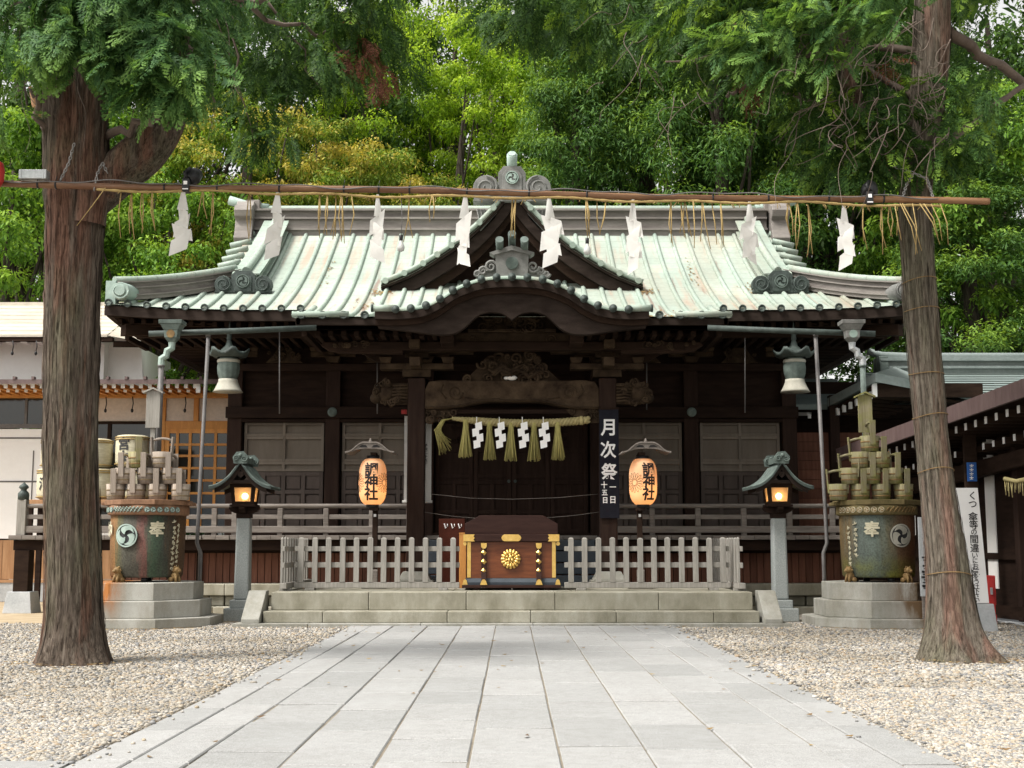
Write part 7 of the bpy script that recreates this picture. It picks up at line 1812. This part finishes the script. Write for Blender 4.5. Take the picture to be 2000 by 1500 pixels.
V, Q = join(parts); np_mesh('trunk', V, 4, M['bark'], lc, idx=Q, smooth=True)
br = []
for a, b, r0, r1_, sd in (((95, 260), (58, 172), .05, .018, 1), ((205, 268), (310, 228), .05, .03, 2), ((150, 60), (20, 140), .05, .01, 3), ((340, 60), (420, 200), .03, .008, 4), ((340, 10), (700, -40), .06, .02, 5), ((160, -60), (-60, 60), .05, .01, 6), ((345, -60), (160, 60), .03, .008, 7)):
    br.append((wander(P(*a, LD - .1), P(*b, LD - .5), 8, .09, sd), r0, r1_))
rr_ = random.Random(11)
for k in range(30):
    x = rr_.uniform(20, 440); y = rr_.uniform(-40, 120); br.append((curl(P(x, y, LD - rr_.uniform(0, 1)), P(x + rr_.uniform(-40, 60), y + rr_.uniform(60, 200), LD - rr_.uniform(.2, 1.1)), 14, .08, k + 30), .006, .002))
twigs('limb', M['twig'], lc, br)
mb = MB(); mb.tube([P(100, 245, LD), P(72, 215, LD - .05), P(60, 170, LD - .08)], [.06, .045, .02], 8); mb.build('dead_stub', M['tan_wood'], lc)
cl = []
def C3(px, py, d, rx, ry, rz, n, md, li): cl.append((tuple(P(px, py, d)), (rx, ry, rz), n, md, li))
rr_ = random.Random(21)
for px, py, d, n, li in ((20, -10, 12.4, 40, .45), (80, 0, 12.2, 40, .4), (150, -10, 12.0, 50, .42), (230, -10, 12.0, 44, .38), (300, 10, 12.0, 50, .4), (55, 60, 11.9, 22, .62), (90, 72, 11.8, 20, .72), (135, 75, 11.8, 26, .5), (170, 60, 11.7, 20, .55), (245, 65, 11.9, 40, .36), (310, 80, 11.8, 50, .4), (345, 115, 11.7, 36, .46), (305, 130, 11.7, 34, .42), (335, 150, 11.6, 22, .58), (372, 150, 11.6, 16, .55), (270, 120, 11.8, 22, .42), (200, -10, 11.6, 30, .5), (-20, 50, 12, 26, .6), (-15, 195, 12, 10, .7), (380, 60, 12, 30, .32), (340, 0, 12.4, 44, .3), (410, -10, 12.6, 36, .3), (120, -60, 12, 50, .4), (280, -70, 12, 60, .35), (125, 112, 11.8, 9, .6), (160, 118, 11.8, 7, .5), (30, 105, 11.9, 12, .66)):
    C3(px, py, d, .26, .3, .17, int(n * .62), (rr_.uniform(-.5, .7), -.5, -.7), li)
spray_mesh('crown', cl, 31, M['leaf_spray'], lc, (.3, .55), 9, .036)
cl = []
for px, py, d in ((705, 75, 15.0), (725, 105, 14.9), (740, 140, 14.8), (680, 100, 15)): C3(px, py, d, .08, .1, .2, 8, (.1, -.2, -1), .3)
spray_mesh('withered_spray', cl, 37, M['leaf_brown'], lc, (.25, .4), 7)
cl = []
for k in range(30):                                              # far reaching boughs over the middle of the picture
    px = rr_.uniform(400, 770); py = rr_.uniform(-70, 120 if px > 480 else 60); C3(px, py, rr_.uniform(14.4, 16.6), .42, .5, .2, 12, (rr_.uniform(-.2, .7), -.3, -.6), rr_.uniform(.25, .55))
for px, py in ((520, 150), (545, 175), (600, 160), (640, 190), (500, 250), (480, 300), (545, 300), (655, 150), (690, 60), (470, 200)): C3(px, py - 40, 15.2, .3, .3, .16, 10, (-.4, -.4, -.6), .4)
spray_mesh('hanging_bough', cl, 41, M['leaf_spray_dark'], lc, (.3, .5), 8, .036)
twigs('bough_limb', M['twig'], lc, [(wander(P(345, -60, 12.8), P(520, 40, 14.5), 8, .12, 50), .05, .03), (wander(P(520, 40, 14.5), P(740, 130, 15.6), 9, .15, 51), .03, .008), (wander(P(430, -80, 14.5), P(500, 300, 15.2), 9, .1, 52), .02, .005), (wander(P(520, 0, 14.8), P(640, 190, 15.2), 8, .12, 53), .02, .005), (wander(P(600, -40, 15), P(720, 60, 15.6), 8, .1, 54), .02, .005)])

# leaning cedar
RDp = 13.1
rc_ = thing('cedar_tree', 'slender leaning cedar with wire turns round its flaring trunk', 'tree', (0, 0, 0), 'cedars holding the bamboo pole')
rows = [(1300, 1808, 1935), (1270, 1812, 1922), (1230, 1814, 1910), (1190, 1814, 1902), (1120, 1812, 1893), (1000, 1803, 1872), (900, 1793, 1857), (750, 1779, 1843), (600, 1767, 1832), (500, 1761, 1824), (400, 1756, 1820), (330, 1758, 1824), (260, 1768, 1836), (180, 1778, 1848), (90, 1784, 1856), (0, 1788, 1858), (-150, 1792, 1856), (-400, 1800, 1850)]
p1, r1 = pxline(rows, RDp)
parts = [trunk_grid(p1, r1, 13, 112, .03, .048, (.32, .48, ((2, 1.1), (3, .3), (5, 1.5), (7, 4))), strips=300)]
pl = [(1775, 360, 12), (1740, 320, 18), (1705, 270, 20), (1672, 205, 20), (1655, 150, 18), (1645, 60, 15), (1640, -80, 12)]
parts.append(trunk_grid([P(a, b, RDp + .05) for a, b, c in pl], [c * RDp / 2500 for a, b, c in pl], 18, 40, .05, .06))
V, Q = join(parts); np_mesh('trunk', V, 4, M['bark2'], rc_, idx=Q, smooth=True)
for y in (548, 604, 729, 812, 920, 1122):
    c0 = np.interp(y, [r[0] for r in rows[::-1]], [(r[1] + r[2]) / 2 for r in rows[::-1]]); hw = np.interp(y, [r[0] for r in rows[::-1]], [(r[2] - r[1]) / 2 for r in rows[::-1]]) * RDp / 2500
    c = P(c0, y, RDp); mb = MB(); mb.tube([(c.x + (hw * 1.045) * math.cos(t), RDp + hw * 1.045 * math.sin(t), c.z + .02 * math.sin(t + y) - .012 * math.cos(2 * t)) for t in np.linspace(0, 6.283, 41)], .0045, 5); mb.build('wire_turn', M['lion'], rc_)
br = []; rr_ = random.Random(5)
for a, b, r0, r1_, sd in (((1800, 200), (1560, 30), .045, .012, 1), ((1700, 260), (1480, 150), .035, .01, 2), ((1820, 300), (2010, 160), .05, .03, 3), ((1850, 60), (2010, 170), .07, .05, 4), ((1800, 330), (1640, 330), .03, .008, 5), ((1790, 100), (1420, 60), .05, .012, 6), ((1650, 100), (1300, 120), .035, .008, 7), ((1480, 150), (1420, 190), .03, .02, 8)):
    br.append((wander(P(*a, RDp), P(*b, RDp + rr_.uniform(-.6, 1.2)), 9, .05, sd), r0, r1_))
for k in range(70):                                              # bare curling twigs on the shaded side
    x = rr_.uniform(1560, 1860); y = rr_.uniform(0, 260); br.append((curl(P(x, y, RDp - rr_.uniform(.2, 1.0)), P(x + rr_.uniform(-120, 60), y + rr_.uniform(20, 170), RDp - rr_.uniform(.4, 1.3)), 16, .12, k + 60), .006, .002))
for k in range(18):
    x = rr_.uniform(1150, 1600); y = rr_.uniform(20, 200); br.append((curl(P(x, y, RDp + .5), P(x + rr_.uniform(-90, 60), y + rr_.uniform(30, 150), RDp), 16, .1, k + 160), .006, .002))
twigs('limb', M['twig'], rc_, br)
cl = []
for k in range(120):
    px = rr_.uniform(1330, 1900); lim = 290 if px > 1560 else (150 if px > 1400 else 100)
    py = rr_.uniform(-60, lim)
    if 1760 < px < 1870 and rr_.random() < .9: continue
    C3(px, py, rr_.uniform(12.6, 15.4), .42, .5, .18, 14, (rr_.uniform(-.8, .2), -.35, -.5), rr_.uniform(.2, .66))
for px, py in ((1620, 300), (1680, 320), (1720, 290), (1850, 290), (1880, 310), (1740, 240), (1600, 250), (1660, 250), (1830, 330), (1690, 360), (1640, 350), (1720, 345)): C3(px, py - 30, 12.75, .32, .3, .16, 14, (-.3, -.4, -.5), .48)
spray_mesh('crown', cl, 61, M['leaf_spray_dark'], rc_, (.26, .48), 8, .036)
cl = []
for px, py in ((1690, 15), (1660, 40), (1640, 60), (1600, 50), (1560, 60), (1530, 75), (1610, 95), (1500, 85), (1455, 110), (1560, 130), (1480, 135), (1690, 70), (1620, 140), (1520, 150), (1400, 95), (1580, 20), (1440, 60), (1730, 60)): C3(px, py - 15, 12.3, .16, .25, .06, 9, (-.75, -.4, -.35), .72)
spray_mesh('bright_spray', cl, 67, M['leaf_spray'], rc_, (.26, .44), 9, .036)
cl = []
for k in range(46):
    px = rr_.uniform(980, 1400); py = rr_.uniform(-60, 60 + max(0, 60 - abs(px - 1250) * .2)); C3(px, py - 30, rr_.uniform(14, 17), .45, .5, .2, 10, (rr_.uniform(-.8, .3), -.3, -.5), rr_.uniform(.2, .6))
spray_mesh('hanging_bough', cl, 71, M['leaf_spray_dark'], rc_, (.3, .5), 8, .036)
cl = []
for px, py in ((1425, 60), (1500, 50), (1490, 160), (1720, 270), (1690, 235), (1730, 130), (1450, 170)): C3(px, py, 13, .1, .1, .1, 6, (.1, -.2, -1), .2)
spray_mesh('withered_spray', cl, 77, M['leaf_brown'], rc_, (.18, .3), 6)

def leaf_cloud(centres, rads, n_per, size, seed, light, asp=.5, flat=.55, up=.75):
    r = np.random.default_rng(seed); V = []; T = []
    for c, rad, li in zip(centres, rads, light):
        n = n_per; u = r.normal(size=(n, 3)); u /= np.linalg.norm(u, axis=1)[:, None]; u *= (r.random(n) ** .5)[:, None]
        p = c + u * rad * np.array([1, 1, flat])
        nm = u * .7 + np.array([0, 0, up]) + r.normal(0, .45, (n, 3)); nm /= np.linalg.norm(nm, axis=1)[:, None]
        ax = np.cross(nm, r.normal(size=(n, 3))); ax /= np.linalg.norm(ax, axis=1)[:, None]; ax = ax + np.array([0, 0, -.35]); cr = np.cross(nm, ax); cr /= np.linalg.norm(cr, axis=1)[:, None]
        s = (size * r.uniform(.7, 1.3, n))[:, None]
        V.append(np.stack([p, p + ax * s * .5 + cr * s * asp * .5 + nm * s * .08, p + ax * s, p + ax * s * .5 - cr * s * asp * .5 + nm * s * .08], 1))
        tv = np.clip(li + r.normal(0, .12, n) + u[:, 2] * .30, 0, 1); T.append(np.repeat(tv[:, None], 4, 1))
    return np.concatenate(V).reshape(-1, 3), np.concatenate(T).ravel()
r = np.random.default_rng(77); C = []; Rd = []; Li = []
for k in range(250):                                             # unseen upper part of the leaning cedar's crown, enlarged and shifted right for shade
    t = r.random(); a = r.random() * 6.283; q = 5.6 * (1 - .6 * t) * r.random() ** .5; C.append((7.2 - 1.5 * t + q * math.cos(a), 14.6 + q * math.sin(a), 9.6 + 11 * t)); Rd.append(r.uniform(.7, 1.2)); Li.append(r.uniform(.2, .6))
V, T = leaf_cloud(np.array(C), Rd, 130, .34, 78, Li, .4, .5)
np_mesh('unseen_shade_crown', V, 4, M['leaf_conifer'], rc_, T)
# ------------------------------------------------------------------ the grove behind
def make_tree(kind, seed, R0, Hc, nclump, nleaf, size, mat, lightrange, conical=False, trunk_r=.22, lean=0., shell=.5):
    """a broadleaf or cypress tree standing at the origin, crown radius R0 centred at height Hc"""
    r = np.random.default_rng(seed)
    root = thing(kind, 'x', 'tree', (0, 0, 0))
    C = []; Rd = []; Li = []
    for k in range(nclump):
        if conical:
            t = r.random() ** .8; z = Hc - R0 * 1.3 + t * R0 * 3.0; rr0 = R0 * (1 - t) ** .8 * (.35 + .65 * r.random() ** .5); a = r.random() * 6.283
            C.append((rr0 * math.cos(a), rr0 * math.sin(a), z - .25 * rr0)); Rd.append(r.uniform(.55, .95))
        else:
            u = r.normal(size=3); u /= np.linalg.norm(u); q = shell + (1 - shell) * r.random() ** .6
            C.append((u[0] * R0 * q, u[1] * R0 * q, Hc + u[2] * R0 * .85 * q)); Rd.append(r.uniform(.42, .85) * R0 / 4)
        Li.append(r.uniform(*lightrange))
    C = np.array(C); V, T = leaf_cloud(C, Rd, nleaf, size, seed + 1, Li, asp=.3 if conical else .5, flat=.42 if not conical else .5, up=.8)
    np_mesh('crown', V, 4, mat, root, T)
    mb = MB(); top = Vector((lean * R0, 0, Hc + R0 * (.5 if not conical else 1.5)))
    path = [Vector((0, 0, -.1)), Vector((lean * R0 * .2 + .1, 0, Hc * .35)), Vector((lean * R0 * .5 - .1, .1, Hc * .7)), top]
    mb.tube(path, [trunk_r * 1.25, trunk_r, trunk_r * .8, trunk_r * .25], 10)
    for k in r.choice(len(C), min(len(C), 22 if not conical else 14), replace=False):
        c = Vector(C[k]); t = r.uniform(.35, .8); a = path[1].lerp(path[2], min(1, t)) if c.z > path[1].z else path[1]
        a = Vector((a.x, a.y, min(a.z, c.z - .2)))
        mb.tube(wander(a, c, 6, .25, int(seed * 31 + k)), np.linspace(trunk_r * .42, .02, 6), 6)
    mb.build('trunk', M['bark_far'], root)
    return root
T1 = make_tree('broadleaf_tree', 101, 4.2, 6.5, 170, 300, .125, M['leaf_green'], (.25, .8))
T2 = make_tree('broadleaf_tree', 102, 4.0, 9.0, 150, 300, .115, M['leaf_gold'], (.25, .9), trunk_r=.26, shell=.6)
T3 = make_tree('broadleaf_tree', 103, 4.6, 12.5, 125, 250, .13, M['leaf_lime'], (.25, .8), trunk_r=.28, lean=.25)
T4 = make_tree('cypress_tree', 104, 3.0, 8.5, 120, 560, .125, M['leaf_conifer'], (.15, .75), True, .25)
T5 = make_tree('broadleaf_tree', 105, 4.2, 9.0, 120, 260, .14, M['leaf_dark'], (.15, .65), trunk_r=.25)
proto_used = {}
GR = 'trees of the grove behind the shrine'
def place(src, px, py, d, hc, label, rz, scale=1.):
    """stand a copy so that its crown centre is seen at px,py"""
    c = P(px, py, d); s = scale
    z = c.z - hc * s
    loc = (c.x, d, 0)
    k = max(.75, min(1.35, c.z / (hc * s)))
    if src.name not in proto_used: proto_used[src.name] = 1; o = src; o.location = loc; o.rotation_euler = (0, 0, rz); o['label'] = label
    else: o = dup(src, loc, rz, label)
    o.scale = (s, s, s * k); o['group'] = GR
    return o
place(T1, 20, 470, 33, 6.5, 'bright green broadleaf tree at the left edge behind the white side hall', .3, .95)
place(T1, 330, 480, 34, 6.5, 'glossy mid-green broadleaf tree between the forked cedar and the roof end', 2.1, .85)
place(T1, 165, 300, 37, 6.5, 'tall green broadleaf tree half hidden by the forked cedar trunk', 4.0, 1.2)
place(T5, 300, 260, 41, 9, 'dark broadleaf tree in the shade behind the forked cedar limb', 1.0, 1.15)
place(T2, 480, 300, 36, 9, 'golden-tipped broadleaf tree just above the left end of the roof ridge', .5, .85)
place(T2, 640, 260, 38, 9, 'golden-tipped broadleaf tree above the middle of the left roof slope', 2.4, .85)
place(T2, 780, 230, 39, 9, 'golden-tipped broadleaf tree just left of the dormer ornament', 4.4, .8)
place(T5, 560, 60, 44, 9, 'dark tall broadleaf tree at the top, behind the golden-tipped trees', 3.0, 1.3)
place(T3, 860, 120, 43, 12.5, 'lime-green tree with a bare dark trunk left of the dormer ornament', .2, .9)
place(T3, 1010, 160, 45, 12.5, 'lime-green tree with leaning limbs straight behind the dormer ornament', 2.9, .95)
place(T3, 1330, 40, 44, 12.5, 'lime-green tree high at the top above the right roof slope', 4.6, 1.0)
place(T3, 700, 0, 48, 12.5, 'pale lime tree high at the top above the left roof slope', 1.5, 1.1)
place(T4, 1130, 290, 35, 8.5, 'feathery dark cypress just right of the dormer ornament', .4, 1.0)
place(T4, 1260, 240, 36, 8.5, 'broad feathery cypress above the right roof slope', 2.2, 1.15)
place(T4, 1400, 260, 34, 8.5, 'feathery cypress above the right descending ridge', 4.1, 1.05)
place(T5, 1570, 380, 37, 9, 'dark broadleaf tree with sky gaps beyond the right end of the roof', 2.2, 1.0)
place(T4, 1520, 120, 39, 8.5, 'tall cypress behind the leaning cedar boughs', 5.2, 1.3)
place(T5, 1700, 250, 40, 9, 'dark broadleaf tree behind the leaning cedar trunk', 5.0, 1.2)
place(T4, 1900, 520, 31, 8.5, 'sunlit cypress right of the leaning cedar trunk above the gate hall', 1.1, 1.0)
place(T1, 1960, 300, 33, 6.5, 'yellow-green broadleaf tree at the right edge', 5.5, 1.0)
place(T5, 1880, 620, 36, 9, 'dark broadleaf tree low behind the gate hall roof', 3.7, .9)
place(T1, 420, 720, 42, 6.5, 'green broadleaf tree seen under the left eave beside the white hall', 1.7, .8)
place(T5, 40, 150, 43, 9, 'dark broadleaf tree filling the gap between the forked cedar and the picture edge', 2.6, 1.35)
place(T5, 890, -30, 52, 9, 'dark broadleaf crown at the very top, behind the lime-green trees', 0.9, 1.5)
place(T5, 1930, 90, 43, 9, 'dark broadleaf tree behind the thick bare limb of the leaning cedar', 4.4, 1.3)
# the farther wood, one mass
r = np.random.default_rng(9); C = []; Rd = []; Li = []
for k in range(560):
    x = r.uniform(-32, 32); y = r.uniform(50, 60); z = r.uniform(.5, 28) if r.random() < .75 else r.uniform(.5, 10)
    C.append((x, y, z)); Rd.append(r.uniform(1.1, 1.9)); Li.append(r.uniform(.1, .7))
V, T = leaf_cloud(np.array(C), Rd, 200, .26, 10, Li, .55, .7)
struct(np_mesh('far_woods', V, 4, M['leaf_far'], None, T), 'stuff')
# leaves lying on the roof, one mass
n = 260; V = []
for cx, cy, sx, sy, m in ((-2.42, 23.35, .12, .1, 50), (2.55, 23.4, .12, .08, 50), (-2.6, 22.5, .12, .5, 30), (3.0, 21.2, .35, .5, 50), (4.5, 23.6, .12, .2, 30), (3.5, 24.6, .05, .4, 20), (-3.6, 24.8, .04, .4, 20), (2.5, 20.5, .4, .15, 40)):
    for _ in range(m):
        x = random.gauss(cx, sx); y = random.gauss(cy, sy); z = zs(y) + .012; s = random.uniform(.02, .045); a = random.random() * 6.28
        for u, v, h in ((-1, 0, .3), (0, -.5, 0), (1, 0, .4), (0, .5, .1)): V.append((x + s * (u * math.cos(a) - v * math.sin(a)), y + s * (u * math.sin(a) + v * math.cos(a)), z + s * h + s * .5 * (u * math.sin(a) + v * math.cos(a))))
struct(np_mesh('roof_litter', np.array(V), 4, M['litter']), 'stuff')
bpy.context.view_layer.update()
